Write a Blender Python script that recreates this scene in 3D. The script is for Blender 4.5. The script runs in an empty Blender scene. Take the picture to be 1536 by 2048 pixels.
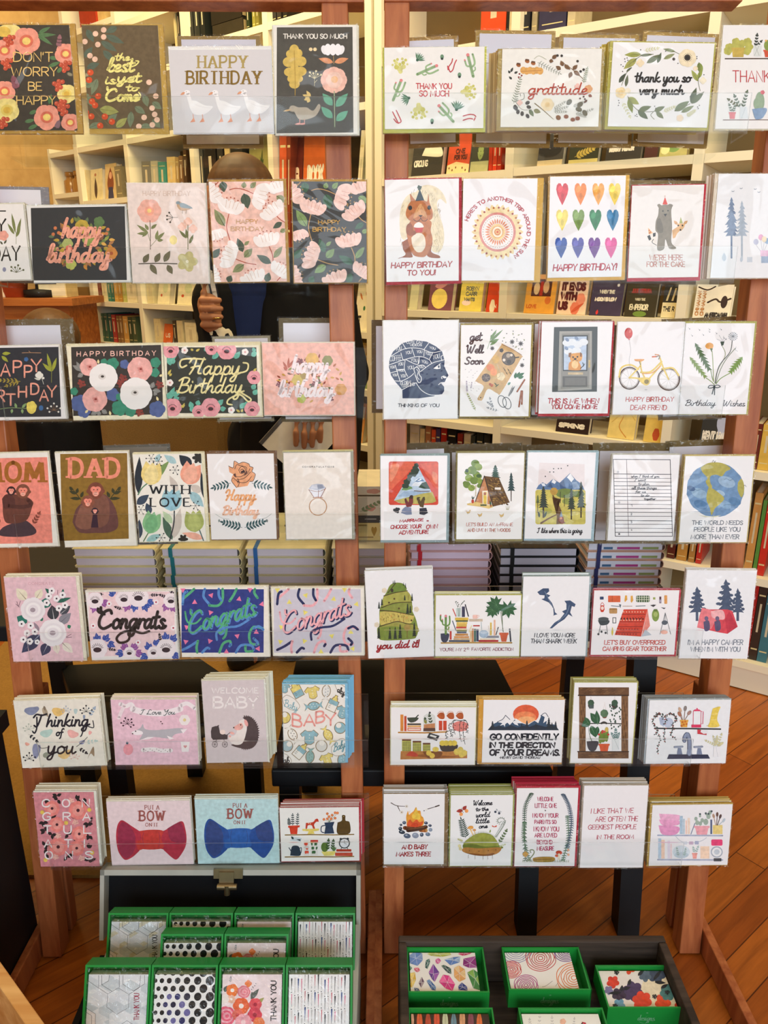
import bpy, math, random
from mathutils import Vector, Matrix

# ------------------------------------------------------------------ camera, world, lights
C = bpy.context.scene.collection
sc = bpy.context.scene
F, PITCH, CAMH = 1500.0, math.radians(18.0), 1.18
cam_d = bpy.data.cameras.new('camera')
cam = bpy.data.objects.new('camera', cam_d)
C.objects.link(cam)
cam.location = (0, 0, CAMH)
cam.rotation_euler = (math.pi / 2 - PITCH, 0, 0)
cam_d.sensor_fit = 'VERTICAL'
cam_d.sensor_height = 36.0
cam_d.lens = 36.0 * F / 2048.0
cam_d.clip_start, cam_d.clip_end = 0.02, 60
sc.camera = cam
sc.view_settings.view_transform = 'Standard'
sc.view_settings.look = 'None'
sc.view_settings.gamma = 1.0
sc.view_settings.use_curve_mapping = False
sc.view_settings.exposure = 0.06

world = bpy.data.worlds.new('world')
sc.world = world
world.use_nodes = True
world.node_tree.nodes['Background'].inputs[0].default_value = (1.0, 0.93, 0.84, 1)
world.node_tree.nodes['Background'].inputs[1].default_value = 0.10

def area(name, loc, target, sx, sy, power, col):
    d = bpy.data.lights.new(name, 'AREA')
    d.shape = 'RECTANGLE'
    d.size, d.size_y, d.energy, d.color = sx, sy, power, col
    o = bpy.data.objects.new(name, d)
    C.objects.link(o)
    o.location = loc
    o.rotation_euler = (Vector(target) - Vector(loc)).to_track_quat('-Z', 'Y').to_euler()
    return o

# daylight entering by the shop window behind the camera
area('window_daylight', (0.5, -2.26, 1.6), (0.05, 1.0, 0.62), 3.0, 1.9, 118, (0.80, 0.90, 1.0))
# warm ceiling lamps over the shop floor behind the racks
area('ceiling_or_added_lamp_light', (-0.9, 2.35, 2.85), (-1.0, 2.9, 0.9), 1.3, 0.6, 46, (1.0, 0.78, 0.40))
area('ceiling_or_added_lamp_light', (0.75, 1.45, 2.85), (0.85, 2.3, 0.9), 1.1, 0.6, 22, (1.0, 0.82, 0.50))
# unseen lamp added to brighten the stone wall at the back left
area('ceiling_or_added_lamp_light', (-2.7, 4.3, 2.85), (-2.9, 5.3, 1.3), 0.8, 0.4, 26, (1.0, 0.78, 0.40))
# warm lamp over the near left corner
area('ceiling_or_added_lamp_light', (-1.0, 0.1, 2.8), (-0.6, 1.1, 1.3), 0.5, 0.4, 9, (1.0, 0.80, 0.45))

# ------------------------------------------------------------------ small helpers
def lin(h):
    h = h.lstrip('#')
    if len(h) == 3:
        h = ''.join(a + a for a in h)
    r = []
    for i in (0, 2, 4):
        c = int(h[i:i + 2], 16) / 255.0
        r.append(c / 12.92 if c <= 0.04045 else ((c + 0.055) / 1.055) ** 2.4)
    return (r[0], r[1], r[2], 1.0)

def ray(px, py):
    d = py - 1024.0
    cp, sp = math.cos(PITCH), math.sin(PITCH)
    return Vector(((px - 768.0) / F, (F * cp - d * sp) / F, -(F * sp + d * cp) / F))

CAM = Vector((0, 0, CAMH))

def at_y(px, py, y):
    r = ray(px, py)
    return CAM + r * (y / r.y)

def at_z(px, py, z):
    r = ray(px, py)
    return CAM + r * ((z - CAMH) / r.z)

class Frame:
    """A plane with axes: u right, v up, n towards the viewer's side."""
    def __init__(s, o, u, v):
        s.o, s.u, s.v = Vector(o), Vector(u).normalized(), Vector(v).normalized()
        s.n = s.u.cross(s.v).normalized()
    def P(s, u, v, w=0.0):
        return s.o + s.u * u + s.v * v + s.n * w
    def uv(s, px, py, w=0.0):
        r = ray(px, py)
        t = (s.o + s.n * w - CAM).dot(s.n) / r.dot(s.n)
        q = CAM + r * t - s.o
        return q.dot(s.u), q.dot(s.v)
    def pt(s, px, py, w=0.0):
        u, v = s.uv(px, py, w)
        return s.P(u, v, w)
    def mat(s, u, v, w=0.0, ang=0.0):
        """Local frame: x right, y away from the viewer, z up in the plane."""
        ca, sa = math.cos(ang), math.sin(ang)
        x = s.u * ca + s.v * sa
        z = s.v * ca - s.u * sa
        y = -s.n
        o = s.P(u, v, w)
        return Matrix(((x.x, y.x, z.x, o.x), (x.y, y.y, z.y, o.y), (x.z, y.z, z.z, o.z), (0, 0, 0, 1)))

def tag(o, label, cat, group=None, kind=None):
    if label: o['label'] = label
    if cat: o['category'] = cat
    if group: o['group'] = group
    if kind: o['kind'] = kind
    return o

def empty(name, mat=None, label=None, cat=None, group=None):
    o = bpy.data.objects.new(name, None)
    o.empty_display_size = 0.02
    C.objects.link(o)
    if mat is not None:
        if not isinstance(mat, Matrix): mat = Matrix.Translation(Vector(mat))
        o.matrix_world = mat
        WM[o.name] = mat
    else:
        WM[o.name] = Matrix.Identity(4)
    return tag(o, label, cat, group)
WM = {}

class MB:
    """Collects faces (with a material slot and a printed colour per face) for one mesh."""
    def __init__(s):
        s.v, s.f, s.m, s.c, s.sm = [], [], [], [], []
    def face(s, pts, mi=0, col=(1, 1, 1, 1), smooth=False):
        b = len(s.v)
        s.v.extend(Vector(p) for p in pts)
        s.f.append(tuple(range(b, b + len(pts))))
        s.m.append(mi); s.c.append(col); s.sm.append(smooth)
    def raw(s, verts, faces, mi=0, col=(1, 1, 1, 1), smooth=False):
        b = len(s.v)
        s.v.extend(Vector(p) for p in verts)
        for f in faces:
            s.f.append(tuple(i + b for i in f)); s.m.append(mi); s.c.append(col); s.sm.append(smooth)
    def hexa(s, p, mi=0, col=(1, 1, 1, 1)):
        """p: 8 corners, bottom 4 (ccw from above) then top 4."""
        s.raw(p, [(3, 2, 1, 0), (4, 5, 6, 7), (0, 1, 5, 4), (1, 2, 6, 5), (2, 3, 7, 6), (3, 0, 4, 7)], mi, col)
    def box(s, x0, x1, y0, y1, z0, z1, mi=0, col=(1, 1, 1, 1), M=None):
        p = [Vector(q) for q in ((x0, y0, z0), (x1, y0, z0), (x1, y1, z0), (x0, y1, z0), (x0, y0, z1), (x1, y0, z1), (x1, y1, z1), (x0, y1, z1))]
        if M is not None: p = [M @ q for q in p]
        s.hexa(p, mi, col)
    def tube(s, pts, r, n=10, mi=0, col=(1, 1, 1, 1), caps=True):
        pts = [Vector(p) for p in pts]
        rs = r if isinstance(r, (list, tuple)) else [r] * len(pts)
        rings = []
        for i, p in enumerate(pts):
            t = (pts[min(i + 1, len(pts) - 1)] - pts[max(i - 1, 0)]).normalized()
            a = Vector((0, 0, 1)) if abs(t.z) < 0.9 else Vector((1, 0, 0))
            x = t.cross(a).normalized(); y = t.cross(x).normalized()
            rings.append([p + (x * math.cos(k * 2 * math.pi / n) + y * math.sin(k * 2 * math.pi / n)) * rs[i] for k in range(n)])
        vs = [q for g in rings for q in g]
        fs = []
        for i in range(len(rings) - 1):
            for k in range(n):
                k2 = (k + 1) % n
                fs.append((i * n + k, i * n + k2, (i + 1) * n + k2, (i + 1) * n + k))
        s.raw(vs, fs, mi, col, True)
        if caps:
            s.face(rings[0][::-1], mi, col); s.face(rings[-1], mi, col)
    def lathe(s, prof, c, n=24, mi=0, col=(1, 1, 1, 1)):
        c = Vector(c)
        vs = [c + Vector((r * math.cos(k * 2 * math.pi / n), r * math.sin(k * 2 * math.pi / n), z)) for r, z in prof for k in range(n)]
        fs = [(i * n + k, i * n + (k + 1) % n, (i + 1) * n + (k + 1) % n, (i + 1) * n + k) for i in range(len(prof) - 1) for k in range(n)]
        s.raw(vs, fs, mi, col, True)
    def build(s, name, mats, parent=None, M=None, local=False, bevel=0.0):
        """World-space vertices unless local; the object is parented with its frame at the parent's (or M)."""
        me = bpy.data.meshes.new(name)
        base = WM[parent.name] if parent is not None else (M if M is not None else Matrix.Identity(4))
        if local: vs = s.v
        else:
            inv = base.inverted()
            vs = [inv @ q for q in s.v]
        me.from_pydata([tuple(q) for q in vs], [], s.f)
        if not isinstance(mats, (list, tuple)): mats = [mats]
        for m in mats: me.materials.append(m)
        me.polygons.foreach_set('material_index', s.m)
        me.polygons.foreach_set('use_smooth', s.sm)
        ca = me.color_attributes.new('Col', 'FLOAT_COLOR', 'CORNER')
        buf = []
        for f, c in zip(s.f, s.c): buf.extend(list(c) * len(f))
        ca.data.foreach_set('color', buf)
        me.update()
        o = bpy.data.objects.new(name, me)
        C.objects.link(o)
        if parent is not None: o.parent = parent
        elif M is not None: o.matrix_world = M
        WM[o.name] = base
        if bevel:
            b = o.modifiers.new('bevel', 'BEVEL'); b.width = bevel; b.segments = 2; b.limit_method = 'ANGLE'; b.angle_limit = 0.9
        return o

def dup(o, M, parent=None):
    """A copy of a thing and of its parts, sharing their meshes."""
    c = o.copy(); C.objects.link(c)
    if parent is not None: c.parent = parent
    else:
        c.matrix_world = M
    WM[c.name] = M
    for ch in [q for q in sc.objects if q.parent == o]:
        dup(ch, M, c)
    return c

# ------------------------------------------------------------------ materials
def new_mat(name):
    m = bpy.data.materials.new(name); m.use_nodes = True
    nt = m.node_tree
    return m, nt, nt.nodes['Principled BSDF'], nt.nodes['Material Output']

def node(nt, kind, **kw):
    n = nt.nodes.new(kind)
    for k, v in kw.items():
        if k in ('operation', 'blend_type', 'data_type', 'attribute_name', 'wave_type', 'bands_direction', 'feature', 'distance'):
            setattr(n, k, v)
        else: n.inputs[k].default_value = v
    return n

def mixcol(nt, fac, a, b, blend='MIX'):
    n = nt.nodes.new('ShaderNodeMix'); n.data_type = 'RGBA'; n.blend_type = blend
    for sock, val in ((0, fac), (6, a), (7, b)):
        if isinstance(val, bpy.types.NodeSocket): nt.links.new(val, n.inputs[sock])
        else: n.inputs[sock].default_value = val
    return n.outputs[2]

def plain(name, col, rough=0.5, spec=0.4, noise=0.0, scale=40, bump=0.0, coat=0.0, metal=0.0):
    m, nt, b, out = new_mat(name)
    b.inputs['Roughness'].default_value = rough
    b.inputs['Specular IOR Level'].default_value = spec
    b.inputs['Coat Weight'].default_value = coat
    b.inputs['Metallic'].default_value = metal
    c = lin(col) if isinstance(col, str) else col
    if noise:
        tc = nt.nodes.new('ShaderNodeTexCoord')
        nz = node(nt, 'ShaderNodeTexNoise', Scale=scale, Detail=5.0)
        nt.links.new(tc.outputs['Object'], nz.inputs['Vector'])
        dark = tuple(x * (1 - noise) for x in c[:3]) + (1,)
        lite = tuple(min(1, x * (1 + noise)) for x in c[:3]) + (1,)
        nt.links.new(mixcol(nt, nz.outputs['Fac'], dark, lite), b.inputs['Base Color'])
        if bump:
            bp = node(nt, 'ShaderNodeBump', Strength=bump, Distance=0.002)
            nt.links.new(nz.outputs['Fac'], bp.inputs['Height']); nt.links.new(bp.outputs[0], b.inputs['Normal'])
    else: b.inputs['Base Color'].default_value = c
    return m

def attr_mat(name, rough=0.5, coat=0.0, mottle=0.10, scale=120, wrinkle=0.0, coat_rough=0.05):
    """Printed paper: the ink colour sits in the mesh, a light mottling makes it look painted."""
    m, nt, b, out = new_mat(name)
    at = node(nt, 'ShaderNodeAttribute', attribute_name='Col')
    tc = nt.nodes.new('ShaderNodeTexCoord')
    nz = node(nt, 'ShaderNodeTexNoise', Scale=scale, Detail=4.0)
    nt.links.new(tc.outputs['Object'], nz.inputs['Vector'])
    mr = node(nt, 'ShaderNodeMapRange'); mr.inputs[1].default_value = 0.3; mr.inputs[2].default_value = 0.7
    mr.inputs[3].default_value = 1 - mottle; mr.inputs[4].default_value = 1 + mottle
    nt.links.new(nz.outputs['Fac'], mr.inputs[0])
    # white paper is not mottled: fade the effect by the ink's darkness
    sep = nt.nodes.new('ShaderNodeSeparateColor'); sep.mode = 'HSV'
    nt.links.new(at.outputs['Color'], sep.inputs[0])
    sat = node(nt, 'ShaderNodeMath', operation='MULTIPLY'); sat.inputs[1].default_value = 2.2; sat.use_clamp = True
    nt.links.new(sep.outputs[1], sat.inputs[0])
    prod = mixcol(nt, 1.0, at.outputs['Color'], mr.outputs[0], 'MULTIPLY')
    nt.links.new(mixcol(nt, sat.outputs[0], at.outputs['Color'], prod), b.inputs['Base Color'])
    b.inputs['Roughness'].default_value = rough
    b.inputs['Specular IOR Level'].default_value = 0.3
    b.inputs['Coat Weight'].default_value = coat
    b.inputs['Coat Roughness'].default_value = coat_rough
    if wrinkle:
        gm = nt.nodes.new('ShaderNodeNewGeometry')
        n2 = node(nt, 'ShaderNodeTexNoise', Scale=9.0, Detail=2.0, Distortion=1.2)
        nt.links.new(gm.outputs['Position'], n2.inputs['Vector'])
        bp = node(nt, 'ShaderNodeBump', Strength=wrinkle, Distance=0.02)
        nt.links.new(n2.outputs['Fac'], bp.inputs['Height']); nt.links.new(bp.outputs[0], b.inputs['Coat Normal'])
    return m

def clear_mat(name, tint, gloss_rough, lo, hi, crinkle=0):
    """Clear plastic sheet: see-through with a sheen that grows towards grazing view."""
    m, nt, b, out = new_mat(name)
    nt.nodes.remove(b)
    tr = node(nt, 'ShaderNodeBsdfTransparent', Color=tint)
    gl = node(nt, 'ShaderNodeBsdfGlossy', Color=(1, 1, 1, 1), Roughness=gloss_rough)
    if crinkle:
        gm = nt.nodes.new('ShaderNodeNewGeometry')
        nz = node(nt, 'ShaderNodeTexNoise', Scale=float(crinkle), Detail=2.0, Distortion=2.0)
        nt.links.new(gm.outputs['Position'], nz.inputs['Vector'])
        bp = node(nt, 'ShaderNodeBump', Strength=0.9, Distance=0.012)
        nt.links.new(nz.outputs['Fac'], bp.inputs['Height']); nt.links.new(bp.outputs[0], gl.inputs['Normal'])
    lw = node(nt, 'ShaderNodeLayerWeight', Blend=0.35)
    mr = node(nt, 'ShaderNodeMapRange'); mr.inputs[3].default_value = lo; mr.inputs[4].default_value = hi
    nt.links.new(lw.outputs['Facing'], mr.inputs[0])
    mx = nt.nodes.new('ShaderNodeMixShader')
    nt.links.new(mr.outputs[0], mx.inputs[0]); nt.links.new(tr.outputs[0], mx.inputs[1]); nt.links.new(gl.outputs[0], mx.inputs[2])
    nt.links.new(mx.outputs[0], out.inputs['Surface'])
    return m

def wood_mat(name, c1, c2, axis='Z', scale=1.0, rough=0.45, stretch=14, ramp=(0.35, 0.7), spec=0.4):
    m, nt, b, out = new_mat(name)
    tc = nt.nodes.new('ShaderNodeTexCoord')
    mp = nt.nodes.new('ShaderNodeMapping')
    s = {'X': (1, stretch, stretch), 'Y': (stretch, 1, stretch), 'Z': (stretch, stretch, 1)}[axis]
    mp.inputs['Scale'].default_value = tuple(q * scale for q in s)
    nt.links.new(tc.outputs['Object'], mp.inputs['Vector'])
    n1 = node(nt, 'ShaderNodeTexNoise', Scale=3.0, Detail=6.0, Roughness=0.6, Distortion=0.4)
    nt.links.new(mp.outputs[0], n1.inputs['Vector'])
    cr = nt.nodes.new('ShaderNodeValToRGB')
    cr.color_ramp.elements[0].position, cr.color_ramp.elements[1].position = ramp
    cr.color_ramp.elements[0].color, cr.color_ramp.elements[1].color = lin(c1), lin(c2)
    nt.links.new(n1.outputs['Fac'], cr.inputs[0])
    nt.links.new(cr.outputs[0], b.inputs['Base Color'])
    b.inputs['Roughness'].default_value = rough
    b.inputs['Specular IOR Level'].default_value = spec
    bp = node(nt, 'ShaderNodeBump', Strength=0.15, Distance=0.002)
    nt.links.new(n1.outputs['Fac'], bp.inputs['Height']); nt.links.new(bp.outputs[0], b.inputs['Normal'])
    return m

def floor_mat():
    m, nt, b, out = new_mat('oak_floor')
    tc = nt.nodes.new('ShaderNodeTexCoord')
    mp = nt.nodes.new('ShaderNodeMapping'); mp.inputs['Rotation'].default_value = (0, 0, math.radians(-38))
    nt.links.new(tc.outputs['Object'], mp.inputs['Vector'])
    br = nt.nodes.new('ShaderNodeTexBrick')
    br.offset = 0.37
    for k, v in (('Scale', 1.0), ('Mortar Size', 0.0012), ('Mortar Smooth', 0.3), ('Bias', 0.0), ('Brick Width', 0.85), ('Row Height', 0.062)):
        br.inputs[k].default_value = v
    br.inputs['Color1'].default_value = lin('#c07028'); br.inputs['Color2'].default_value = lin('#9c4f18'); br.inputs['Mortar'].default_value = lin('#5a2a0c')
    nt.links.new(mp.outputs[0], br.inputs['Vector'])
    m2 = nt.nodes.new('ShaderNodeMapping'); m2.inputs['Scale'].default_value = (2, 26, 2)
    nt.links.new(mp.outputs[0], m2.inputs['Vector'])
    nz = node(nt, 'ShaderNodeTexNoise', Scale=2.5, Detail=6.0, Roughness=0.65, Distortion=0.6)
    nt.links.new(m2.outputs[0], nz.inputs['Vector'])
    cr = nt.nodes.new('ShaderNodeValToRGB')
    cr.color_ramp.elements[0].position, cr.color_ramp.elements[1].position = 0.3, 0.75
    cr.color_ramp.elements[0].color, cr.color_ramp.elements[1].color = (0.62, 0.55, 0.5, 1), (1.15, 1.1, 1.05, 1)
    nt.links.new(nz.outputs['Fac'], cr.inputs[0])
    nt.links.new(mixcol(nt, 1.0, br.outputs['Color'], cr.outputs[0], 'MULTIPLY'), b.inputs['Base Color'])
    b.inputs['Roughness'].default_value = 0.34
    bp = node(nt, 'ShaderNodeBump', Strength=0.12, Distance=0.002)
    nt.links.new(br.outputs['Fac'], bp.inputs['Height']); nt.links.new(bp.outputs[0], b.inputs['Normal'])
    return m

def stone_mat():
    m, nt, b, out = new_mat('plastered_stone')
    tc = nt.nodes.new('ShaderNodeTexCoord')
    br = nt.nodes.new('ShaderNodeTexBrick')
    for k, v in (('Scale', 1.0), ('Mortar Size', 0.004), ('Mortar Smooth', 0.8), ('Brick Width', 0.34), ('Row Height', 0.15)):
        br.inputs[k].default_value = v
    br.inputs['Color1'].default_value = lin('#c9a66a'); br.inputs['Color2'].default_value = lin('#b58e55'); br.inputs['Mortar'].default_value = lin('#a8854f')
    mp = nt.nodes.new('ShaderNodeMapping'); mp.inputs['Rotation'].default_value = (math.radians(90), 0, 0)
    nt.links.new(tc.outputs['Object'], mp.inputs['Vector']); nt.links.new(mp.outputs[0], br.inputs['Vector'])
    nz = node(nt, 'ShaderNodeTexNoise', Scale=14.0, Detail=6.0)
    nt.links.new(tc.outputs['Object'], nz.inputs['Vector'])
    nt.links.new(mixcol(nt, 0.45, br.outputs['Color'], mixcol(nt, nz.outputs['Fac'], lin('#8a6a3c'), lin('#e0c48c'))), b.inputs['Base Color'])
    b.inputs['Roughness'].default_value = 0.85
    bp = node(nt, 'ShaderNodeBump', Strength=0.4, Distance=0.01)
    nt.links.new(nz.outputs['Fac'], bp.inputs['Height']); nt.links.new(bp.outputs[0], b.inputs['Normal'])
    return m

def weave_mat(name, c1, c2, scale=260):
    m, nt, b, out = new_mat(name)
    tc = nt.nodes.new('ShaderNodeTexCoord')
    nz = node(nt, 'ShaderNodeTexNoise', Scale=scale, Detail=3.0)
    n2 = node(nt, 'ShaderNodeTexNoise', Scale=9.0, Detail=4.0)
    nt.links.new(tc.outputs['Object'], nz.inputs['Vector']); nt.links.new(tc.outputs['Object'], n2.inputs['Vector'])
    a = mixcol(nt, nz.outputs['Fac'], lin(c1), lin(c2))
    nt.links.new(mixcol(nt, 0.35, a, mixcol(nt, n2.outputs['Fac'], lin(c1), lin(c2))), b.inputs['Base Color'])
    b.inputs['Roughness'].default_value = 0.95
    bp = node(nt, 'ShaderNodeBump', Strength=0.5, Distance=0.003)
    nt.links.new(nz.outputs['Fac'], bp.inputs['Height']); nt.links.new(bp.outputs[0], b.inputs['Normal'])
    return m

M_PRINT = attr_mat('printed_card_in_film', 0.5, 0.4, 0.16, 150, 0.5, 0.06)
M_PAPER = attr_mat('coloured_paper', 0.6, 0.0, 0.03, 60)
M_COVER = attr_mat('book_cover', 0.42, 0.15, 0.10, 40)
M_SLEEVE = clear_mat('clear_sleeve_film', (0.96, 0.97, 0.97, 1), 0.14, 0.03, 0.3, 55)
M_ACRYL = clear_mat('clear_acrylic', (0.97, 0.98, 0.98, 1), 0.04, 0.002, 0.10)
M_CEDGE = clear_mat('acrylic_cut_edge', (0.75, 0.78, 0.78, 1), 0.35, 0.35, 0.8)
M_CHERRY = wood_mat('cherry_wood', '#98502e', '#c67a4a', 'Z', 1.0, 0.42)
M_PINE = wood_mat('pale_pine', '#c98f4e', '#e6b878', 'X', 1.0, 0.5)
M_DARKWD = wood_mat('weathered_dark_wood', '#2a2019', '#54443a', 'X', 1.0, 0.75)
M_TABLE = wood_mat('honey_table_wood', '#9a5626', '#c47a3c', 'X', 1.0, 0.45)
M_BLACK = plain('black_painted_wood', '#15171a', 0.55, 0.3, 0.15, 30)
M_WHITE = plain('cream_white_laminate', '#efe6c9', 0.5, 0.3)
M_BACKP = plain('brown_back_board', '#7a643f', 0.7, 0.2, 0.15, 8)
M_GREYP = plain('worn_grey_paint', '#aeafa7', 0.65, 0.3, 0.22, 18, 0.2)
M_LINING = plain('black_lining', '#121316', 0.8, 0.2, 0.2, 40)
M_METAL = plain('worn_brass', '#8a7a5c', 0.35, 0.5, 0.25, 60, 0.0, 0.0, 0.8)
M_BURLAP = weave_mat('burlap', '#6e5227', '#ab8748')
M_JUTE = weave_mat('jute_rug', '#7c5a26', '#b98b42', 180)
M_FLOOR = floor_mat()
M_STONE = stone_mat()
M_GREENBOX = plain('green_box_card', '#1a8a36', 0.42, 0.4, 0.08, 30)
M_GREENGL = clear_mat('tinted_green_film', (0.35, 0.85, 0.35, 1), 0.15, 0.06, 0.5)
# ------------------------------------------------------------------ lettering and drawing for printed paper
CAPS={
'A':'0,0 .36,1 .72,0|.13,.34 .59,.34','B':'0,0 0,1|~0,1 .32,1 .54,.88 .54,.66 .36,.54 0,.53|~0,.53 .38,.53 .62,.4 .62,.14 .4,0 0,0',
'C':'~.7,.8 .55,.96 .3,.97 .08,.78 .01,.45 .1,.12 .34,0 .58,.05 .7,.2','D':'0,0 0,1|~0,1 .3,1 .58,.86 .69,.5 .58,.14 .3,0 0,0',
'E':'.52,1 0,1 0,0 .54,0|0,.52 .44,.52','F':'.52,1 0,1 0,0|0,.52 .42,.52',
'G':'~.7,.82 .52,.98 .26,.95 .05,.7 .02,.36 .18,.06 .45,0 .7,.14|.7,.14 .7,.45 .44,.45','H':'0,0 0,1|.64,0 .64,1|0,.5 .64,.5',
'I':'.06,0 .06,1','J':'~.42,1 .42,.3 .32,.03 .12,0 0,.2','K':'0,0 0,1|.6,1 0,.42|.2,.6 .62,0','L':'0,1 0,0 .5,0',
'M':'0,0 .08,1 .44,.16 .8,1 .88,0','N':'0,0 0,1 .64,0 .64,1',
'O':'~.37,1 .1,.86 0,.5 .1,.14 .37,0 .64,.14 .74,.5 .64,.86 .37,1','P':'0,0 0,1|~0,1 .34,1 .57,.9 .58,.62 .38,.47 0,.46',
'Q':'~.37,1 .1,.86 0,.5 .1,.14 .37,0 .64,.14 .74,.5 .64,.86 .37,1|.45,.22 .75,-.06','R':'0,0 0,1|~0,1 .34,1 .57,.9 .58,.62 .38,.48 0,.47|.28,.47 .62,0',
'S':'~.52,.85 .36,.99 .14,.95 .03,.78 .12,.6 .32,.5 .5,.36 .53,.16 .38,.01 .15,.01 0,.17','T':'0,1 .64,1|.32,1 .32,0',
'U':'~0,1 0,.35 .1,.06 .32,0 .54,.06 .64,.35 .64,1','V':'0,1 .34,0 .68,1','W':'0,1 .24,0 .48,.85 .72,0 .96,1',
'X':'0,1 .62,0|0,0 .62,1','Y':'0,1 .32,.48 .64,1|.32,.48 .32,0','Z':'0,1 .58,1 0,0 .6,0',
'2':'~0,.8 .15,1 .4,.95 .5,.72 .3,.4 0,0|0,0 .55,0','1':'0,.8 .2,1 .2,0','3':'~0,.9 .25,1 .5,.8 .25,.55 .52,.3 .25,0 0,.1','4':'.4,0 .4,1 0,.35 .58,.35',
'!':'.05,1 .05,.28|.05,.04 .05,0','\'':'.05,1 .02,.74','.':'.03,.03 .05,0','-':'0,.45 .32,.45','=':'0,.6 .3,.6|0,.36 .3,.36',',':'.05,.05 0,-.15',':':'.03,.1 .03,.06|.03,.6 .03,.56'}
LOWER={
'a':'~.42,.44 .25,.5 .06,.32 .08,.06 .24,.02 .42,.32|~.44,.5 .4,.2 .46,.02 .62,.12','b':'~.0,.14 .2,.62 .28,.95 .2,1 .12,.78 .1,.12 .24,0 .42,.16 .42,.4 .28,.48 .14,.3',
'c':'~.36,.4 .24,.5 .06,.32 .08,.06 .26,0 .48,.12','d':'~.42,.44 .25,.5 .06,.32 .08,.06 .24,.02 .42,.32|~.52,1 .44,.5 .4,.14 .48,.01 .64,.12',
'e':'~.02,.18 .25,.24 .36,.4 .24,.5 .08,.36 .07,.1 .22,0 .46,.12','f':'~.44,.92 .34,1 .2,.82 .16,.3 .1,-.25 .0,-.38|-.04,.46 .36,.5',
'g':'~.42,.44 .25,.5 .06,.32 .08,.06 .24,.02 .42,.32|~.44,.5 .42,.05 .34,-.34 .16,-.42 .06,-.28 .26,-.06 .62,.12','h':'~.02,0 .1,.6 .2,1|~.06,.15 .2,.42 .34,.48 .38,.3 .36,.1 .44,.01 .58,.12',
'i':'~.08,.5 .05,.16 .12,.01 .3,.12|.12,.74 .13,.7','j':'~.12,.5 .1,-.1 .0,-.38|.16,.74 .17,.7','k':'~.02,0 .1,.6 .2,1|~.4,.5 .12,.24 .28,.06 .42,0 .54,.1',
'l':'~-.02,.12 .14,.5 .22,.92 .16,1 .08,.8 .08,.14 .16,0 .32,.12','m':'.03,0 .07,.5|~.06,.2 .18,.47 .28,.42 .27,0|~.27,.2 .4,.47 .5,.42 .5,.1 .58,.01 .72,.12',
'n':'.03,0 .07,.5|~.06,.2 .2,.47 .34,.42 .34,.1 .42,.01 .56,.12','o':'~.24,.5 .06,.36 .06,.08 .22,0 .4,.16 .38,.4 .24,.5 .36,.42 .54,.44',
'p':'~.02,-.44 .08,.1 .1,.5|~.08,.18 .2,.46 .36,.48 .44,.3 .36,.06 .2,.0 .09,.1|~.36,.06 .48,.04 .56,.12','r':'.03,0 .07,.5|~.06,.2 .15,.42 .3,.5 .4,.42',
's':'~.34,.42 .22,.5 .1,.4 .2,.27 .3,.14 .2,.0 .02,.07|~.2,.0 .34,.02 .44,.12','t':'~.17,.92 .11,.3 .13,.05 .22,0 .38,.12|-.06,.58 .34,.63',
'u':'~.05,.5 .03,.16 .12,0 .28,.14 .36,.48|~.36,.48 .34,.12 .42,0 .56,.12','v':'~.03,.5 .12,.05 .2,0 .38,.45 .48,.45','w':'~.03,.5 .08,.05 .2,.02 .3,.42|~.3,.42 .32,.05 .45,.02 .56,.45 .64,.45',
'x':'.02,.48 .4,.02|.4,.48 .0,.02','y':'~.05,.5 .05,.16 .14,.02 .28,.14 .37,.48|~.39,.5 .36,.05 .26,-.36 .1,-.42 .04,-.3 .24,-.06 .58,.12','z':'.03,.47 .36,.47 .02,.02 .44,.05'}
SWASH={'H':'~-.05,.72 .1,.98 .3,.9 .24,.4 .08,.02|~.72,1 .6,.5 .54,.1 .7,.06|~.1,.42 .4,.5 .62,.52','B':'~.02,.8 .3,1 .6,.92 .5,.6 .2,.52 .6,.48 .62,.16 .3,.0 .0,.12|~.24,.9 .16,.4 .06,0',
'C':'~.72,.82 .6,1 .3,.92 .05,.55 .06,.16 .32,-.02 .62,.08 .8,.2|~.0,1.15 .04,.95 .2,.86','T':'~-.1,.75 .1,1 .5,.92 .85,1.02|~.48,.95 .36,.4 .2,.0 .0,.1','L':'~.6,.85 .42,1 .26,.8 .2,.3 .05,.05 .3,.08 .7,.02',
'W':'~-.02,.85 .12,1 .12,.4 .22,0 .5,.8|~.5,.8 .46,.3 .6,0 .85,.7 .95,1','Y':'~0,.9 .15,.95 .2,.55 .4,.6 .62,1|~.62,1 .5,.3 .3,-.2 .1,-.15','I':'~.0,.85 .3,1 .5,.96|~.3,1 .22,.4 .1,.0 -.1,.1',
'S':'~.56,.85 .4,1 .18,.88 .2,.64 .42,.42 .44,.12 .2,0 0,.12','G':'~.6,.9 .36,1 .1,.7 .12,.4 .4,.45 .56,.7|~.56,.75 .5,.1 .3,-.25 .06,-.1 .3,.1 .7,.2'}

def parse(g):
 out=[]
 for st in g.split('|'):
  sm=st.startswith('~')
  out.append((sm,[tuple(float(q)for q in p.split(','))for p in st.lstrip('~').split()]))
 return out
GLY={}
def glyph(ch,font):
 k=(ch,font)
 if k not in GLY:
  if font=='s':
   g=LOWER.get(ch)or SWASH.get(ch)or CAPS.get(ch)
  else:g=CAPS.get(ch.upper())
  GLY[k]=parse(g)if g else[]
 return GLY[k]

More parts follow.
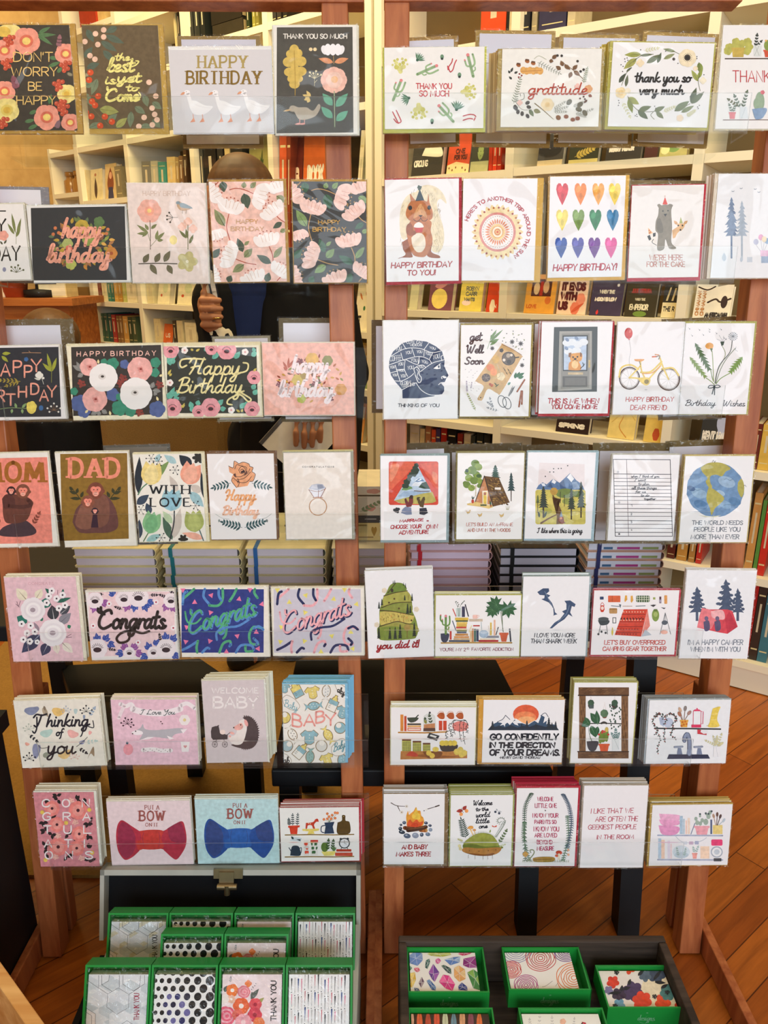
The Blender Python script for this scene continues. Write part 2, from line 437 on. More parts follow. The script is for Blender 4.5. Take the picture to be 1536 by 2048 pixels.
def catmull(p,n=5):
 if len(p)<3:return p
 out=[]
 for i in range(len(p)-1):
  p0,p1,p2,p3=p[max(i-1,0)],p[i],p[i+1],p[min(i+2,len(p)-1)]
  for k in range(n):
   t=k/n
   out.append(tuple(0.5*(2*b+(c-a)*t+(2*a-5*b+4*c-d)*t*t+(3*b-a-3*c+d)*t**3)for a,b,c,d in zip(p0,p1,p2,p3)))
 out.append(p[-1])
 return out

def clip(poly,x0,x1,z0,z1):
 for ax,lim,sg in((0,x0,1),(0,x1,-1),(1,z0,1),(1,z1,-1)):
  res=[]
  for i in range(len(poly)):
   a,b=poly[i-1],poly[i]
   ia,ib=sg*(a[ax]-lim)>=0,sg*(b[ax]-lim)>=0
   if ia!=ib:
    t=(lim-a[ax])/(b[ax]-a[ax])
    res.append((a[0]+t*(b[0]-a[0]),a[1]+t*(b[1]-a[1])))
   if ib:res.append(b)
  poly=res
  if len(poly)<3:return[]
 return poly

class Art:
 """Draws flat printed shapes into a mesh: coordinates of a view of the sheet (X, Y down) are turned by
    `tf` into the sheet's own plane (x right, z up); each shape is laid a few microns above the last."""
 def __init__(s,mb,tf,rect,y0=0.0,step=3e-6,mi=0):
  s.mb,s.tf,s.rect,s.y,s.step,s.mi=mb,tf,rect,y0,step,mi
  s.rnd=random.Random(7)
 def poly(s,pts,col):
  q=[s.tf(*p)for p in pts]
  q=clip(q,*s.rect)
  if len(q)<3:return
  a=sum(q[i-1][0]*q[i][1]-q[i][0]*q[i-1][1]for i in range(len(q)))
  if a<0:q=q[::-1]
  s.mb.face([(x,s.y,z)for x,z in q],s.mi,col)
 def lift(s):s.y-=s.step
A=None
def _c(c):return lin(c)if isinstance(c,str)else c
def pts(a):
 if isinstance(a,str):a=[float(q)for q in a.replace(',',' ').split()]
 return[(a[i],a[i+1])for i in range(0,len(a),2)]
def P(c,a,smooth=False):
 q=pts(a)
 if smooth:q=catmull(q+[q[0]],5)[:-1]
 A.lift();A.poly(q,_c(c))
def E(c,x,y,rx,ry=None,rot=0,n=20):
 ry=rx if ry is None else ry
 ca,sa=math.cos(math.radians(rot)),math.sin(math.radians(rot))
 A.lift()
 A.poly([(x+rx*math.cos(t)*ca-ry*math.sin(t)*sa,y+rx*math.cos(t)*sa+ry*math.sin(t)*ca)for t in(k*2*math.pi/n for k in range(n))],_c(c))
def D(c,r,*xy):
 for p in pts(xy):E(c,p[0],p[1],r,r,0,10)
def R(c,x0,y0,x1,y1,r=0):
 if r:
  q=[]
  for cx,cy,a0 in((x1-r,y1-r,0),(x0+r,y1-r,90),(x0+r,y0+r,180),(x1-r,y0+r,270)):
   q+=[(cx+r*math.cos(math.radians(a0+k*22.5)),cy+r*math.sin(math.radians(a0+k*22.5)))for k in range(5)]
 else:q=[(x0,y0),(x1,y0),(x1,y1),(x0,y1)]
 A.lift();A.poly(q,_c(c))
def strip(q,w0,w1,c,cap=True):
 n=len(q)
 L,Rr=[],[]
 for i in range(n):
  a,b=q[max(i-1,0)],q[min(i+1,n-1)]
  dx,dy=b[0]-a[0],b[1]-a[1]
  d=math.hypot(dx,dy)or 1e-6
  w=(w0+(w1-w0)*i/max(n-1,1))/2
  L.append((q[i][0]-dy/d*w,q[i][1]+dx/d*w));Rr.append((q[i][0]+dy/d*w,q[i][1]-dx/d*w))
 A.lift()
 for i in range(n-1):A.poly([L[i],L[i+1],Rr[i+1],Rr[i]],c)
 if cap:
  for p,w in((q[0],w0),(q[-1],w1)):
   if w>0:A.poly([(p[0]+w/2*math.cos(k*math.pi/4),p[1]+w/2*math.sin(k*math.pi/4))for k in range(8)],c)
def S(c,w,a,w1=None,smooth=True,cap=True):
 q=pts(a)
 if smooth:q=catmull(q,5)
 strip(q,w,w if w1 is None else w1,_c(c),cap)
def L(c,x0,y0,x1,y1,w,vein=None):
 """A pointed leaf from its stalk to its tip."""
 dx,dy=x1-x0,y1-y0
 d=math.hypot(dx,dy)or 1e-6
 nx,ny=-dy/d*w/2,dx/d*w/2
 a=[(t,math.sin(math.pi*t**0.8))for t in(0,.12,.26,.42,.58,.74,.88,1)]
 q=[(x0+dx*t+nx*h,y0+dy*t+ny*h)for t,h in a]+[(x0+dx*t-nx*h,y0+dy*t-ny*h)for t,h in a[-2:0:-1]]
 A.lift();A.poly(q,_c(c))
 if vein:S(vein,w*0.07,(x0,y0,x0+dx*.85,y0+dy*.85),0.3,False)
def FL(c,x,y,r,n=5,cc=None,cr=.3,rot=0,fat=.55):
 for k in range(n):
  t=math.radians(rot)+k*2*math.pi/n
  E(c,x+r*.52*math.cos(t),y+r*.52*math.sin(t),r*.5,r*fat,math.degrees(t),14)
 E(c,x,y,r*.5,r*.5,0,12)
 if cc:E(cc,x,y,r*cr,r*cr,0,12)
def SP(c,x0,y0,x1,y1,n,ln,w,stem=None,sw=1.5,ang=40,tip=True):
 """A sprig: stem with n pairs of leaves."""
 S(stem or c,sw,(x0,y0,x1,y1),sw*.6,False)
 a=math.atan2(y1-y0,x1-x0)
 for k in range(n):
  t=(k+.6)/n
  x,y=x0+(x1-x0)*t,y0+(y1-y0)*t
  for sg in(-1,1):
   b=a+sg*math.radians(ang);q=ln*(1.1-.4*t)
   L(c,x,y,x+q*math.cos(b),y+q*math.sin(b),w)
 if tip:L(c,x1,y1,x1+ln*.8*math.cos(a),y1+ln*.8*math.sin(a),w)
def PINE(c,x,y0,y1,w,n=6,trunk=None):
 if trunk:R(trunk,x-w*.05,y1-2,x+w*.05,y1+(y1-y0)*.25)
 q1,q2=[(x,y0)],[]
 for k in range(n):
  a=(k+1)/n;yy=y0+(y1-y0)*a
  ww=w/2*(.2+.8*a)*(1 if k%2 else .86)
  q1+=[(x+ww,yy),(x+ww*.5,yy-(y1-y0)/n*.12)]
  q2+=[(x-ww*.94,yy+1),(x-ww*.46,yy-(y1-y0)/n*.1)]
 A.lift();A.poly(q1+q2[::-1],_c(c))
def HEART(c,x,y,w,h):
 q=[(0,.18),(.12,.02),(.3,0),(.45,.1),(.5,.28),(.42,.5),(.2,.78),(0,1.0)]
 pp=[(x+a*w,y+b*h)for a,b in q]+[(x-a*w,y+b*h)for a,b in q[-2:0:-1]]
 A.lift();A.poly(pp,_c(c))
def T(c,text,x0,y0,x1,y1,sw=None,f='h',sl=0.0,dy=0.0,jit=0.0,gap=.17,arc=None,vert=False):
 """Lettering fitted into the box x0..x1, y0 (cap height) .. y1 (base line); dy lifts the far end.
    f: h hand-drawn capitals, b slab serifs, s joined script.  vert: reads upwards along the box."""
 c=_c(c)
 rnd=random.Random(len(text)*31+ord(text[0]))
 items,X=[],0.0
 for ch in text:
  if ch==' ':
   X+=.42 if f!='s' else .34;continue
  g=glyph(ch,f)
  if not g:continue
  low=f=='s' and ch in LOWER
  mn=min(p[0]for _,st in g for p in st);mx=max(p[0]for _,st in g for p in st)
  k=.78 if(f=='s' and ch in LOWER)else(1.0)
  jy=rnd.uniform(-jit,jit)
  items.append((g,X-(0 if low else mn),jy,k))
  X+=(mx*.92 if low else(mx-mn)+(gap if f!='s' else .08))*1.0
  if f=='b':X+=.16
 if not items:return
 tot=max(X-(gap if f!='s' else 0)-(.16 if f=='b' else 0),.05)
 wid,hgt=x1-x0,y1-y0
 if vert:wid,hgt=y1-y0,x1-x0
 sx,sy=wid/tot,hgt
 sw=sw or hgt*.13
 A.lift()
 for g,ox,jy,k in items:
  for sm,st in g:
   q=[((ox+px),pz+jy)for px,pz in st]
   if sm:q=catmull(q,4)
   m=[]
   for px,pz in q:
    ux=px*sx+pz*sy*sl
    uz=pz*sy
    if arc:
     cx,cy,rr,a0,a1=arc
     t=math.radians(a0+(a1-a0)*(px/tot))
     m.append((cx+(rr+uz)*math.cos(t),cy-(rr+uz)*math.sin(t)))
    elif vert:m.append((x1-uz,y1-ux))
    else:m.append((x0+ux,y1-uz-dy*px/tot))
   if f=='b' and not sm:
    n=len(m)
    for i in range(n-1):
     a,b=m[i],m[i+1]
     ver=abs(a[1]-b[1])>abs(a[0]-b[0])*.8
     w=sw*(1.25 if ver else .55)
     strip([a,b],w,w,c,False)
    for p,o in((m[0],m[1]),(m[-1],m[-2])):
     if abs(p[1]-o[1])>abs(p[0]-o[0])*.8:
      strip([(p[0]-sw*1.25,p[1]),(p[0]+sw*1.25,p[1])],sw*.5,sw*.5,c,False)
   else:
    strip(m,sw,sw,c,True)
def BG(c):
 x0,x1,z0,z1=A.rect
 A.lift();A.mb.face([(x0,A.y,z0),(x1,A.y,z0),(x1,A.y,z1),(x0,A.y,z1)],A.mi,_c(c))

# ------------------------------------------------------------------ rack planes and the card builder
LEAN=math.radians(6.4)
def rack_frame(yaw,depth):
 r=ray(768,1000)
 fw=Vector((0,math.cos(PITCH),-math.sin(PITCH)))
 o=CAM+r*(depth/r.dot(fw))
 return Frame(o,(math.cos(yaw),math.sin(yaw),0),(-math.sin(LEAN)*math.sin(yaw),math.sin(LEAN)*math.cos(yaw),math.cos(LEAN)))
RL=rack_frame(math.radians(0.7),1.185)
RR=rack_frame(0.0,1.185)
WF=0.042
CROPS={'c1':(0,40,4.2667),'c2':(330,40,3.7463),'c3':(760,60,4.1514),'c4':(1120,30,3.6923),'c5':(0,340,3.6571),'c6':(400,340,4.1514),
 'c7':(750,330,4.2667),'c8':(1080,330,3.3684),'d1':(0,630,4.5176),'d2':(320,640,3.7463),'d3':(755,630,4.8),'d4':(1060,630,3.2269),
 'd5':(0,880,3.6571),'d6':(400,880,4.5176),'d7':(740,880,4.8),'d8':(1040,880,3.0968),'e1':(0,1120,4.1514),'e2':(350,1150,3.9385),
 'e3':(720,1120,4.5176),'e4':(1030,1120,3.0356),'e5':(0,1340,3.6571),'e6':(390,1340,4.1514),'e7':(750,1340,4.0421),'e8':(1110,1340,4.0421),
 'g1':(30,1550,4.0421),'g2':(380,1570,4.1514),'g3':(750,1550,5.2966),'g4':(1010,1550,3.2),'g5':(150,1790,4.9548),'g6':(420,1790,4.8),
 'g7':(780,1860,4.8),'g8':(1080,1860,4.8)}
M_STACK=attr_mat('card_stock',0.5,0.35,0.02,60)
HW='#f3f2f1'

def sheet_frame(fr,quad,crop,w):
 x0,y0,s=CROPS[crop]
 q=[fr.uv(x0+a/s,y0+b/s,w)for a,b in pts(quad)]
 (ax,ay),(bx,by),(cx,cy),(dx,dy)=q
 ux,uy=(bx-ax+cx-dx)/2,(by-ay+cy-dy)/2
 ang=math.atan2(uy,ux)
 wid=math.hypot(ux,uy)
 hgt=math.hypot((ax-dx+bx-cx)/2,(ay-dy+by-cy)/2)
 mx,my=(ax+bx+cx+dx)/4,(ay+by+cy+dy)/4
 ou,ov=mx+math.sin(ang)*hgt/2,my-math.cos(ang)*hgt/2
 ca,sa=math.cos(ang),math.sin(ang)
 def tf(X,Y):
  u,v=fr.uv(x0+X/s,y0+Y/s,w)
  u-=ou;v-=ov
  return(u*ca+v*sa,-u*sa+v*ca)
 xs=pts(quad)
 per=wid/max(abs(xs[1][0]-xs[0][0]),1)
 return fr.mat(ou,ov,w,ang),wid,hgt,tf,per

def slab(mb,x0,x1,y0,y1,z0,z1,front,edge,mi=0):
 p=[(x0,y0,z0),(x1,y0,z0),(x1,y1,z0),(x0,y1,z0),(x0,y0,z1),(x1,y0,z1),(x1,y1,z1),(x0,y1,z1)]
 mb.raw(p,[(0,1,5,4)],mi,front)
 mb.raw(p,[(3,2,1,0),(4,5,6,7),(1,2,6,5),(2,3,7,6),(3,0,4,7)],mi,edge)

def card(fr,crop,quad,label,short,art=None,bg=HW,env='#efe3bf',em=(3,6,8,10),n=0,ncol=None,nenv=None,w=None,rise=0.0,stackdx=0.0,step=0.0034):
 """One greeting card in its film: card (printed), envelope, sleeve; n more of the same kind behind it."""
 global A
 w=WF if w is None else w
 M,wid,hgt,tf,per=sheet_frame(fr,quad,crop,w)
 root=empty('greeting_card',M,label,'greeting card','greeting cards on the two racks')
 mb=MB()
 slab(mb,-wid/2,wid/2,0,.0011,0,hgt,_c(bg),lin('#efece4'))
 if art:
  A=Art(mb,tf,(-wid/2,wid/2,0,hgt))
  art()
 mb.build('card',M_PRINT,root,local=True)
 l,t,r,b=(q*per for q in em)
 eb=MB()
 slab(eb,-wid/2-l,wid/2+r,.0014,.0026,-b,hgt+t,_c(env),_c(env))
 eb.build('envelope',M_PAPER,root,local=True)
 g=.0013
 X0,X1,Z0,Z1=-wid/2-l-g,wid/2+r+g,-b-g,hgt+t+g
 sb=MB()
 x0,x1,z0,z1=-wid/2,wid/2,0,hgt
 y=-.0003
 for q in(((X0,Z0),(X1,Z0),(x1,z0),(x0,z0)),((X1,Z0),(X1,Z1),(x1,z1),(x1,z0)),((X1,Z1),(X0,Z1),(x0,z1),(x1,z1)),((X0,Z1),(X0,Z0),(x0,z0),(x0,z1))):
  sb.face([(a,y,c)for a,c in q])
 sb.face([(X1,.003,Z0),(X0,.003,Z0),(X0,.003,Z1),(X1,.003,Z1)])
 sb.face([(X0,y,Z0),(X0,.003,Z0),(X1,.003,Z0),(X1,y,Z0)])
 sb.build('sleeve',M_SLEEVE,root,local=True)
 if n:
  rnd=random.Random(short)
  kb=MB()
  nc,ne=_c(ncol or bg),_c(nenv or env)
  slab(kb,-wid/2,wid/2,0,.001,0,hgt,nc,lin('#f2f0ea'))
  slab(kb,-wid/2-l,wid/2+r*.8,.0012,.0022,-b*.8,hgt+t*.8,ne,ne)
  first=None
  for k in range(n):
   a=rnd.uniform(-.006,.006)
   W2=-(0.0036+k*step)
   Mk=M@Matrix.Translation((rnd.uniform(-.0012,.0012)+stackdx*k,-W2,rise*(k>0 or rise<0)+rnd.uniform(0,.0015)))@Matrix.Rotation(a,4,'Y')
   if first is None:
    first=kb.build('greeting_card',M_STACK,None,Mk,local=True)
    tag(first,'spare card standing behind the '+short+' card','greeting card','spare cards behind the '+short+' card')
   else:
    c=first.copy();C.objects.link(c);c.matrix_world=Mk;WM[c.name]=Mk
 return root

# rows of the racks in the photo: y of each ledge's lower front edge
LEDGE_L=[274,569,841,1091,1322,1537,1737]
LEDGE_R=[267,567,839,1087,1319,1533,1736]

def rack(fr,label,ledges,posts,left_px,right_px,top):
 """A leaning display rack: two posts, top rail, rear legs, seven clear ledges."""
 base=fr.pt((left_px+right_px)/2,1900);base.z=0
 root=empty('card_rack',base,label,'display rack','cherry wood card racks')
 for(x0,y0,w0,x1,y1,w1)in posts:
  ua,va=fr.uv(x0,y0);ub,vb=fr.uv(x1,y1)
  wd=((fr.uv(x0+w0/2,y0)[0]-fr.uv(x0-w0/2,y0)[0])+(fr.uv(x1+w1/2,y1)[0]-fr.uv(x1-w1/2,y1)[0]))/4
  k=(ub-ua)/(vb-va)
  vt=fr.uv(800,0)[1]+.075;vbm=(0.0-fr.o.z)/fr.v.z+.004
  def corner(v,sx,dw):return fr.P(ua+(v-va)*k+sx*wd,v,dw)
  mb=MB()
  mb.hexa([corner(vbm,-1,0),corner(vbm,1,0),corner(vbm,1,-.038),corner(vbm,-1,-.038),corner(vt,-1,0),corner(vt,1,0),corner(vt,1,-.038),corner(vt,-1,-.038)])
  mb.build('post',M_CHERRY,root,bevel=.002)
  # rear leg of the A-frame and the foot runner on the floor
  uu=ua+(vbm-va)*k
  foot=fr.P(uu,vbm,0)
  vs=(0.5-fr.o.z)/fr.v.z
  top_p=fr.P(ua+(vs-va)*k,vs,-.052)
  lg=MB()
  yb=foot.y+.072
  def leg_c(p,sx,sy):return Vector((p.x+sx*wd*.8,p.y+sy*.013,p.z))
  pb=Vector((foot.x,yb,0.003))
  lg.hexa([leg_c(pb,-1,-1),leg_c(pb,1,-1),leg_c(pb,1,1),leg_c(pb,-1,1),leg_c(top_p,-1,-1),leg_c(top_p,1,-1),leg_c(top_p,1,1),leg_c(top_p,-1,1)])
  outer=(x0<100)==(fr is RL)and(x0>1000)==(fr is RR)
  if outer:lg.build('rear_leg',M_CHERRY,root,bevel=.002)
  rn=MB()
  sx=wd*.4
  xo=foot.x+(wd+sx+.003)*(1 if x0>(left_px+right_px)/2 else-1)
  rn.box(xo-sx,xo+sx,foot.y-.25,yb+.03,.002,.05)
  rn.build('foot_runner',M_CHERRY,root,bevel=.002)
 # rails
 ua,va=fr.uv(left_px,top-30);ub,vb=fr.uv(right_px,top-30)
 v1=fr.uv(800,top)[1]
 mb=MB();
 mb.hexa([fr.P(ua,v1,.004),fr.P(ub,v1,.004),fr.P(ub,v1,-.03),fr.P(ua,v1,-.03),fr.P(ua,v1+.06,.004),fr.P(ub,v1+.06,.004),fr.P(ub,v1+.06,-.03),fr.P(ua,v1+.06,-.03)])
 mb.build('top_rail',M_CHERRY,root,bevel=.002)
 # clear acrylic ledges, a J in section: rear riser, plate, front lip
 for i,yy in enumerate(ledges):
  v=fr.uv(500 if fr is RL else 1100,yy,.054)[1]
  u0,u1=ua,ub
  t=.0028
  sec=[(.003,v+.105),(.003,v),(.054,v),(.058,v+.05)]
  inn=[(.003+t,v+.105),(.003+t,v+t),(.054-t,v+t),(.058-t,v+.05)]
  mb=MB()
  for a in range(3):
   b=a+1
   mb.face([fr.P(u0,sec[a][1],sec[a][0]),fr.P(u0,sec[b][1],sec[b][0]),fr.P(u1,sec[b][1],sec[b][0]),fr.P(u1,sec[a][1],sec[a][0])],0)
   mb.face([fr.P(u1,inn[a][1],inn[a][0]),fr.P(u1,inn[b][1],inn[b][0]),fr.P(u0,inn[b][1],inn[b][0]),fr.P(u0,inn[a][1],inn[a][0])],0)
   for u,fl in((u0,1),(u1,0)):
    q=[fr.P(u,sec[a][1],sec[a][0]),fr.P(u,inn[a][1],inn[a][0]),fr.P(u,inn[b][1],inn[b][0]),fr.P(u,sec[b][1],sec[b][0])]
    mb.face(q if fl else q[::-1],1)
  for a,fl in((0,0),(3,1)):
   q=[fr.P(u0,sec[a][1],sec[a][0]),fr.P(u1,sec[a][1],sec[a][0]),fr.P(u1,inn[a][1],inn[a][0]),fr.P(u0,inn[a][1],inn[a][0])]
   mb.face(q if fl else q[::-1],1)
  mb.build('ledge',[M_ACRYL,M_CEDGE],root)
  # ledge on the rear face of the rack, seen through the gap
  rb=MB()
  for(a0,a1,b0,b1)in((-.045,-.095,v-.004,v-.001),(-.095,-.098,v-.004,v+.045)):
   rb.hexa([fr.P(u0,b0,a0),fr.P(u1,b0,a0),fr.P(u1,b0,a1),fr.P(u0,b0,a1),fr.P(u0,b1,a0),fr.P(u1,b1,a0),fr.P(u1,b1,a1),fr.P(u0,b1,a1)],0)
  rb.build('rear_ledge',[M_ACRYL],root)
 return root
rack(RL,'left cherry wood card rack with seven clear ledges of cards',LEDGE_L,[(-10,870,44,87,1760,38),(669,10,56,708,1740,40)],-40,728,7)
rack(RR,'right cherry wood card rack with seven clear ledges of cards',LEDGE_R,[(794,10,53,788,1740,38),(1493,870,43,1398,1740,46)],768,1486,5)

def rear_card(fr,x0,y0,x1,y1,yb,label,env='#a5854c',m=(8,7,8,8),w=-.062,col='#e9e7ee'):
 """A card on the rear side of the rack: we see its white back and the envelope round it."""
 a=fr.uv(x0,y0,w);b=fr.uv(x1,y1,w);c=fr.uv((x0+x1)/2,yb,w)
 wid,hgt=b[0]-a[0],(a[1]+b[1])/2-c[1]
 M=fr.mat((a[0]+b[0])/2,c[1],w,math.atan2(b[1]-a[1],b[0]-a[0]))
 root=empty('greeting_card',M,label,'greeting card','cards on the rear side of the racks')
 k=wid/(x1-x0)
 mb=MB();slab(mb,-wid/2,wid/2,0,.001,0,hgt,lin(col),lin('#efece4'));mb.build('card',M_STACK,root,local=True)
 l,t,r,bt=(q*k for q in m)
 eb=MB();slab(eb,-wid/2-l,wid/2+r,.0013,.0024,-bt,hgt+t,lin(env),lin(env));eb.build('envelope',M_PAPER,root,local=True)
 sb=MB()
 X0,X1,Z0,Z1=-wid/2-l-.002,wid/2+r+.002,-bt-.002,hgt+t+.002
 for q in(((X0,Z0),(X1,Z0),(wid/2,0),(-wid/2,0)),((X1,Z0),(X1,Z1),(wid/2,hgt),(wid/2,0)),((X1,Z1),(X0,Z1),(-wid/2,hgt),(wid/2,hgt)),((X0,Z1),(X0,Z0),(-wid/2,0),(-wid/2,hgt))):
  sb.face([(p[0],-.0003,p[1])for p in q])
 sb.build('sleeve',M_SLEEVE,root,local=True)
 return root
BK='white card back on the rear of the '
for a in(
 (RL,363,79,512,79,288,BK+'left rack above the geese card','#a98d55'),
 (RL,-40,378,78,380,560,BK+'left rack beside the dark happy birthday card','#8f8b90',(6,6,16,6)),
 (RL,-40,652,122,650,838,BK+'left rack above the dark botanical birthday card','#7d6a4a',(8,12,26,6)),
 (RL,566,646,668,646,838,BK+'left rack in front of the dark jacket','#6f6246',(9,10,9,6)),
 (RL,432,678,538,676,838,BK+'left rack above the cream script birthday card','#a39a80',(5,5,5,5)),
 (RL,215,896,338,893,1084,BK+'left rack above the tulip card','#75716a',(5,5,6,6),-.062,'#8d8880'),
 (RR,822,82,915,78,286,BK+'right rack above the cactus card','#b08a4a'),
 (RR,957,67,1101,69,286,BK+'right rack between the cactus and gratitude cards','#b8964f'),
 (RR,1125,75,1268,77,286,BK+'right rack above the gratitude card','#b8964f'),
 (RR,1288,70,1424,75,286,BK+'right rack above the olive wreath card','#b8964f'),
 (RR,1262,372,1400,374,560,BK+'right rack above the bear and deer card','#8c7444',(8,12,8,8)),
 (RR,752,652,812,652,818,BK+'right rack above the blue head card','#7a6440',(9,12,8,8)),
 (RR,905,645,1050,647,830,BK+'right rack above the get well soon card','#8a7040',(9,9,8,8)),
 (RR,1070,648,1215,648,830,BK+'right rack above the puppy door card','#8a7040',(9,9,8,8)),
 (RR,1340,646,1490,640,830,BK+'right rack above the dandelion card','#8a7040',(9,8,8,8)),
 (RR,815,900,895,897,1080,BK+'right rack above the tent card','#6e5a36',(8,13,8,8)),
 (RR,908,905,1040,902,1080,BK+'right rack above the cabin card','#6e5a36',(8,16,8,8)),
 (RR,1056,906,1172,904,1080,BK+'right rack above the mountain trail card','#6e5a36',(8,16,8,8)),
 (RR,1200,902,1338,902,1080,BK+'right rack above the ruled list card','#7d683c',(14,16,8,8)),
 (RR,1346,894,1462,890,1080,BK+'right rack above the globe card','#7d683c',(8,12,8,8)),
):
 rear_card(*a)

# ------------------------------------------------------------------ the cards of the left rack (drawn in the view coordinates of each sheet)
def bunch(c,x,y,r,n=6,k=1.5,hi=None):
 rnd=random.Random(int(x*3+y))
 for i in range(n):
  a=i*2.4;q=r*k*math.sqrt(i/n)*1.1
  E(c,x+q*math.cos(a),y+q*math.sin(a),r,r,0,12)
  if hi:E(hi,x+q*math.cos(a)-r*.3,y+q*math.sin(a)-r*.3,r*.3,r*.3,0,8)
def rose(c,c2,x,y,r,cc='#f6d67a'):
 FL(c,x,y,r,5,None,0,20,.6);E(c2,x,y,r*.5,r*.46);E(cc,x,y,r*.3,r*.27)
def berry_sprig(c,x,y,r,n=7,a0=-160,a1=-20,dot=None):
 for k in range(n):
  a=math.radians(a0+(a1-a0)*k/(n-1));q=r*(.75+.3*(k%2))
  S(c,r*.06,(x,y,x+q*math.cos(a),y+q*math.sin(a)),None,False);D(dot or c,r*.15,x+q*math.cos(a),y+q*math.sin(a))

def a_worry():
 g,g2,pk,pk2,ye='#5c8055','#47624a','#f2a08a','#e0755c','#f3df8c'
 for q in((330,110,430,60),(300,130,480,125),(310,120,450,215),(250,800,320,770),(210,870,300,850),(240,930,330,890),(410,400,520,355),(490,450,530,400),(20,150,-40,40),(420,320,500,330)):L(g,q[0],q[1],q[2],q[3],34,'#3c5a3e')
 E(ye,80,90,100,55);E('#e7c25a',30,100,60,45)
 rose(pk,pk2,225,180,118);rose(pk,pk2,40,260,95);rose(pk,pk2,560,290,92);rose(pk,pk2,400,830,110);rose(pk,pk2,40,610,92);rose(pk,pk2,600,875,78)
 rose(ye,'#e9cf6a',60,770,105,'#e4b94c');rose(ye,'#e9cf6a',570,630,82,'#e4b94c')
 for x,y in((80,170),(60,370),(500,550),(560,390),(520,720),(30,870),(545,760)):bunch('#c9553c',x,y,20,7,2.2,'#e88a6a')
 SP('#9a6a70',500,240,510,150,3,34,26,None,3);SP('#8a5560',150,600,120,510,3,50,34,None,3);SP('#8a6a72',480,930,500,880,3,34,26,None,3);L('#4f7a50',420,720,440,630,36)
 for t,x0,y0,x1,y1 in(("DON'T",118,278,450,355),('WORRY',98,405,490,478),('BE',245,532,358,602),('HAPPY',145,650,475,722)):T('#f0c97c',t,x0,y0,x1,y1,9.5)
card(RL,'c1','-100 42 595 42 655 942 -42 942',"dark floral card lettered don't worry be happy, top ledge of left rack","don't worry be happy",a_worry,'#453f37','#c79a48',(4,14,46,24),2)

def a_best():
 g='#7a8668'
 for q in((740,80,800,190),(720,320,790,230),(860,180,1000,270),(900,130,1060,200),(880,260,980,360),(830,500,780,640),(720,560,800,540),(720,620,790,740),(850,770,1010,780),(990,920,1080,840),(920,870,1000,800),(1120,780,1110,920),(1150,740,1240,800),(1230,640,1260,740),(1300,700,1380,760),(760,920,870,880),(1000,60,900,110),(1300,850,1370,920),(740,410,850,370),(1200,910,1300,910)):L(g if q[1]>450 else '#5c6a5a',q[0],q[1],q[2],q[3],58,'#4d5a48')
 L('#a3a35c',850,760,1015,785,80,'#7c7c3c');L('#a8a85e',990,915,1085,835,62,'#7c7c3c')
 S('#7a6a4a',5,(780,740,860,830,960,925))
 for x,y in((772,448),(760,512),(838,650),(785,695),(812,728),(895,825),(780,823),(955,868),(855,903),(735,790)):E('#d8532c',x,y,27);E('#f08a5c',x-8,y-8,8)
 for x,y in((885,85),(815,118),(885,145),(835,210),(768,305),(810,335),(1272,532),(1330,650),(1298,752),(1320,806),(1230,832),(1340,852),(1300,895),(1185,908),(725,185)):E('#f2c9ae',x,y,24)
 for t,x0,y0,x1,y1,w in(('the',985,285,1105,345,13),('best',915,325,1140,440,20),('is',895,470,985,545,15),('yet',1000,450,1200,530,18),('to',1080,550,1180,605,14),('Come',900,590,1180,690,21)):T('#f5ea8e',t,x0,y0,x1,y1,w,'s',.15)
 S('#f5ea8e',12,'1120 400 1160 385 1185 355 1160 350');S('#f5ea8e',12,'1170 690 1200 650 1185 618')
card(RL,'c1','722 45 1365 45 1378 925 735 925','brown berry card lettered the best is yet to come','best is yet to come',a_best,'#6b5a40','#c9a14a',(3,10,42,42),1)

def a_geese():
 T('#b09a5a','HAPPY',250,270,610,358,13,'b');T('#8a6c2a','BIRTHDAY',165,385,715,478,14,'b')
 for x,y in((150,540),(360,540),(575,535)):
  b='#f6f3f4'
  E(b,x+15,y+5,24,20);S(b,28,(x+20,y+10,x+35,y+60,x+45,y+100));P(b,(x+30,y+70,x+75,y+65,x+150,y+100,x+210,y+110,x+150,y+165,x+80,y+170,x+40,y+130),True)
  S('#dcd8dc',3,(x+70,y+90,x+120,y+110,x+190,y+120));L('#e2a07c',x,y+2,x-35,y+22,18);D('#7a7068',3,x+10,y-2)
  for k in(60,130):S('#e3a184',5,(x+k,y+168,x+k+5,y+205),None,False);P('#e59a78',(x+k+5,y+190,x+k+18,y+222,x+k-22,y+228))
card(RL,'c2','48 222 795 222 812 842 52 850','pale grey happy birthday card with three white geese','geese birthday',a_geese,'#dcd9dc','#f2efee',(8,26,6,6),1)

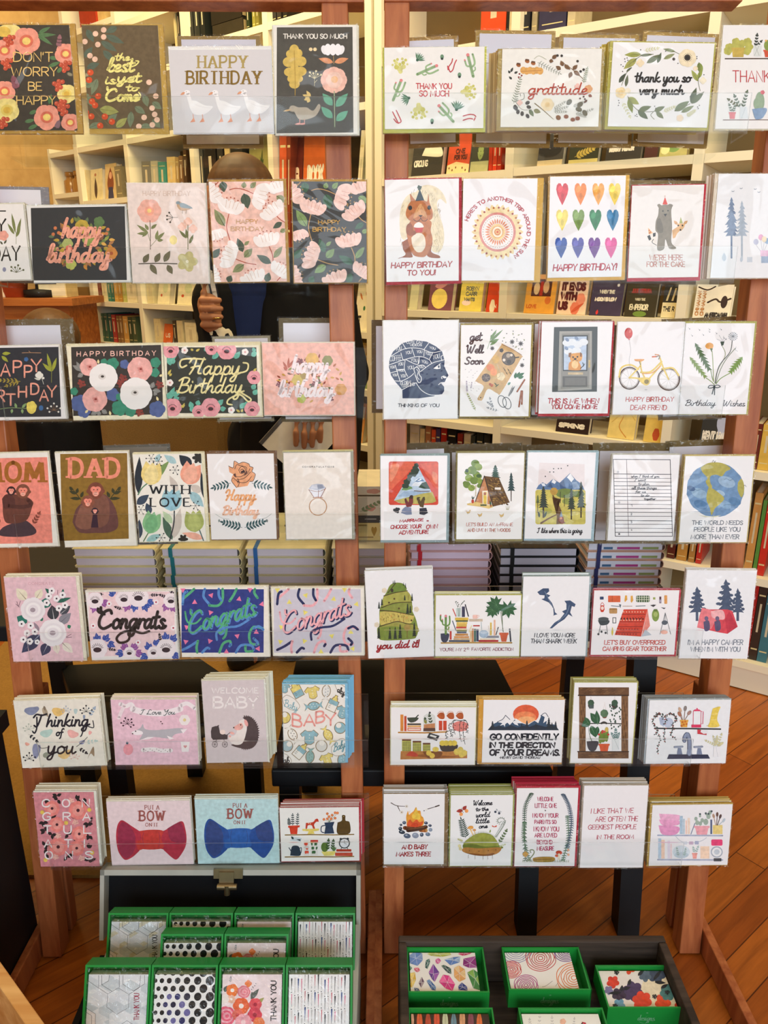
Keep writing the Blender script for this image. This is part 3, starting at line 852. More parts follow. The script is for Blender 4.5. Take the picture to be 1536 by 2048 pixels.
def a_muchbird():
 P('#504d46','838 55 1405 52 1412 843 835 850')
 T('#efeae0','THANK YOU SO MUCH',888,105,1362,138,7)
 ye='#d8b95e'
 for x,y,rx,ry in((968,225,36,42),(935,255,28,30),(1000,250,30,32),(925,315,42,38),(1020,310,40,38),(935,390,44,34),(1015,385,46,36),(950,440,34,30),(1000,440,34,28),(970,480,40,34)):E(ye,x,y,rx,ry)
 R(ye,940,240,1000,490);S('#b89440',5,(968,230,975,420,975,565));D('#f1d9a8',14,1092,220,1124,220)
 for x,rx in((1195,-20),(1320,20)):E('#f3f1f3',x,225,24,36,rx)
 for x in(1220,1258,1296):E('#f8f7f9',x,222,26,44)
 S('#b9965c',4,(1262,268,1265,330));L('#e0986a',1260,318,1150,288,42);L('#e0986a',1270,318,1375,288,42)
 FL('#efbfae',1265,450,98,8);FL('#f3cdbd',1268,450,62,6);E('#eebc8a',1270,446,26)
 S('#9fb08c',7,(1268,535,1270,660,1272,800));tq='#6fb192'
 for q in((1255,640,1180,550),(1280,650,1370,550),(1255,735,1170,650),(1282,755,1372,680)):L(tq,q[0],q[1],q[2],q[3],58,'#4d8c70')
 berry_sprig('#d8cfa8',1120,440,55,6,-150,-30);S('#d8cfa8',3,(1120,440,1120,495),None,False);S('#d8cfa8',3,(1122,470,1140,450),None,False)
 for q in((1090,578,1060,530),(1085,580,1030,560),(1085,585,1040,600),(1085,590,1065,620)):L('#dcc27e',q[0],q[1],q[2],q[3],26)
 P('#b7aa96','935 660 960 640 1000 655 1060 655 1110 680 1150 630 1165 650 1150 690 1120 725 1050 748 1000 740 970 690 945 680',True);E('#b7aa96',955,665,25,24);L('#d9b37a',945,672,885,684,13);D('#3a3630',3,955,658)
 for x in(1010,1045):S('#e0988a',5,(x,745,x,775),None,False);L('#e0988a',x+8,776,x-38,782,15)
card(RL,'c2','818 42 1438 40 1440 855 826 855','dark thank you so much card with oak leaf, duck and pink flower','oak leaf and duck',a_muchbird,'#efece4','#e8e2d0',(10,8,12,8),1)

def a_partday():
 k='#33302a'
 S(k,9,'-20 300 40 300');T(k,'HAPPY',-330,360,40,450,14);T(k,'BIRTHDAY',-350,570,145,670,13,'h',0,12)
 for q in((105,470,55,390),(112,460,85,315),(125,470,155,350),(118,490,150,420)):L('#7d8450',q[0],q[1],q[2],q[3],22)
 S('#7d8450',3,(118,540,118,450),None,False);FL('#eba695',25,480,38,5);berry_sprig('#6a6a4c',120,750,52,6);E('#8d8fa8',32,728,13,17);L('#5a5a44',30,540,50,510,14);L('#5a5a44',20,545,0,520,14)
card(RL,'c5','-420 258 192 248 205 800 -400 808','white birthday card with black letters and leaf sprig, cut off at left','white botanical birthday',a_partday,'#efece8','#d9d3c2',(4,8,10,8),2)

def a_darkhb():
 P('#37393a','225 278 912 265 928 805 240 808')
 rnd=random.Random(4)
 cols=['#8f9a4a','#b89a3c','#6d7c46','#a9764a','#c98a3c','#5e7050','#d8a852','#8a5a40']
 for k in range(70):
  a=rnd.uniform(0,6.28);rr=rnd.uniform(.5,1.0)
  x,y=590+215*rr*math.cos(a),540+165*rr*math.sin(a)
  b=a+rnd.uniform(-.6,.6);L(cols[k%8],x,y,x+46*math.cos(b),y+46*math.sin(b),24)
 FL('#b9a040',600,415,52,7,'#8a7a30');FL('#cf8a44',815,610,45,6,'#b05c34');FL('#8a9a50',650,510,48,6);FL('#a8b06a',495,540,40,6);FL('#5e7a4a',725,380,40,5);FL('#d9695a',505,575,26,5);FL('#b5bb60',520,690,40,5)
 for x,y in((405,425),(430,460),(780,465),(790,435),(390,470)):D('#c9784c',13,x,y)
 c='#f0a78e'
 T(c,'happy',455,355,740,492,22,'s',.12);T(c,'birthday',345,545,805,672,22,'s',.12);S(c,17,'790 660 780 720 735 725 742 700')
card(RL,'c5','215 264 930 258 940 815 228 822','dark charcoal happy birthday card with pink script over flowers, white edge','charcoal script birthday',a_darkhb,'#e9e8e4','#d8d6ce',(5,8,6,6),1)

def a_pinkflora():
 T('#d9c2b4','HAPPY BIRTHDAY',1045,155,1390,188,5)
 FL('#edb3a2',1092,300,88,6,'#f0a890',.4);E('#f3cf86',1092,298,16)
 S('#6a5040',5,(1097,370,1100,470,1100,580));gr='#7f8556'
 for q in((1085,460,1000,400),(1080,465,1000,465),(1085,440,1060,395),(1080,450,1040,490),(1105,430,1148,395),(1140,510,1155,440),(1145,510,1205,455),(1150,515,1195,512)):L(gr,q[0],q[1],q[2],q[3],24)
 S(gr,3,(1100,560,1145,510),None,False);S(gr,3,(1098,520,1080,460),None,False)
 P('#c9a888','1290 235 1310 228 1340 245 1400 270 1380 290 1330 298 1300 275',True);P('#8fa0a8','1310 240 1350 245 1410 280 1360 280 1320 270',True);E('#8fa0a8',1302,240,15,12)
 for a in(1335,1362):S('#7a6a50',3,(a,295,a-2,318),None,False)
 for x,y in((1238,312),(1222,335),(1222,362),(1245,382)):S('#5a5040',3,(1265,347,x,y),None,False);D('#4a4236',7,x,y)
 S('#8a7a60',3,(1265,347,1300,347),None,False)
 E('#e7d47e',1268,512,28,34)
 for x,y in((1375,378),(1332,415),(1412,430)):FL('#efc2ae',x,y,32,4)
 S('#6f7448',5,(1375,400,1375,580),None,False)
 for q in((1365,500,1310,440),(1372,500,1360,430),(1385,540,1415,470)):L('#6f7448',q[0],q[1],q[2],q[3],22)
 S('#4f4634',7,(1015,686,1150,683,1295,686));lf='#706a50'
 for q in((1050,678,1090,612),(1135,675,1172,605),(1200,672,1245,590),(1100,690,1148,765),(1225,695,1262,762)):L(lf,q[0],q[1],q[2],q[3],44,'#48432e')
 FL('#c6bc82',1370,670,76,5,'#f0e6c0',.15,0,.42)
card(RL,'c5','950 97 1510 97 1515 825 950 820','pale pink card with bird, coral flower and leaf branches','pale pink bird',a_pinkflora,'#ecdcd4','#efe6d6',(6,4,6,6),1)

def blossom(pet,sh,x,y,r,a,dot):
 ca,sa=math.cos(math.radians(a)),math.sin(math.radians(a))
 def tr(u,v):return x+u*ca-v*sa,y+u*sa+v*ca
 for u in(-.78,-.42,0,.42,.78):
  p=tr(u*r,-abs(u)*-.12*r);E(pet,p[0],p[1],r*.34,r*.62,a+u*40)
 p=tr(0,.25*r);E(pet,p[0],p[1],r*.72,r*.42,a)
 for u in(-.4,-.1,.2,.5):
  p,q=tr(u*r,.2*r),tr(u*r*1.2,-.45*r);S(sh,r*.035,(p[0],p[1],q[0],q[1]),None,False)
 for u in(-.5,-.18,.15,.5):
  p=tr(u*r,-.62*r-.12*r*(abs(u)<.3));D(dot,r*.07,p[0],p[1])
def a_blossoms(dx,dy,pet,sh,st,lf,lf2,dot,txt):
 def B(*q):
  for x,y,r,a in q:blossom(pet,sh,x+dx,y+dy,r,a,dot)
 def SS(*a):S(st,7,[v+(dx if i%2==0 else dy)for i,v in enumerate(a)])
 def LL(c,x0,y0,x1,y1,w):L(c,x0+dx,y0+dy,x1+dx,y1+dy,w,'#2f4232')
 SS(245,165,300,152,370,165,450,200);SS(240,365,222,450,225,500,250,588);SS(285,735,380,770,465,785);SS(570,625,605,720,598,830);SS(630,375,665,410,705,435);SS(115,140,155,95);SS(640,920,672,885)
 for q in((lf,185,95,200,185,70),(lf,365,195,398,322,84),(lf2,205,465,118,325,74),(lf,355,680,310,565,62),(lf2,368,725,435,650,62),(lf2,365,785,270,850,66),(lf,590,775,470,705,62),(lf2,612,730,685,632,50),(lf,680,435,605,485,48),(lf2,360,150,370,98,44),(lf2,420,150,465,98,44),(lf2,368,625,410,588,30),(lf,105,730,165,650,60),(lf2,635,215,715,270,60),(lf,232,930,260,875,56),(lf,550,930,575,850,60),(lf2,665,515,715,490,40)):LL(*q)
 B((255,300,95,14),(505,215,95,108),(600,335,92,-38),(555,575,92,-12),(240,705,98,-70),(110,185,90,55),(650,130,85,-20),(140,540,70,165),(440,890,90,-22),(670,830,80,35),(120,870,70,70))
 T(txt,'HAPPY',303+dx,412+dy,480+dx,445+dy,6.5);T(txt,'BIRTHDAY',257+dx,472+dy,530+dx,505+dy,6.5)
card(RL,'c6','75 95 692 95 720 922 118 935','pink happy birthday card with white blossoms and red stems','pink blossom birthday',lambda:a_blossoms(0,0,'#f6eeea','#d9b8a4','#b0472f','#4d5a48','#8a8f62','#b0604a','#c99a62'),'#efc3b4','#bd9348',(6,18,24,6),1)
card(RL,'c6','758 95 1375 95 1390 935 788 935','dark happy birthday card with pale pink blossoms and gold stems','dark blossom birthday',lambda:a_blossoms(680,5,'#f3cfc4','#d79a8c','#c59a62','#3f6449','#7f9a5c','#b08a50','#cfa14e'),'#3b3a37','#bd9348',(8,18,8,6),1)

def a_botan():
 P('#31343a','-215 300 528 288 552 918 -200 925')
 c='#f0a590'
 for t,x0,y0,x1,y1 in(('A',8,440,90,550),('P',122,415,190,520),('P',222,458,285,562),('Y',285,402,372,510),('R',-20,680,40,780),('T',58,715,135,815),('H',168,645,238,742),('D',280,620,350,715),('A',360,675,435,775),('Y',430,640,508,740),('H',-90,430,-20,540)):T(c,t,x0,y0,x1,y1,15)
 for q in((20,350,98,345),(15,370,75,425),(462,500,425,345),(465,510,385,435),(470,510,512,385)):L('#9aa03c',q[0],q[1],q[2],q[3],32)
 S('#8a8f40',4,(465,610,467,490),None,False);S('#b98f6a',5,'200 342 260 340 370 342');S('#b98f6a',4,'260 325 275 338');FL('#3f6aa0',237,400,20,5)
 SP('#9c8a3c',180,598,0,590,5,40,14,'#9c8a3c',3);SP('#9c8a3c',185,600,60,640,4,34,12,'#9c8a3c',3)
 FL('#e6e4da',355,545,36,4);D('#e6e4da',11,392,570);S('#cfd0c4',4,(375,560,395,625));L('#cfd0c4',365,585,308,570,20)
 S('#8aa06a',5,'0 850 100 838 250 845');E('#ecd668',285,838,44,55);FL('#ecd668',285,825,48,5)
 for q in((110,850,105,890),(150,840,135,795),(200,850,205,892),(200,838,240,795)):L('#8aa870',q[0],q[1],q[2],q[3],24)
 E('#3f6a9c',372,840,20,24);berry_sprig('#8a6a50',488,860,58,7,-200,20,'#e4e0d8')
card(RL,'d1','-230 298 550 268 576 938 -222 945','dark navy happy birthday card with pink letters and sprigs, cut off at left','dark botanical birthday',a_botan,'#eceaea','#e6e2da',(3,8,8,6),2)

def a_peony():
 P('#3b3733','642 290 1455 270 1475 898 662 912')
 bl,gn,gy='#56689c','#3f8f74','#8a8a86'
 for q in((740,500,655,455),(745,520,690,420),(750,530,700,560),(1380,680,1455,690),(1370,660,1390,605),(1390,700,1420,720),(880,870,820,900),(900,870,885,910),(920,860,970,890)):L(gy,q[0],q[1],q[2],q[3],44,'#c6c6c2')
 for x,y,r,c in((1020,440,55,gn),(940,425,32,gn),(1125,445,42,bl),(1405,430,48,gn),(1400,520,42,gn),(1420,850,75,bl),(720,800,80,bl),(1020,720,60,bl),(1080,840,72,gn),(1180,870,50,gn),(670,690,36,gn),(760,870,60,bl),(1080,740,34,gn)):FL(c,x,y,r,5)
 for x,y in((735,620),(1110,570),(1440,630),(1260,880),(1090,620)):bunch('#8c4038',x,y,12,9,2.6)
 for q in((890,440,888,400),(1205,430,1205,385),(770,885,800,855),(1000,905,990,865),(1430,775,1415,735),(1440,552,1475,540)):L('#efe0a8',q[0],q[1],q[2],q[3],22)
 for c,x,y,r in(('#efb3ac',805,470,82),('#efb3ac',1265,490,112),('#efb3ac',858,762,112)):
  FL(c,x,y,r,6,None,0,10,.62);P('#dd928c',(x-25,y-15,x+20,y-25,x+32,y+22,x-5,y+30));E('#8f3a34',x+8,y-2,12,9)
 for x,y,r in((935,565,128),(1230,710,145)):
  FL('#f4f1ef',x,y,r,7,None,0,5,.62);E('#ddd8d4',x-12,y-8,34,26);E('#4a4440',x-8,y-10,15,11)
 T('#f1c2b4','HAPPY BIRTHDAY',697,332,1408,372,8,gap=.5,dy=8)
card(RL,'d1','622 282 1490 264 1492 935 640 945','charcoal happy birthday card with pink and white peonies, cream border','peony birthday',a_peony,'#efe8cc','#e6dcb8',(4,16,6,6),3)

def anem(c,x,y,r,ck='#4a2c30',a=0):
 FL(c,x,y,r,6,None,0,a,.6);E('#e48f98',x,y+r*.1,r*.45,r*.35);E(ck,x,y+r*.15,r*.28,r*.2)
 for k in range(9):
  t=math.radians(200+k*17);D(ck,r*.05,x+r*.45*math.cos(t),y+r*.1+r*.42*math.sin(t))
def a_happyb():
 P('#34372f','50 205 722 205 735 700 55 698')
 tq,pk='#6db9a4','#eba3aa'
 for q in((330,230,380,200),(390,290,450,240),(360,250,400,220),(560,290,600,235),(530,285,560,240),(80,340,60,270),(100,330,90,280),(60,300,125,270),(690,230,720,220),(685,270,725,240),(65,600,110,500),(90,560,150,550),(100,600,145,580),(60,590,70,540),(240,660,225,610),(280,640,290,600),(250,690,230,640),(430,640,475,595),(450,670,495,660),(600,660,640,620),(640,640,665,615),(690,520,715,480),(700,560,728,520)):L(tq,q[0],q[1],q[2],q[3],40,'#4a9480')
 for x,y,r in((80,225,62),(385,215,48),(500,225,72),(705,430,52),(95,655,68),(380,655,72),(290,685,48),(690,665,58)):anem(pk,x,y,r)
 for x,y in((185,228),(75,470),(638,240),(535,675)):FL('#f3ece6',x,y,26,5,'#e0a0a0',.3)
 for q in((60,410,85,370),(70,420,90,400),(250,230,230,215),(270,235,300,215),(170,660,185,620),(155,650,190,640),(600,690,570,670),(610,690,620,665),(700,385,725,360)):L('#cdbb5e',q[0],q[1],q[2],q[3],18)
 c='#efe3a4'
 T(c,'Happy',205,285,600,408,13,'s',.2);S(c,13,'340 295 260 290 170 295 150 330 165 355 200 340');S(c,12,'580 400 650 380 660 330 625 320')
 T(c,'Birthday',125,432,620,545,13,'s',.2);S(c,12,'600 540 680 590 660 610 600 560 520 590 505 625 540 635')
card(RL,'d2','38 196 746 190 760 716 46 728','dark green happy birthday card with cream script and pink anemones','cream script birthday',a_happyb,'#f0ead2','#e8dcb4',(4,26,8,10),4)

def a_pinkhb():
 rnd=random.Random(9);cols=['#b5642e','#c99a3c','#8a8f3c','#7a4a34','#5a6a3c','#d8a048','#93402c']
 for k in range(90):
  a=rnd.uniform(0,6.28);rr=rnd.uniform(.25,1.0)
  x,y=1120+230*rr*math.cos(a),440+165*rr*math.sin(a);b=rnd.uniform(0,6.28)
  L(cols[k%7],x,y,x+34*math.cos(b),y+34*math.sin(b),15)
 FL('#e2b358',1140,295,50,6);FL('#c9b04a',1030,450,42,6);FL('#d89a4c',1355,520,44,6);FL('#b7bb58',1060,590,34,5);FL('#8d8a4a',1255,305,40,6);FL('#a98d3c',1085,415,34,6)
 for x,y in((1050,310),(1160,480),(1275,590),(895,480)):bunch('#7a3038',x,y,7,10,3.0)
 for q in((955,370,920,310),(960,360,965,280),(960,360,1000,300),(950,380,925,350)):L('#b5542e',q[0],q[1],q[2],q[3],18)
 c='#f4e6e8'
 T(c,'happy',990,265,1262,392,22,'s',.1);T(c,'birthday',890,455,1300,570,22,'s',.1)
card(RL,'d2','768 172 1448 172 1456 708 780 712','peach happy birthday card with white script over autumn leaves','peach script birthday',a_pinkhb,'#efb6a6','#e9dccb',(5,8,8,8),1)

def monkey_face(fc,x,y,r,fur):
 E(fur,x,y,r*1.35,r*1.4);E(fur,x-r*1.2,y+r*.1,r*.35);E(fur,x+r*1.2,y+r*.1,r*.35)
 E(fc,x-r*.35,y-r*.2,r*.52,r*.5);E(fc,x+r*.35,y-r*.2,r*.52,r*.5);E(fc,x,y+r*.35,r*.58,r*.62);E('#f2b3a0',x,y+r*.55,r*.42,r*.36)
 D('#2c2020',r*.1,x-r*.3,y-r*.15,x+r*.3,y-r*.15);D('#7a4038',r*.07,x-r*.1,y+r*.3,x+r*.1,y+r*.3);S('#8a4038',r*.07,(x-r*.25,y+r*.62,x+r*.25,y+r*.62),None,False)
def a_mom():
 P('#ef9080','-310 140 345 125 385 752 -300 765')
 T('#a5682c','MOM',-120,165,312,302,30,'b')
 fur='#6a4036'
 P('#4a3a42','-20 690 20 640 90 610 180 585 260 650 250 690 150 708 30 705',True);P(fur,'20 470 60 400 180 410 240 450 235 490 190 590 60 610 25 560',True);P('#5a3632','15 430 40 400 80 400 110 440 100 490 30 500',True)
 S('#54332e',28,'60 480 150 490 225 475 205 440');monkey_face('#ef8f7c',168,375,38,'#80503e');monkey_face('#ef9a88',82,372,24,'#3e2a2c')
 SP('#8c4a3e',238,620,285,540,4,32,14);SP('#8c4a3e',0,620,-30,560,3,30,14)
card(RL,'d5','-330 112 368 86 408 775 -318 785','coral card lettered mom with a monkey carrying its baby','coral mom monkey',a_mom,'#efece4','#e4dcc8',(3,6,8,8),1)
def a_dad():
 P('#8d6c2c','440 102 930 95 942 722 455 738')
 T('#f0947c','DAD',512,138,868,270,26,'b')
 g='#3c3c24'
 for sx,x in((1,0),(-1,1392)):
  for q in((590,430,510,425),(590,420,610,375),(560,395,505,372),(560,390,570,350),(530,370,508,340)):L(g,x+sx*q[0],q[1],x+sx*q[2],q[3],24)
  S(g,6,(x+sx*590,435,x+sx*560,395,x+sx*520,345))
 P('#6a4440','530 600 560 500 640 430 690 400 770 400 830 470 860 560 860 640 800 675 700 680 580 675',True);P('#7d5244','690 420 760 400 800 470 790 600 720 640 680 560',True);P('#8a5c4c','590 480 660 470 690 540 670 640 590 650 550 600',True)
 monkey_face('#ef8f7c',700,370,44,'#7c4636');monkey_face('#ef8f7c',643,452,34,'#8a5240');P('#3a2636','680 540 710 535 720 640 665 640');monkey_face('#ef9f90',695,520,18,'#2e2230')
card(RL,'d5','424 98 966 82 970 770 452 780','brown card lettered dad with a monkey family','brown dad monkey',a_dad,'#efece2','#ddd5bf',(3,6,6,6),1)
def tulip(c,c2,x,y,w,h,a=0):
 ca,sa=math.cos(math.radians(a)),math.sin(math.radians(a))
 def tr(u,v):return(x+u*ca-v*sa,y+u*sa+v*ca)
 for u,cc in((-.28,c),(.28,c),(0,c2)):
  b,t=tr(0,h*.5),tr(u*w*1.1,-h*.5);L(cc,b[0],b[1],t[0],t[1],w*.62)
def a_love():
 nv,gy='#26303a','#cfc6bc'
 for c,x0,y0,x1,y1,w in((nv,1010,390,1020,120,60),(nv,1400,200,1310,110,80),('#7d9a5c',1090,320,1240,150,60),(gy,1300,380,1240,260,50),(gy,1470,380,1390,330,60),('#9ec4cc',1390,380,1490,490,70),('#a8cbd0',1290,170,1200,110,50),('#a8cbd0',1140,160,1170,100,40),('#3a4a5e',1000,470,1090,400,60),('#3a4a5e',1100,540,1070,460,50),('#4a6a58',1260,730,1190,560,60),(gy,1270,720,1320,500,70),('#39485a',1010,730,1020,580,60),('#9cc8c6',1070,740,1180,690,50),('#efb29c',1490,720,1330,680,50),('#bcd4ae',1260,610,1190,520,50),(nv,1500,440,1470,230,40)):L(c,x0,y0,x1,y1,w)
 S('#5f8a68',9,'1100 300 1040 350 1010 400');S('#26303a',9,'1275 520 1270 620 1240 740');S('#5a7d50',8,'1090 670 1050 740');S('#4a6a70',8,'1460 660 1490 740')
 tulip('#ecd688','#f0de9c',1108,245,170,170,8);tulip('#efa58c','#f2b49c',1395,245,170,165,16);tulip('#9fc9d2','#8fbfd0',1255,440,170,160,4);tulip('#8cc48e','#7ab884',1110,605,150,165,14);tulip('#a9b566','#b6c074',1420,595,160,160,-6)
 for x,y in((1105,135),(1160,155),(1280,220),(1030,510),(1430,480),(1180,715)):berry_sprig('#22262a',x,y,34,6,0,300)
 FL('#2c2c28',1450,130,44,6,None,0,0,.3);FL('#2c2c28',1340,725,36,6,None,0,0,.3)
 T('#22262a','WITH',1100,332,1388,392,11,'b');T('#22262a','LOVE',1102,425,1390,485,11,'b')
card(RL,'d5','990 106 1490 100 1490 736 1002 744','with love card covered in pastel tulips','tulip with love',a_love,'#f1eee4','#ece3c2',(4,8,24,8),2)
def laurel(c,x0,y0,x1,y1,n,ln,w):SP(c,x0,y0,x1,y1,n,ln,w,c,4,55)
def a_rose():
 c,k='#eaa87c','#47342e'
 P(c,'258 235 300 250 310 190 350 215 390 200 440 215 450 240 480 250 470 285 500 310 480 370 450 375 430 415 330 430 285 370 285 340 300 310 265 290')
 for q in('258 235 300 250 310 190 350 215','350 215 390 200 440 215 450 240','450 240 480 250 470 285 500 310 480 370 450 375','330 430 285 370 300 340','315 260 330 225 360 230 420 250 410 300 370 330 320 330','350 270 375 240 410 260 400 295 365 300 350 270','365 275 380 262 392 275 378 285','300 340 350 380 420 380 465 330','330 360 400 345 455 290','340 345 355 385 340 425','400 320 430 300 450 260'):S(k,5,q)
 P('#3a2a30','365 285 400 270 405 290 375 300');P('#5a3a34','300 310 320 300 330 340 310 330');P('#5a3a34','330 365 350 370 345 395');P('#5a3a34','400 300 430 275 425 300 405 315')
 g='#2f565a'
 laurel(g,275,390,130,430,5,50,17);laurel(g,470,390,620,425,5,50,17);laurel(g,380,790,215,745,6,50,19);laurel(g,405,790,570,740,6,50,19)
 S('#9aa6a4',3,'265 715 200 705 135 665');S('#8a9694',3,'520 715 590 705 648 665');L('#8a9694',175,715,170,745,18);L('#707c7c',600,715,610,745,20)
 T('#efb07c','Happy',225,450,500,545,17,'s',.15);T('#f0c0a4','Birthday',205,595,530,675,16,'s',.15)
card(RL,'d6','66 125 666 122 692 893 100 900','white happy birthday card with an orange rose and green laurel sprigs','orange rose birthday',a_rose,'#f0eeee','#7c5a40',(4,16,16,10),2)
def a_ring():
 T('#3f3a36','CONGRATULATIONS',925,236,1210,248,3.2,gap=.5)
 for rr,c in((0,'#8a5a3a'),(3,'#c99a6c')):
  S(c,8-rr,[v for k in range(25)for v in(1066+78*math.cos(k*math.pi/12),602+78*math.sin(k*math.pi/12))],None,False)
 P('#e4e6ee','982 440 1010 405 1060 395 1110 400 1136 432 1100 515 1030 515');P('#b9c0d0','1010 405 1060 395 1110 400 1136 432 1068 455 982 440');P('#8f98ac','1060 405 1105 402 1120 430 1066 445');P('#cfd4e0','1015 410 1055 402 1060 440 1000 438')
 for q in('982 448 1030 520','1136 432 1090 520','1072 455 1068 520'):S('#8a4a2c',5,q,None,False)
 S('#8a5a3a',4,'985 450 1065 466 1135 440');S('#a86c44',6,'1020 522 1065 515 1110 522')
card(RL,'d6','752 115 1358 112 1375 888 782 898','beige congratulations card with a diamond ring','diamond ring',a_ring,'#ece5dc','#a8a696',(6,8,26,10),4,'#efe9d8','#d9cf94',rise=.0006)

def whiterose(x,y,rx,ry):
 FL('#f0ecf0',x,y,(rx+ry)/2*1.05,8,None,0,10,.55)
 for k,c in((.8,'#e8e3e8'),(.62,'#f6f4f6'),(.42,'#e9e4ea')):E(c,x+k*4,y,rx*k,ry*k)
 E('#a99ca6',x-2,y+2,rx*.22,ry*.2)
def wf5(x,y,r):FL('#f4f1f4',x,y,r,5,'#3a3440',.28)
def a_cflow():
 T('#d8aab6','CONGRATS',235,184,445,205,4,'b')
 for c,x0,y0,x1,y1,w,v in(('#eae3cc',220,330,135,235,90,'#8a7a60'),('#eae3cc',300,320,350,240,70,'#8a7a60'),('#2f7a6c',370,400,390,310,90,None),('#2f7a6c',225,520,140,470,90,None),('#3d4148',450,500,430,375,100,'#d8d6da'),('#4a4e58',500,450,585,380,60,'#d8d6da'),('#8e8d98',490,530,590,440,80,'#5a5a66'),('#3f4662',330,620,180,770,110,'#9aa0b8'),('#3f4662',400,690,350,795,90,'#c8ccd8'),('#e6ddd0',460,690,480,780,60,'#8a7a70'),('#ece4d8',520,690,605,770,70,'#6a6058'),('#2f6a5c',430,285,375,235,34,None),('#2f6a5c',470,350,592,312,34,None),('#2f6a5c',520,280,525,238,22,None),('#3a7a64',330,500,360,480,34,None),('#2f7a5c',560,560,590,545,34,None),('#9a8a98',325,590,280,515,30,None)):L(c,x0,y0,x1,y1,w,v)
 for q in('150 380 140 345','155 385 170 340','160 390 132 365','550 640 592 615','555 645 595 640','480 250 478 285','440 400 415 350'):S('#6a4a58',4,q,None,False)
 for x,y in((405,300),(470,320),(388,355),(430,255),(490,400),(540,375),(520,290),(180,530),(255,545),(225,605),(290,595),(195,660)):wf5(x,y,28)
 whiterose(275,412,100,95);whiterose(440,603,115,100);wf5(248,675,28);wf5(310,680,22)
card(RL,'e1','48 142 638 140 684 832 95 846','pink congrats card with two white roses and dark leaves','white rose congrats',a_cflow,'#e8c4ce','#efe8d2',(4,6,26,4),3,'#f0e6d2','#efe6cc',rise=.001)

def anemw(x,y,r,a=0):
 FL('#f3e9ee',x,y,r,6,None,0,a,.6);E('#3a3038',x,y+r*.12,r*.42,r*.26)
 for k in range(9):
  t=math.radians(195+k*19);q=r*.6;S('#3a3038',r*.05,(x+q*.62*math.cos(t),y+q*.5*math.sin(t),x+q*math.cos(t),y+q*.9*math.sin(t)),None,False)
def leaf3(c,x,y,a,ln,w):
 for d in(-38,0,38):
  t=math.radians(a+d);q=ln*(1 if d==0 else .75);L(c,x,y,x+q*math.cos(t),y+q*math.sin(t),w,'#cfd2ea' if c!='#39333a' else None)
def a_cong():
 P('#efd2d6','735 265 1445 262 1456 792 742 800')
 pu,bl,k='#9a5aa0','#3a56a8','#39333a'
 for c,x,y,a in((bl,950,290,-140),(bl,1120,370,100),(bl,1200,370,70),(pu,1060,370,110),(pu,790,380,110),(pu,850,350,20),(pu,1390,370,120),(pu,1430,380,60),(bl,1225,350,10),(bl,810,670,-100),(bl,870,670,-60),(bl,900,690,30),(pu,1105,740,-60),(pu,1045,740,-120),(bl,1020,770,170),(pu,1130,770,10),(bl,1240,740,-110),(bl,1290,710,-60),(bl,1430,670,-60),(bl,1440,780,40),(bl,1220,790,150),(bl,1380,660,-100)):leaf3(c,x,y,a,68,34)
 for x,y,a in((835,285,180),(1270,290,0),(990,400,200),(1360,300,200),(1430,270,20),(1330,650,-100),(920,740,10)):SP(k,x-25*math.cos(math.radians(a)),y-25*math.sin(math.radians(a)),x+30*math.cos(math.radians(a)),y+30*math.sin(math.radians(a)),3,22,11,k,4)
 for x,y,r in((790,335,68),(1030,320,70),(1150,305,85),(1420,335,62),(810,735,82),(1075,768,48),(1275,765,50),(1380,735,82)):anemw(x,y,r)
 for x,y in((908,362),(1297,348),(775,545),(1440,562),(1148,682)):FL('#f6eef2',x,y,22,5,'#b0304c',.35)
 T('#332d2c','Congrats',815,415,1370,565,25,'s',.14);S('#332d2c',20,'1085 560 1070 660 1000 685 970 650 1010 605 1090 585 1180 605 1240 590');S('#332d2c',20,'815 400 820 430 870 450')
card(RL,'e1','732 263 1450 261 1476 815 742 836','pale pink congrats card with black script and anemones','black script congrats',a_cong,'#f0ecea','#e8e0d4',(4,14,6,4),2)

def conf(bg,r1,r2,tri,quadp,dx):
 P(bg,quadp)
 def ribbon(c,a,w=20):S(c,w,[v+(dx if i%2==0 else 0)for i,v in enumerate([float(q)for q in a.split()])])
 for c,a in((r1,'60 190 130 130 150 110'),(r2,'60 230 70 150 95 130'),(r2,'235 110 225 170 270 230'),(r1,'270 240 340 240 375 190 375 110'),(r2,'345 110 345 160 365 200'),(r1,'430 205 460 160 485 110'),(r1,'690 420 620 410 585 470 600 540 655 545'),(r2,'695 430 660 405 620 420'),(r2,'480 610 520 555 600 555 620 590'),(r1,'555 560 560 600 610 600'),(r2,'60 590 120 560 180 520'),(r1,'180 520 170 570 175 610'),(r2,'215 610 250 575 270 580'),(r1,'350 610 380 540 430 520 440 550'),(r2,'430 560 440 545'),(r1,'630 110 625 140 650 180'),(r2,'620 500 650 530 640 550')):ribbon(c,a)
 for x,y,a in((155,215,0),(285,160,40),(505,190,10),(590,115,180),(685,230,20),(280,295,200),(92,410,70),(490,480,50),(640,450,0),(85,525,190),(275,520,200),(655,580,30),(405,605,0),(62,118,180)):
  q=[]
  for k in range(3):
   t=math.radians(a-90+120*k);q+=[x+dx+24*math.cos(t),y+24*math.sin(t)]
  P(tri,q)
 T(r2,'Congrats',108+dx,305,640+dx,470,20,'s',.12,150);T(r1,'Congrats',100+dx,298,632+dx,463,15,'s',.12,150)
 S(r1,18,[v+(dx if i%2==0 else 0)for i,v in enumerate((410,390,400,470,380,500))]);S(r2,18,[v+(dx if i%2==0 else 0)for i,v in enumerate((330,510,330,450,400,415,500,400,590,345))]);S(r1,14,[v+(dx if i%2==0 else 0)for i,v in enumerate((80,290,100,370,160,380,205,340))])
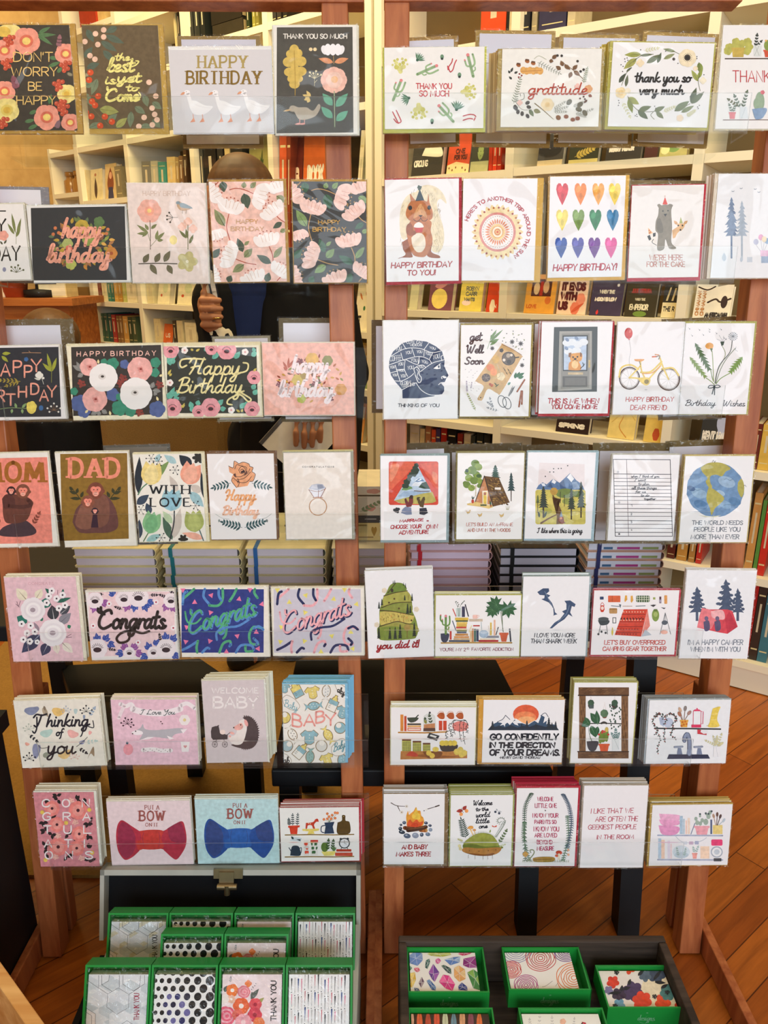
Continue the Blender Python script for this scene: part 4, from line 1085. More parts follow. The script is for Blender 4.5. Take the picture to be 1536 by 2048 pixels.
card(RL,'e2','40 97 732 97 742 642 40 646','royal blue congrats card with green and blue ribbon lettering','blue ribbon congrats',lambda:conf('#2d3e88','#55b081','#5a8fd0','#ef7fa8','52 112 700 112 698 612 50 612',0),'#f0ebe0','#e6ddc8',(4,12,6,4),1)
card(RL,'e2','762 102 1480 105 1496 630 776 640','lavender grey congrats card with pink and navy ribbon lettering','lavender ribbon congrats',lambda:conf('#cfccd8','#f0b0b8','#26305e','#ecdf74','776 112 1462 112 1470 610 780 612',745),'#efebdf','#e6ddc8',(8,12,4,4),1)

def poppy(c,x,y,w,h,a=0):
 ca,sa=math.cos(math.radians(a)),math.sin(math.radians(a))
 q=[]
 for u,v in((-.5,-.1),(-.42,-.4),(-.15,-.5),(.15,-.45),(.45,-.4),(.5,-.05),(.25,.35),(0,.5),(-.28,.35)):q+=[x+u*w*ca-v*h*sa,y+u*w*sa+v*h*ca]
 P(c,q,True)
def a_think():
 for c,x,y,w,h,a in(('#8a93b0',232,300,110,60,-10),('#ecc77c',425,308,95,62,5),('#b8d4cc',340,465,95,55,-15),('#f0b6b0',530,470,85,55,20),('#8f96b4',265,595,60,110,5),('#ecc98c',475,620,100,60,-20),('#8a9ab4',615,345,18,34,0),('#efae9c',198,543,34,24,20),('#8c93b8',600,530,46,28,-20),('#f0b0ac',658,460,24,30,20),('#b9d0d0',553,303,28,40,0)):poppy(c,x,y,w,h,a)
 for q in((650,340,690,280),(625,530,700,520)):SP('#9fb2c6' if q[1]<400 else '#bcd6d2',q[0],q[1],q[2],q[3],3,24,14)
 for q in((210,470,270,520),(575,570,630,605)):SP('#2c3138',q[0],q[1],q[2],q[3],3,22,13)
 for x,y,r,c in((630,305,42,'#2c2c34'),(215,650,42,'#2c2c34'),(210,435,38,'#b8bdb0'),(483,300,34,'#a8b0c0'),(545,640,34,'#e6b8b0')):berry_sprig(c,x,y,r,7,-200,20)
 E('#b8a890',330,305,18,34,-25);L('#a89c88',330,300,355,345,20);L('#8a7d6c',322,262,332,300,18);P('#a08c74','640 650 660 600 685 560 690 630 665 610',True);E('#9aa090',338,622,24,20,-20)
 S('#4a4a48',4,'260 520 300 570 350 565');S('#4a4a48',4,'560 560 600 530 640 490')
 k='#2a2c36'
 T(k,'Thinking',240,325,650,415,13,'s',.1,8);S(k,11,'270 345 270 420 255 460 240 450');S(k,9,'620 400 600 470 590 485');S(k,7,'640 410 685 420 680 370')
 T(k,'of',410,428,462,480,10,'s',.1);T(k,'you',345,505,548,610,13,'s',.1)
card(RL,'e5','130 232 740 206 750 700 132 714','cream thinking of you card with blue and yellow flowers','cream thinking of you',a_think,'#f0ece0','#efe8d4',(3,4,10,3),5,rise=.0006)
def a_wolf():
 w='#f6eef2'
 S(w,30,'880 250 920 265 960 250 980 285');S(w,44,'970 285 1060 310 1200 315 1320 285');S(w,30,'1320 260 1370 245 1425 280');S('#f4e4ea',26,'870 350 890 300 910 260')
 T('#2f4a4e','I Love You',1022,290,1278,325,4.5,'s',.25)
 g='#b9b7bf'
 P(g,'1000 440 1030 420 1045 395 1060 430 1120 440 1200 435 1300 425 1340 430 1350 455 1280 470 1240 500 1130 490 1060 500 1020 510 1040 470 1000 460',True)
 P(w,'960 455 1000 440 1040 450 1040 470 990 475',True);P(w,'1320 435 1370 430 1340 465');P(w,'1020 515 1080 490 1130 490 1090 505');P(w,'1220 480 1275 500 1240 510');D('#40383c',5,970,466,992,448)
 berry_sprig('#4a3040',932,395,44,9,-200,40);FL('#f4ecec',1350,365,40,6,'#eedca0',.3);D('#5a4048',5,1177,377,1187,392)
 E('#efa0ac',938,580,36,42);L('#4a6a7a',932,545,928,518,18);S('#f4eef0',30,'1045 585 1120 580 1180 590 1250 588')
 for k in range(13):D('#6a5a64',3,1050+k*16,578+(k%3)*9)
 P('#f6f0f2','1322 525 1388 525 1380 598 1330 598');HEART('#e0a0a4',1355,550,26,22)
card(RL,'e5','826 216 1432 216 1450 690 830 696','pink I love you card with a running grey wolf and white banner','pink wolf love',a_wolf,'#ecc6d6','#ece4d4',(3,4,6,3),5,rise=.0008)
def a_hedge():
 T('#f2ecec','WELCOME',140,148,530,192,9);T('#f2ecec','BABY',155,225,520,312,16)
 b='#54484a'
 P(b,'395 395 450 385 500 430 525 500 520 590 480 645 420 655 340 640 300 620 360 610 400 580 430 500 425 430',True)
 for k in range(26):
  t=math.radians(-95+k*8);x,y=420+108*math.cos(t),520+135*math.sin(t);L(b,x-12*math.cos(t),y-12*math.sin(t),x+10*math.cos(t),y+12*math.sin(t),12)
 P('#efe6e2','370 420 410 410 430 440 420 540 390 610 330 620 290 590 285 555 330 540 350 500',True);P('#eab0a8','318 475 350 455 385 440 400 470 380 495 340 498',True);D('#2c2426',6,322,478,380,455);E('#e8a8a4',425,440,14,30,-20);L('#eab0a8',330,530,280,515,22);L('#eab0a8',300,555,278,545,18)
 P('#4c4446','132 510 140 475 170 465 195 465 200 480 208 520 272 540 270 575 150 580 135 560');E('#f0dcd4',230,515,24,20);L('#4c4446',180,480,200,455,14);S('#4c4446',5,'265 540 290 520')
 for x in(165,248):
  S('#4c4446',3.5,[v for k in range(17)for v in(x+22*math.cos(k*math.pi/8),617+24*math.sin(k*math.pi/8))],None,False)
  for k in range(4):S('#4c4446',2,(x-20*math.cos(k*.785),617-22*math.sin(k*.785),x+20*math.cos(k*.785),617+22*math.sin(k*.785)),None,False)
 S('#4c4446',4,'165 600 180 580');S('#4c4446',4,'248 600 240 578')
card(RL,'e6','78 86 588 86 586 756 78 776','mauve welcome baby card with a hedgehog and pram','hedgehog welcome baby',a_hedge,'#d8cdd0','#e9e6da',(4,5,14,5),8,'#e8e4dc','#e6e2cc',rise=.0005,stackdx=.0012)
def a_baby():
 bl,ye,ol='#8fb9c4','#e4d27c','#8a7450'
 def blob(c,a):S(ol,6,a+' '+' '.join(a.split()[:2]),None,True);P(c,a,True)
 def bottle(x,y,a,c1,c2):
  ca,sa=math.cos(math.radians(a)),math.sin(math.radians(a))
  def tr(*q):return[w for u,v in zip(q[0::2],q[1::2])for w in(x+u*ca-v*sa,y+u*sa+v*ca)]
  for c,e in((ol,5),(None,0)):
   P(c or c2,tr(-38-e,-45-e,38+e,-45-e,38+e,45+e,-38-e,45+e));P(c or c1,tr(-38-e,-45-e,38+e,-45-e,38+e,-8,-38-e,-8))if c is None else None
   P(c or ye,tr(-22-e,-45,22+e,-45,16+e,-68-e,-16-e,-68-e));P(c or ye,tr(-9-e,-66,9+e,-66,8+e,-88-e,-8-e,-88-e))
  for k in(0,14,28):S('#4a4a4a',3,tr(-28,-5+k,-12,-5+k),None,False)
 def suit(x,y,s,a,c):
  ca,sa=math.cos(math.radians(a)),math.sin(math.radians(a))
  def tr(q,e):return[w for u,v in zip(q[0::2],q[1::2])for w in(x+(u*ca-v*sa)*s*e,y+(u*sa+v*ca)*s*e)]
  q=(-30,-50,-15,-40,15,-40,30,-50,65,-20,52,0,34,-8,34,40,12,55,-12,55,-34,40,-34,-8,-52,0,-65,-20)
  P(ol,tr(q,1.09));P(c,tr(q,1));D('#f0efe6',4,*tr((0,-15),1));D('#f0efe6',4,*tr((0,8),1));D('#f0efe6',4,*tr((0,30),1))
 def candy(x,y,a,c,d):
  ca,sa=math.cos(math.radians(a)),math.sin(math.radians(a))
  def tr(*q):return[w for u,v in zip(q[0::2],q[1::2])for w in(x+u*ca-v*sa,y+u*sa+v*ca)]
  for e,cc in((6,ol),(0,c)):
   E(cc,x,y,46+e,32+e,a);P(cc,tr(36,0,74+e,-28-e,66,0,74+e,28+e));P(cc,tr(-36,0,-74-e,-28-e,-66,0,-74-e,28+e))
  for u in(-26,0,26):
   for v in(-14,6):D(d,4,*tr(u+(v>0)*10,v))
 def bib(x,y,a,c):
  for e,cc in((6,ol),(0,c)):E(cc,x,y,44+e,44+e)
  t=math.radians(a);E('#efece4',x+24*math.cos(t),y+24*math.sin(t),22,22)
 bottle(850,180,-28,ye,bl);suit(975,185,.95,-12,ye);candy(1090,175,95,'#e6e6e2','#8a9aa0');candy(985,298,-8,bl,'#e8f0f0');bottle(1140,295,24,bl,'#f0eee6');suit(1230,350,.95,20,bl);bib(745,395,-90,ye);suit(950,555,1.1,0,bl);candy(810,535,60,'#efece4','#3a3a3a');candy(1105,540,60,ye,'#f0ead0');bib(1205,480,-120,bl);bib(1050,630,-80,'#dcdcd6');bib(765,630,-40,'#a8c0c6');bottle(865,685,40,bl,'#f0eee6');candy(955,720,95,'#8fb4b0','#6a908c');suit(1095,740,.9,-20,ye);suit(745,150,.7,0,bl);candy(1220,745,95,bl,'#cfe0e4')
 blob('#f0eee8','728 235 760 210 800 225 840 255 868 300 840 330 790 325 745 290');T('#8fb9c4','Baby',740,240,850,300,6,'s',.1,-40)
 blob('#f0eee8','1135 640 1180 590 1230 570 1262 620 1240 690 1180 710 1140 690');T('#6aa0ac','Baby',1150,610,1245,680,7,'s',.1,40)
 blob('#f0eee8','1160 110 1200 115 1250 150 1262 210 1210 200 1175 150');T('#3a3a3a','aby',1180,130,1240,180,8,'s',.1,-30);blob('#f0eee8','725 690 770 710 800 760 740 780 715 740');T('#3a3a3a','ab',735,720,780,770,8,'s')
 for t,x0,y0,x1,y1,d in(('B',810,362,882,462,-14),('A',905,368,995,462,0),('B',1005,348,1072,440,12),('Y',1085,372,1168,465,16)):T('#efa39a',t,x0,y0,x1,y1,15,'h',0,d)
card(RL,'e6','726 121 1242 121 1252 770 738 770','baby card covered in iced biscuits, light blue envelope','biscuit baby',a_baby,'#f0ede6','#86c4e4',(3,10,22,3),9,'#9ccbe2','#7fc0e0',rise=.0006,stackdx=.0012)

def a_congrid():
 pk='#ee8a84'
 rnd=random.Random(2)
 for x,y in((240,215),(500,200),(575,220),(345,200),(330,330),(490,345),(230,380),(590,390),(240,450),(300,480),(600,490),(240,570),(490,540),(590,590),(420,660),(250,640),(600,680),(480,640),(430,480),(340,170)):
  for k in range(3):
   t=rnd.uniform(0,6.28);L('#2c2a2c',x,y,x+42*math.cos(t),y+42*math.sin(t),26)
 for x,y,r in((300,270,62),(510,285,75),(340,400,62),(520,475,62),(350,580,75),(500,590,62)):
  FL(pk,x,y,r,8,'#d8655c',.5);FL('#f2a098',x,y,r*.62,7,'#4a2a34',.3)
 for x,y in((455,205),(490,380),(350,490),(330,660),(540,670)):bunch('#f0bcae',x,y,7,10,3)
 for q in((600,420,620,350),(590,700,640,680),(215,480,245,430)):SP('#3a3234',q[0],q[1],q[2],q[3],4,22,10)
 D('#e8c860',17,222,300,602,280,415,385,625,625,248,685)
 for r,(row,y)in enumerate((('CON',195),('GRA',302),('TUL',408),('ATI',520),('ONS',615))):
  for k,ch in enumerate(row):
   x=(222,385,545)[k]+r*6;T('#f6eeee',ch,x,y,x+(20 if ch=='I' else 58),y+60,11)
card(RL,'g1','160 140 646 138 676 736 196 741','rose pink congratulations card with dark leaves and coral flowers','rose pink congratulations',a_congrid,'#d98d96','#f0ece0',(2,8,18,3),6,'#efe9dc','#efe6d0',rise=.0012)
def bow(c,c2,c3,x,y,s):
 def tr(q):return[v*s+(x if i%2==0 else y)for i,v in enumerate(q)]
 P(c,tr((-90,-55,-160,-100,-230,-145,-262,-130,-280,-80,-285,0,-270,95,-240,150,-205,175,-150,150,-100,105,-75,85,75,85,110,105,160,150,200,172,235,140,275,70,285,0,275,-75,250,-138,180,-110,90,-58,0,-70)),True)
 P(c2,tr((-270,-70,-240,-130,-180,-105,-130,-20,-150,40,-260,60)),True);P(c2,tr((130,-80,230,-130,265,-60,270,30,160,20)),True);P(c3,tr((-120,20,-60,20,-60,80,-110,90)),True);P(c2,tr((-270,20,-150,0,-130,80,-190,160,-250,120)),True)
 P(c3,tr((-95,-60,0,-70,95,-60,80,0,92,80,-90,82,-80,0)),True)
 for q in((-60,-50,-70,0,-60,70),(60,-50,70,0,60,70)):S(c2,4*s,tr(q))
def a_bow(c,c2,c3,tc,x,y,dx,dy,s):
 bow(c,c2,c3,x,y,s)
 T(tc,'PUT A',1050+dx,245+dy,1165+dx,278+dy,5,'b');T(tc,'BOW',1008+dx,292+dy,1205+dx,368+dy,13,'b');T(tc,'ON IT',1055+dx,388+dy,1155+dx,415+dy,4.5,'b')
card(RL,'g1','760 216 1426 206 1428 720 762 730','pale pink put a bow on it card with a red bow tie','red bow tie',lambda:a_bow('#b8364a','#9c3450','#c8403c','#a5605c',1102,512,0,0,1.0),'#efdadf','#efe8da',(2,8,4,2),3)
card(RL,'g2','55 121 730 113 735 650 50 653','pale blue put a bow on it card with a navy bow tie','navy bow tie',lambda:a_bow('#2f529c','#3a4a84','#3462b0','#a0605c',408,430,-692,-92,1.02),'#bfdfe4','#dfe8e0',(2,8,4,2),3)
def a_shelf():
 for y in(412,595):S('#8a6a2c',9,(790,y+3,1000,y,1200,y+2,1360,y-2),None,False)
 P('#d8442c','815 338 912 335 910 352 895 352 890 408 835 408 825 355 815 355');S('#b83420',3,'828 356 896 352')
 for x,h in((820,285),(852,248),(895,245)):SP('#24343a',x+(856-x)*.15,335,x,h,5,20,8,'#24343a',4,60)
 P('#e6d06c','932 365 1072 362 1070 378 1025 385 1035 405 975 408 985 385 935 380');P('#c8402c','962 315 1020 308 1040 285 1060 280 1068 305 1050 305 1030 330 1038 360 1022 360 1010 335 980 335 972 360 960 360',True);D('#f0d8b0',4,1000,320,985,318)
 P('#2c3b58','1115 312 1200 305 1185 345 1198 402 1115 405 1125 345');S('#2c3b58',8,'1120 335 1092 345 1090 385 1112 395')
 for x,y in((1140,238),(1180,250),(1205,230),(1225,232),(1112,285),(1155,262),(1172,280),(1205,275),(1140,280)):S('#6a7a5a',2,(x,y,1155,308),None,False);D('#e0702c',11,x,y);D('#f0b080',4,x,y)
 P('#5a4320','1225 310 1260 295 1262 255 1275 248 1290 256 1292 295 1325 310 1325 400 1225 404',True);D('#c8b070',4,1276,260)
 P('#2f3a4a','832 585 840 530 855 505 895 505 912 530 915 585',True);S('#2f3a4a',7,'840 550 822 520');S('#2f3a4a',6,'905 530 925 520 922 560 912 570');P('#cfdde4','830 460 920 470 928 440 850 428');L('#2a3c3c',860,450,840,425,18);P('#2a3438','880 450 915 465 918 450')
 for x0,x1,c in((945,988,'#e0503c'),(1002,1062,'#3f6a40')):
  R('#e8e4e0',x0,458,x1,585,6)
  for k in range(9):L(c,x0+8+(k*13)%(x1-x0-14),475+(k%3)*34,x0+12+(k*11)%(x1-x0-16),505+(k%3)*34,15)
 R('#c8342c',1000,456,1064,480,5);R('#d8d4d0',944,512,990,524)
 P('#e8d878','1090 552 1212 548 1195 585 1115 588');E('#5f7a38',1118,515,30,40);SP('#3f5a34',1140,545,1150,460,4,26,12);SP('#3f5a34',1180,545,1190,465,4,26,12)
 for k in range(7):L('#5a7848',1195,550,1170+k*8,500+abs(k-3)*5,8)
 R('#b8402c',1215,532,1340,552,5);R('#c8503c',1205,560,1350,588,5);E('#3a3e44',1282,482,46,44);E('#e6e8ee',1282,482,37,36);S('#3a3e44',3,'1282 482 1282 458');S('#3a3e44',3,'1282 482 1300 490');D('#3a3e44',10,1252,448,1310,446);S('#3a3e44',5,'1260 520 1254 530');S('#3a3e44',5,'1305 520 1310 530')
card(RL,'g2','740 190 1402 185 1406 626 762 636','white card of kitchen shelves with jug and potted plants, red envelope','kitchen shelves red',a_shelf,'#f2f0ee','#b82c3c',(3,2,14,12),6,'#f0eee8','#b02c3a',rise=.0012,stackdx=.0010)

# ------------------------------------------------------------------ the cards of the right rack
def cactus(x,y,s,a,c='#9dbb8c',fl='#e88c8c'):
 t=math.radians(a)
 def tr(u,v):return(x+s*(u*math.cos(t)-v*math.sin(t)),y+s*(u*math.sin(t)+v*math.cos(t)))
 def seg(w,*q):S(c,w*s,[k for i in range(0,len(q),2)for k in tr(q[i],q[i+1])])
 seg(22,0,90,0,0,0,-70);seg(15,2,20,30,5,38,-25,36,-75);seg(13,-2,10,-28,0,-32,-40);seg(10,0,55,26,45,30,25)
 S('#7d9c70',2*s,[*tr(-4,85),*tr(-4,-60)]);S('#7d9c70',2*s,[*tr(4,85),*tr(4,-60)]);D(fl,13*s,*tr(0,-78));D(fl,7*s,*tr(-32,-46))
def pear(x,y,s,a):
 t=math.radians(a);rnd=random.Random(int(x))
 for u,v,r in((0,30,26),(-28,18,20),(30,15,20),(-30,-15,17),(28,-18,16),(0,-5,13),(-45,-35,11),(48,-40,12),(-20,-45,12),(20,-50,12),(-60,0,10),(62,-5,9),(5,55,18)):
  E('#ccc866' if(u+v)%3 else '#dcd88c',x+s*(u*math.cos(t)-v*math.sin(t)),y+s*(u*math.sin(t)+v*math.cos(t)),r*s)
def agave(x,y,s,a):
 for k in range(-3,4):
  t=math.radians(a+k*17);L('#4f7a58' if k%2 else '#7da088',x,y,x+s*70*math.cos(t),y+s*70*math.sin(t),14*s)
 E('#2f5a40',x,y,12*s)
def redcac(q):
 for p in q:S('#c8474c',9,p)
def a_cacti():
 pear(165,290,1,0);pear(740,510,1,90);pear(325,680,1.05,180)
 cactus(395,330,1.05,66);cactus(750,290,1.1,-14);cactus(145,495,1.05,22);cactus(545,690,1.05,-42)
 agave(310,250,.95,-50);agave(240,565,1,160);agave(635,660,1.1,-75)
 redcac(('580 345 570 310 595 270 602 240','585 350 605 330 620 280 635 250','565 330 562 300'));redcac(('105 680 130 730 150 770','135 668 160 720 175 760 150 775','115 740 140 770'));redcac(('690 715 740 702 780 705 795 720','690 750 740 735 770 740','790 730 780 750'))
 for x,y in((515,225),(660,375),(432,758)):E('#6f9474',x,y-2,15,20);E('#2e3a34',x,y+14,11,10)
 T('#cf4a4c','THANK YOU',300,445,595,488,7.5,jit=.04);T('#cf4a4c','SO MUCH',328,505,570,550,8,jit=.04)
card(RR,'c3','34 144 863 141 863 812 42 826','white thank you so much card with green and red cacti','cactus thank you',a_cacti,'#f4f2ee','#c6c552',(14,4,18,30),3,None,'#c3b46a')

def wreath_oval(cx,cy,rx,ry,items):
 for a,fn in items:
  t=math.radians(a);fn(cx+rx*math.cos(t),cy+ry*math.sin(t),a)
def a_grat():
 br,gr,ol='#6b4a2e','#6f7a5a','#8f8c5e'
 for q in((1085,350,1105,310),(1080,360,1065,335),(1095,410,1070,385),(1115,360,1145,345)):L('#3c3f38',q[0],q[1],q[2],q[3],20)
 D('#8a3434',8,1158,365,1176,378,1152,392)
 for x,y in((1150,290),(1222,258),(1272,275)):E('#a5602c',x,y,20,17,30);P('#5e3a20',(x-14,y-18,x+18,y-14,x+14,y-2,x-18,y-4))
 for k in range(6):E('#e0a95c',1190+k*28,335+(k%2)*6,26,30);
 S('#b8783a',4,'1170 345 1340 335')
 SP(gr,1110,610,1165,405,10,30,7,gr,3,60);SP('#8a9080',1310,270,1490,360,9,30,6,'#5a5a50',3,65);S('#b9b8a0',5,'1280 240 1320 215 1380 245')
 S('#7a7a68',5,'1125 585 1190 575 1195 530 1165 525 1168 550')
 for x,y,a in((1120,640,100),(1145,680,95),(1180,695,90),(1225,715,60),(1225,605,-30),(1235,640,20),(1130,650,90)):t=math.radians(a);E('#4a4238',x,y,20,15,a)
 S('#6a5a48',3,'1120 590 1180 660 1260 660');L(gr,1240,660,1275,720,34);L(ol,1275,665,1335,685,40);S('#8a7444',9,'1285 610 1360 670 1440 742',4)
 FL('#f0dcb4',1390,620,55,6,'#e8c88c',.4);E('#8a5a2c',1480,728,22,20,40)
 for q in((1440,660,1530,600),(1440,670,1550,640),(1440,680,1540,680),(1600,640,1680,600),(1650,700,1760,660),(1620,690,1700,720)):SP('#a9a89a',q[0],q[1],q[2],q[3],6,24,7)
 for x,y,a in((1570,600,-50),(1660,620,-40),(1700,690,60),(1650,660,20)):E('#6a6248',x,y,28,20,a)
 for x,y in((1545,720),(1600,745),(1640,735)):E('#8a4f2c',x,y,20,17)
 for q in((1520,300,1500,255),(1530,290,1580,330),(1430,240,1470,205),(1405,255,1440,262),(1600,330,1640,290),(1610,340,1660,380),(1590,350,1570,400),(1500,330,1460,300)):L('#7d5a3a',q[0],q[1],q[2],q[3],34,'#4a3420')
 for x,y in((1473,213),(1508,215),(1665,345),(1690,330),(1640,260)):D('#3a322c',11,x,y)
 S('#8a6a4a',4,'1500 260 1600 330 1690 410');SP('#8f9a7c',1690,440,1720,320,8,22,6,'#8f9a7c',3,60);FL('#dfa97a',1730,490,34,5);D('#5a3426',8,1670,530,1690,555,1660,570,1700,575)
 L('#8a4a2c',1730,540,1760,555,26);L('#6a4a34',1720,580,1690,610,20);FL('#f0c8bc',1160,605,24,4);FL('#ecc0b4',1640,470,26,4)
 T('#b8442c','gratitude',1228,440,1720,535,11,'s',.12,0)
card(RR,'c3','1005 157 1828 157 1828 800 1011 808','white gratitude card with an autumn leaf and acorn wreath','autumn wreath gratitude',a_grat,'#f2f0e9','#b39a5a',(34,6,22,26),5,'#efe6d8','#c9a86a',stackdx=-.0022,step=.004)

def a_olive():
 for c,x0,y0,x1,y1,w in(('#a0a452',600,290,475,295,42),('#a9a858',565,320,470,400,50),('#6f7858',640,355,745,290,40),('#5f6a50',720,355,748,275,28),('#6f7858',590,300,690,290,22),('#8d9a74',850,270,760,250,26),('#9aa070',765,325,850,285,30),('#4a5244',435,500,485,430,32),('#6a7258',485,530,500,440,26),('#4f5848',490,420,530,385,16),('#8a9a4c',1025,350,1045,440,44),('#a3aa58',1020,490,970,405,36),('#98a44c',1018,470,1050,400,30),('#5e6a54',965,650,1008,535,42),('#6f7a60',970,655,1065,565,42),('#7d8a6a',845,710,955,635,52),('#8a9470',895,720,990,670,34),('#a3a85c',500,610,585,660,48),('#8a944c',505,620,535,725,40),('#6f7a50',580,705,675,675,40),('#5f6a4c',575,705,650,770,44),('#7d8664',695,712,775,675,36),('#7d8664',710,715,765,765,36)):L(c,x0,y0,x1,y1,w,'#59603f')
 for q in('690 290 600 300 540 350','880 288 840 270 800 262','455 520 490 430 530 390','1020 360 1030 440 1020 490 1035 560','500 600 540 670 580 705 640 715 690 712','690 715 670 740 695 770','960 655 900 690 850 710'):S('#6a6a44',4,q)
 for q in((620,265,720,245),(460,640,515,750),(760,715,840,680),(930,750,990,710)):SP('#d8d6b0',q[0],q[1],q[2],q[3],5,26,10)
 FL('#f2e2c0',940,318,66,6,None,0,15,.6);E('#4a4038',940,315,24);E('#26221f',940,315,15)
 for k in range(16):D('#3a342e',2.5,940+31*math.cos(k*.39),315+31*math.sin(k*.39))
 D('#4a4038',11,840,326);FL('#f3dfb0',450,575,42,5,'#eccf94',.5);FL('#f3e0bc',592,355,30,4);FL('#f3e2c4',1000,395,18,5);FL('#f3ead0',1055,485,26,4);FL('#f0ddc4',885,762,26,5);FL('#f2e8d0',500,560,22,5)
 D('#2c2c2c',4,478,325,495,318,480,345,500,335,450,368,465,380,462,418,1010,308,1010,322,595,258,780,268,1062,442,870,358,432,632,436,650,430,668,565,735,555,745,568,750,698,675,706,690,960,604,1015,680,1028,668,1020,692)
 T('#2b2724','thank you so',555,425,965,495,12,'s',.1);T('#2b2724','very much',585,520,912,586,12,'s',.1)
card(RR,'c4','388 199 1132 210 1095 832 358 822','white thank you so very much card with an olive leaf wreath','olive wreath',a_olive,'#f3f2f2','#b9b04a',(22,10,14,20),5,'#efeada','#c9b24a',stackdx=-.0022,step=.004)

def pot(c,x0,x1,y0,y1,k=.12):
 w=x1-x0;P(c,(x0,y0,x1,y0,x1-w*k,y1,x0+w*k,y1));R(c,x0-w*.05,y0-(y1-y0)*.05,x1+w*.05,y0+(y1-y0)*.2)
def a_plants():
 S('#4a3428',9,(1220,323,1500,322,1800,324),None,False);S('#8a7a74',7,(1205,775,1500,774,1800,776),None,False)
 for x,y in((1300,200),(1250,240),(1340,215),(1385,200),(1290,235),(1395,235),(1240,265),(1380,265),(1320,240)):FL('#bcb95c',x,y,32,5)
 pot('#c9ad52',1270,1360,245,312,.06);SP('#3a4038',1440,260,1455,150,5,24,12,'#3a4038',3);SP('#3a4038',1440,240,1485,195,3,20,10)
 P('#dfe2de','1428 225 1490 225 1486 305 1430 305');S('#8a8f88',2,'1435 300 1470 225');S('#8a8f88',2,'1470 300 1440 225')
 pot('#d8593a',1505,1580,260,312);E('#8a9c4a',1540,225,34,42);D('#e8b060',8,1520,190,1548,182);pot('#6a8fb0',1640,1710,250,312)
 T('#c8464a','THANK YOU',1275,412,1760,495,7)
 SP('#6a7a68',1330,690,1290,600,4,26,12);SP('#5a6a50',1345,690,1380,570,5,26,12);SP('#6a6a48',1320,680,1245,625,4,22,12);P('#e2e8ec','1330 678 1380 678 1388 765 1326 765');S('#9aa8b0',2,'1340 760 1370 680')
 SP('#7a8a78',1270,720,1250,665,3,20,9);SP('#7a8a78',1275,720,1290,675,3,20,9);pot('#e0868c',1248,1295,720,768)
 E('#9db49a',1475,640,34,72);E('#9db49a',1450,655,22,40);FL('#e0808c',1495,572,16,5);P('#8aa4c4','1418 695 1525 690 1500 755 1470 770 1440 765',True);SP('#6a7a68',1600,720,1610,600,5,24,12);pot('#e8b060',1570,1640,700,768)
card(RR,'c4','1185 76 1832 76 1812 840 1165 840','white thank you card with shelves of potted plants, cut off at right','potted plant thank you',a_plants,'#f3f1ef','#e2d6b4',(6,4,8,8),1)

def a_squir():
 cr,f,fd='#ecdfbe','#bf7440','#9a5226'
 P(cr,'350 230 400 180 470 172 540 200 590 260 610 330 560 290 530 320 540 400 580 520 590 640 560 730 510 745 470 700 440 560 300 600 250 640 220 600 210 500 215 400 240 310 290 250',True)
 rnd=random.Random(5)
 for k in range(80):
  t=rnd.uniform(-.2,3.6);q=rnd.uniform(.62,.96)
  x,y=395-185*q*math.cos(t),470-290*q*math.sin(t)+(150 if t<.2 or t>3 else 0)
  if(x<245 or y<240 or x>490):S('#8a7448' if k%3 else '#d3bf8c',3,(x,y,x-8,y+26),1,False)
 for k in range(34):
  x,y=rnd.uniform(495,575),rnd.uniform(360,700);S('#c9b586',3,(x,y,x+10,y+34),1,False)
 P(fd,'230 660 300 630 310 740 320 785 270 790 215 790 195 800 260 765 240 720',True);P(fd,'460 640 490 660 480 740 550 775 545 795 450 780 440 700',True)
 P(f,'300 480 470 475 475 560 490 650 440 770 380 785 320 760 285 660 270 560',True);P('#efe6d2','310 620 350 585 400 585 425 620 430 690 400 740 355 740 320 690',True)
 P(fd,'300 490 270 520 268 580 300 605 340 595 360 565 330 560 320 520',True);P(f,'440 480 470 510 470 570 430 600 395 580 400 560 440 560',True)
 P(f,'305 310 300 245 345 300 410 300 445 310 455 245 465 320 490 390 490 450 460 475 430 480 390 475 340 480 290 470 262 420 280 350',True);P('#d99f66','340 400 390 330 430 400 440 450 390 430 330 455',True)
 for k in range(24):x,y=rnd.uniform(290,470),rnd.uniform(320,460);S('#8a4a24',2,(x,y,x+4,y+14),None,False)
 E('#23272a',300,366,17,20);E('#23272a',462,364,15,19);P('#3a2420','370 428 408 428 390 448');S('#3a2420',5,'330 465 350 480 375 475 390 455 405 475 430 478 448 462');S('#3a2420',4,'390 445 390 460')
 P('#1f3038','345 308 382 205 420 302');bunch('#4a5a50',380,195,9,8,1.6)
 P('#c83a34','335 530 412 530 402 575 348 575');P('#f3efea','330 530 340 505 370 488 400 500 416 528 390 535 350 535',True)
 T('#b3342c','HAPPY BIRTHDAY',138,835,652,880,9,'h',.12,12,.03);T('#b3342c','TO YOU!',275,900,512,942,9,'h',.1,5,.03)
card(RR,'c7','84 125 715 116 715 985 98 1000','happy birthday to you card with a squirrel in party hat','squirrel birthday',a_squir,'#f2f1f2','#b81f34',(3,10,26,24),1)

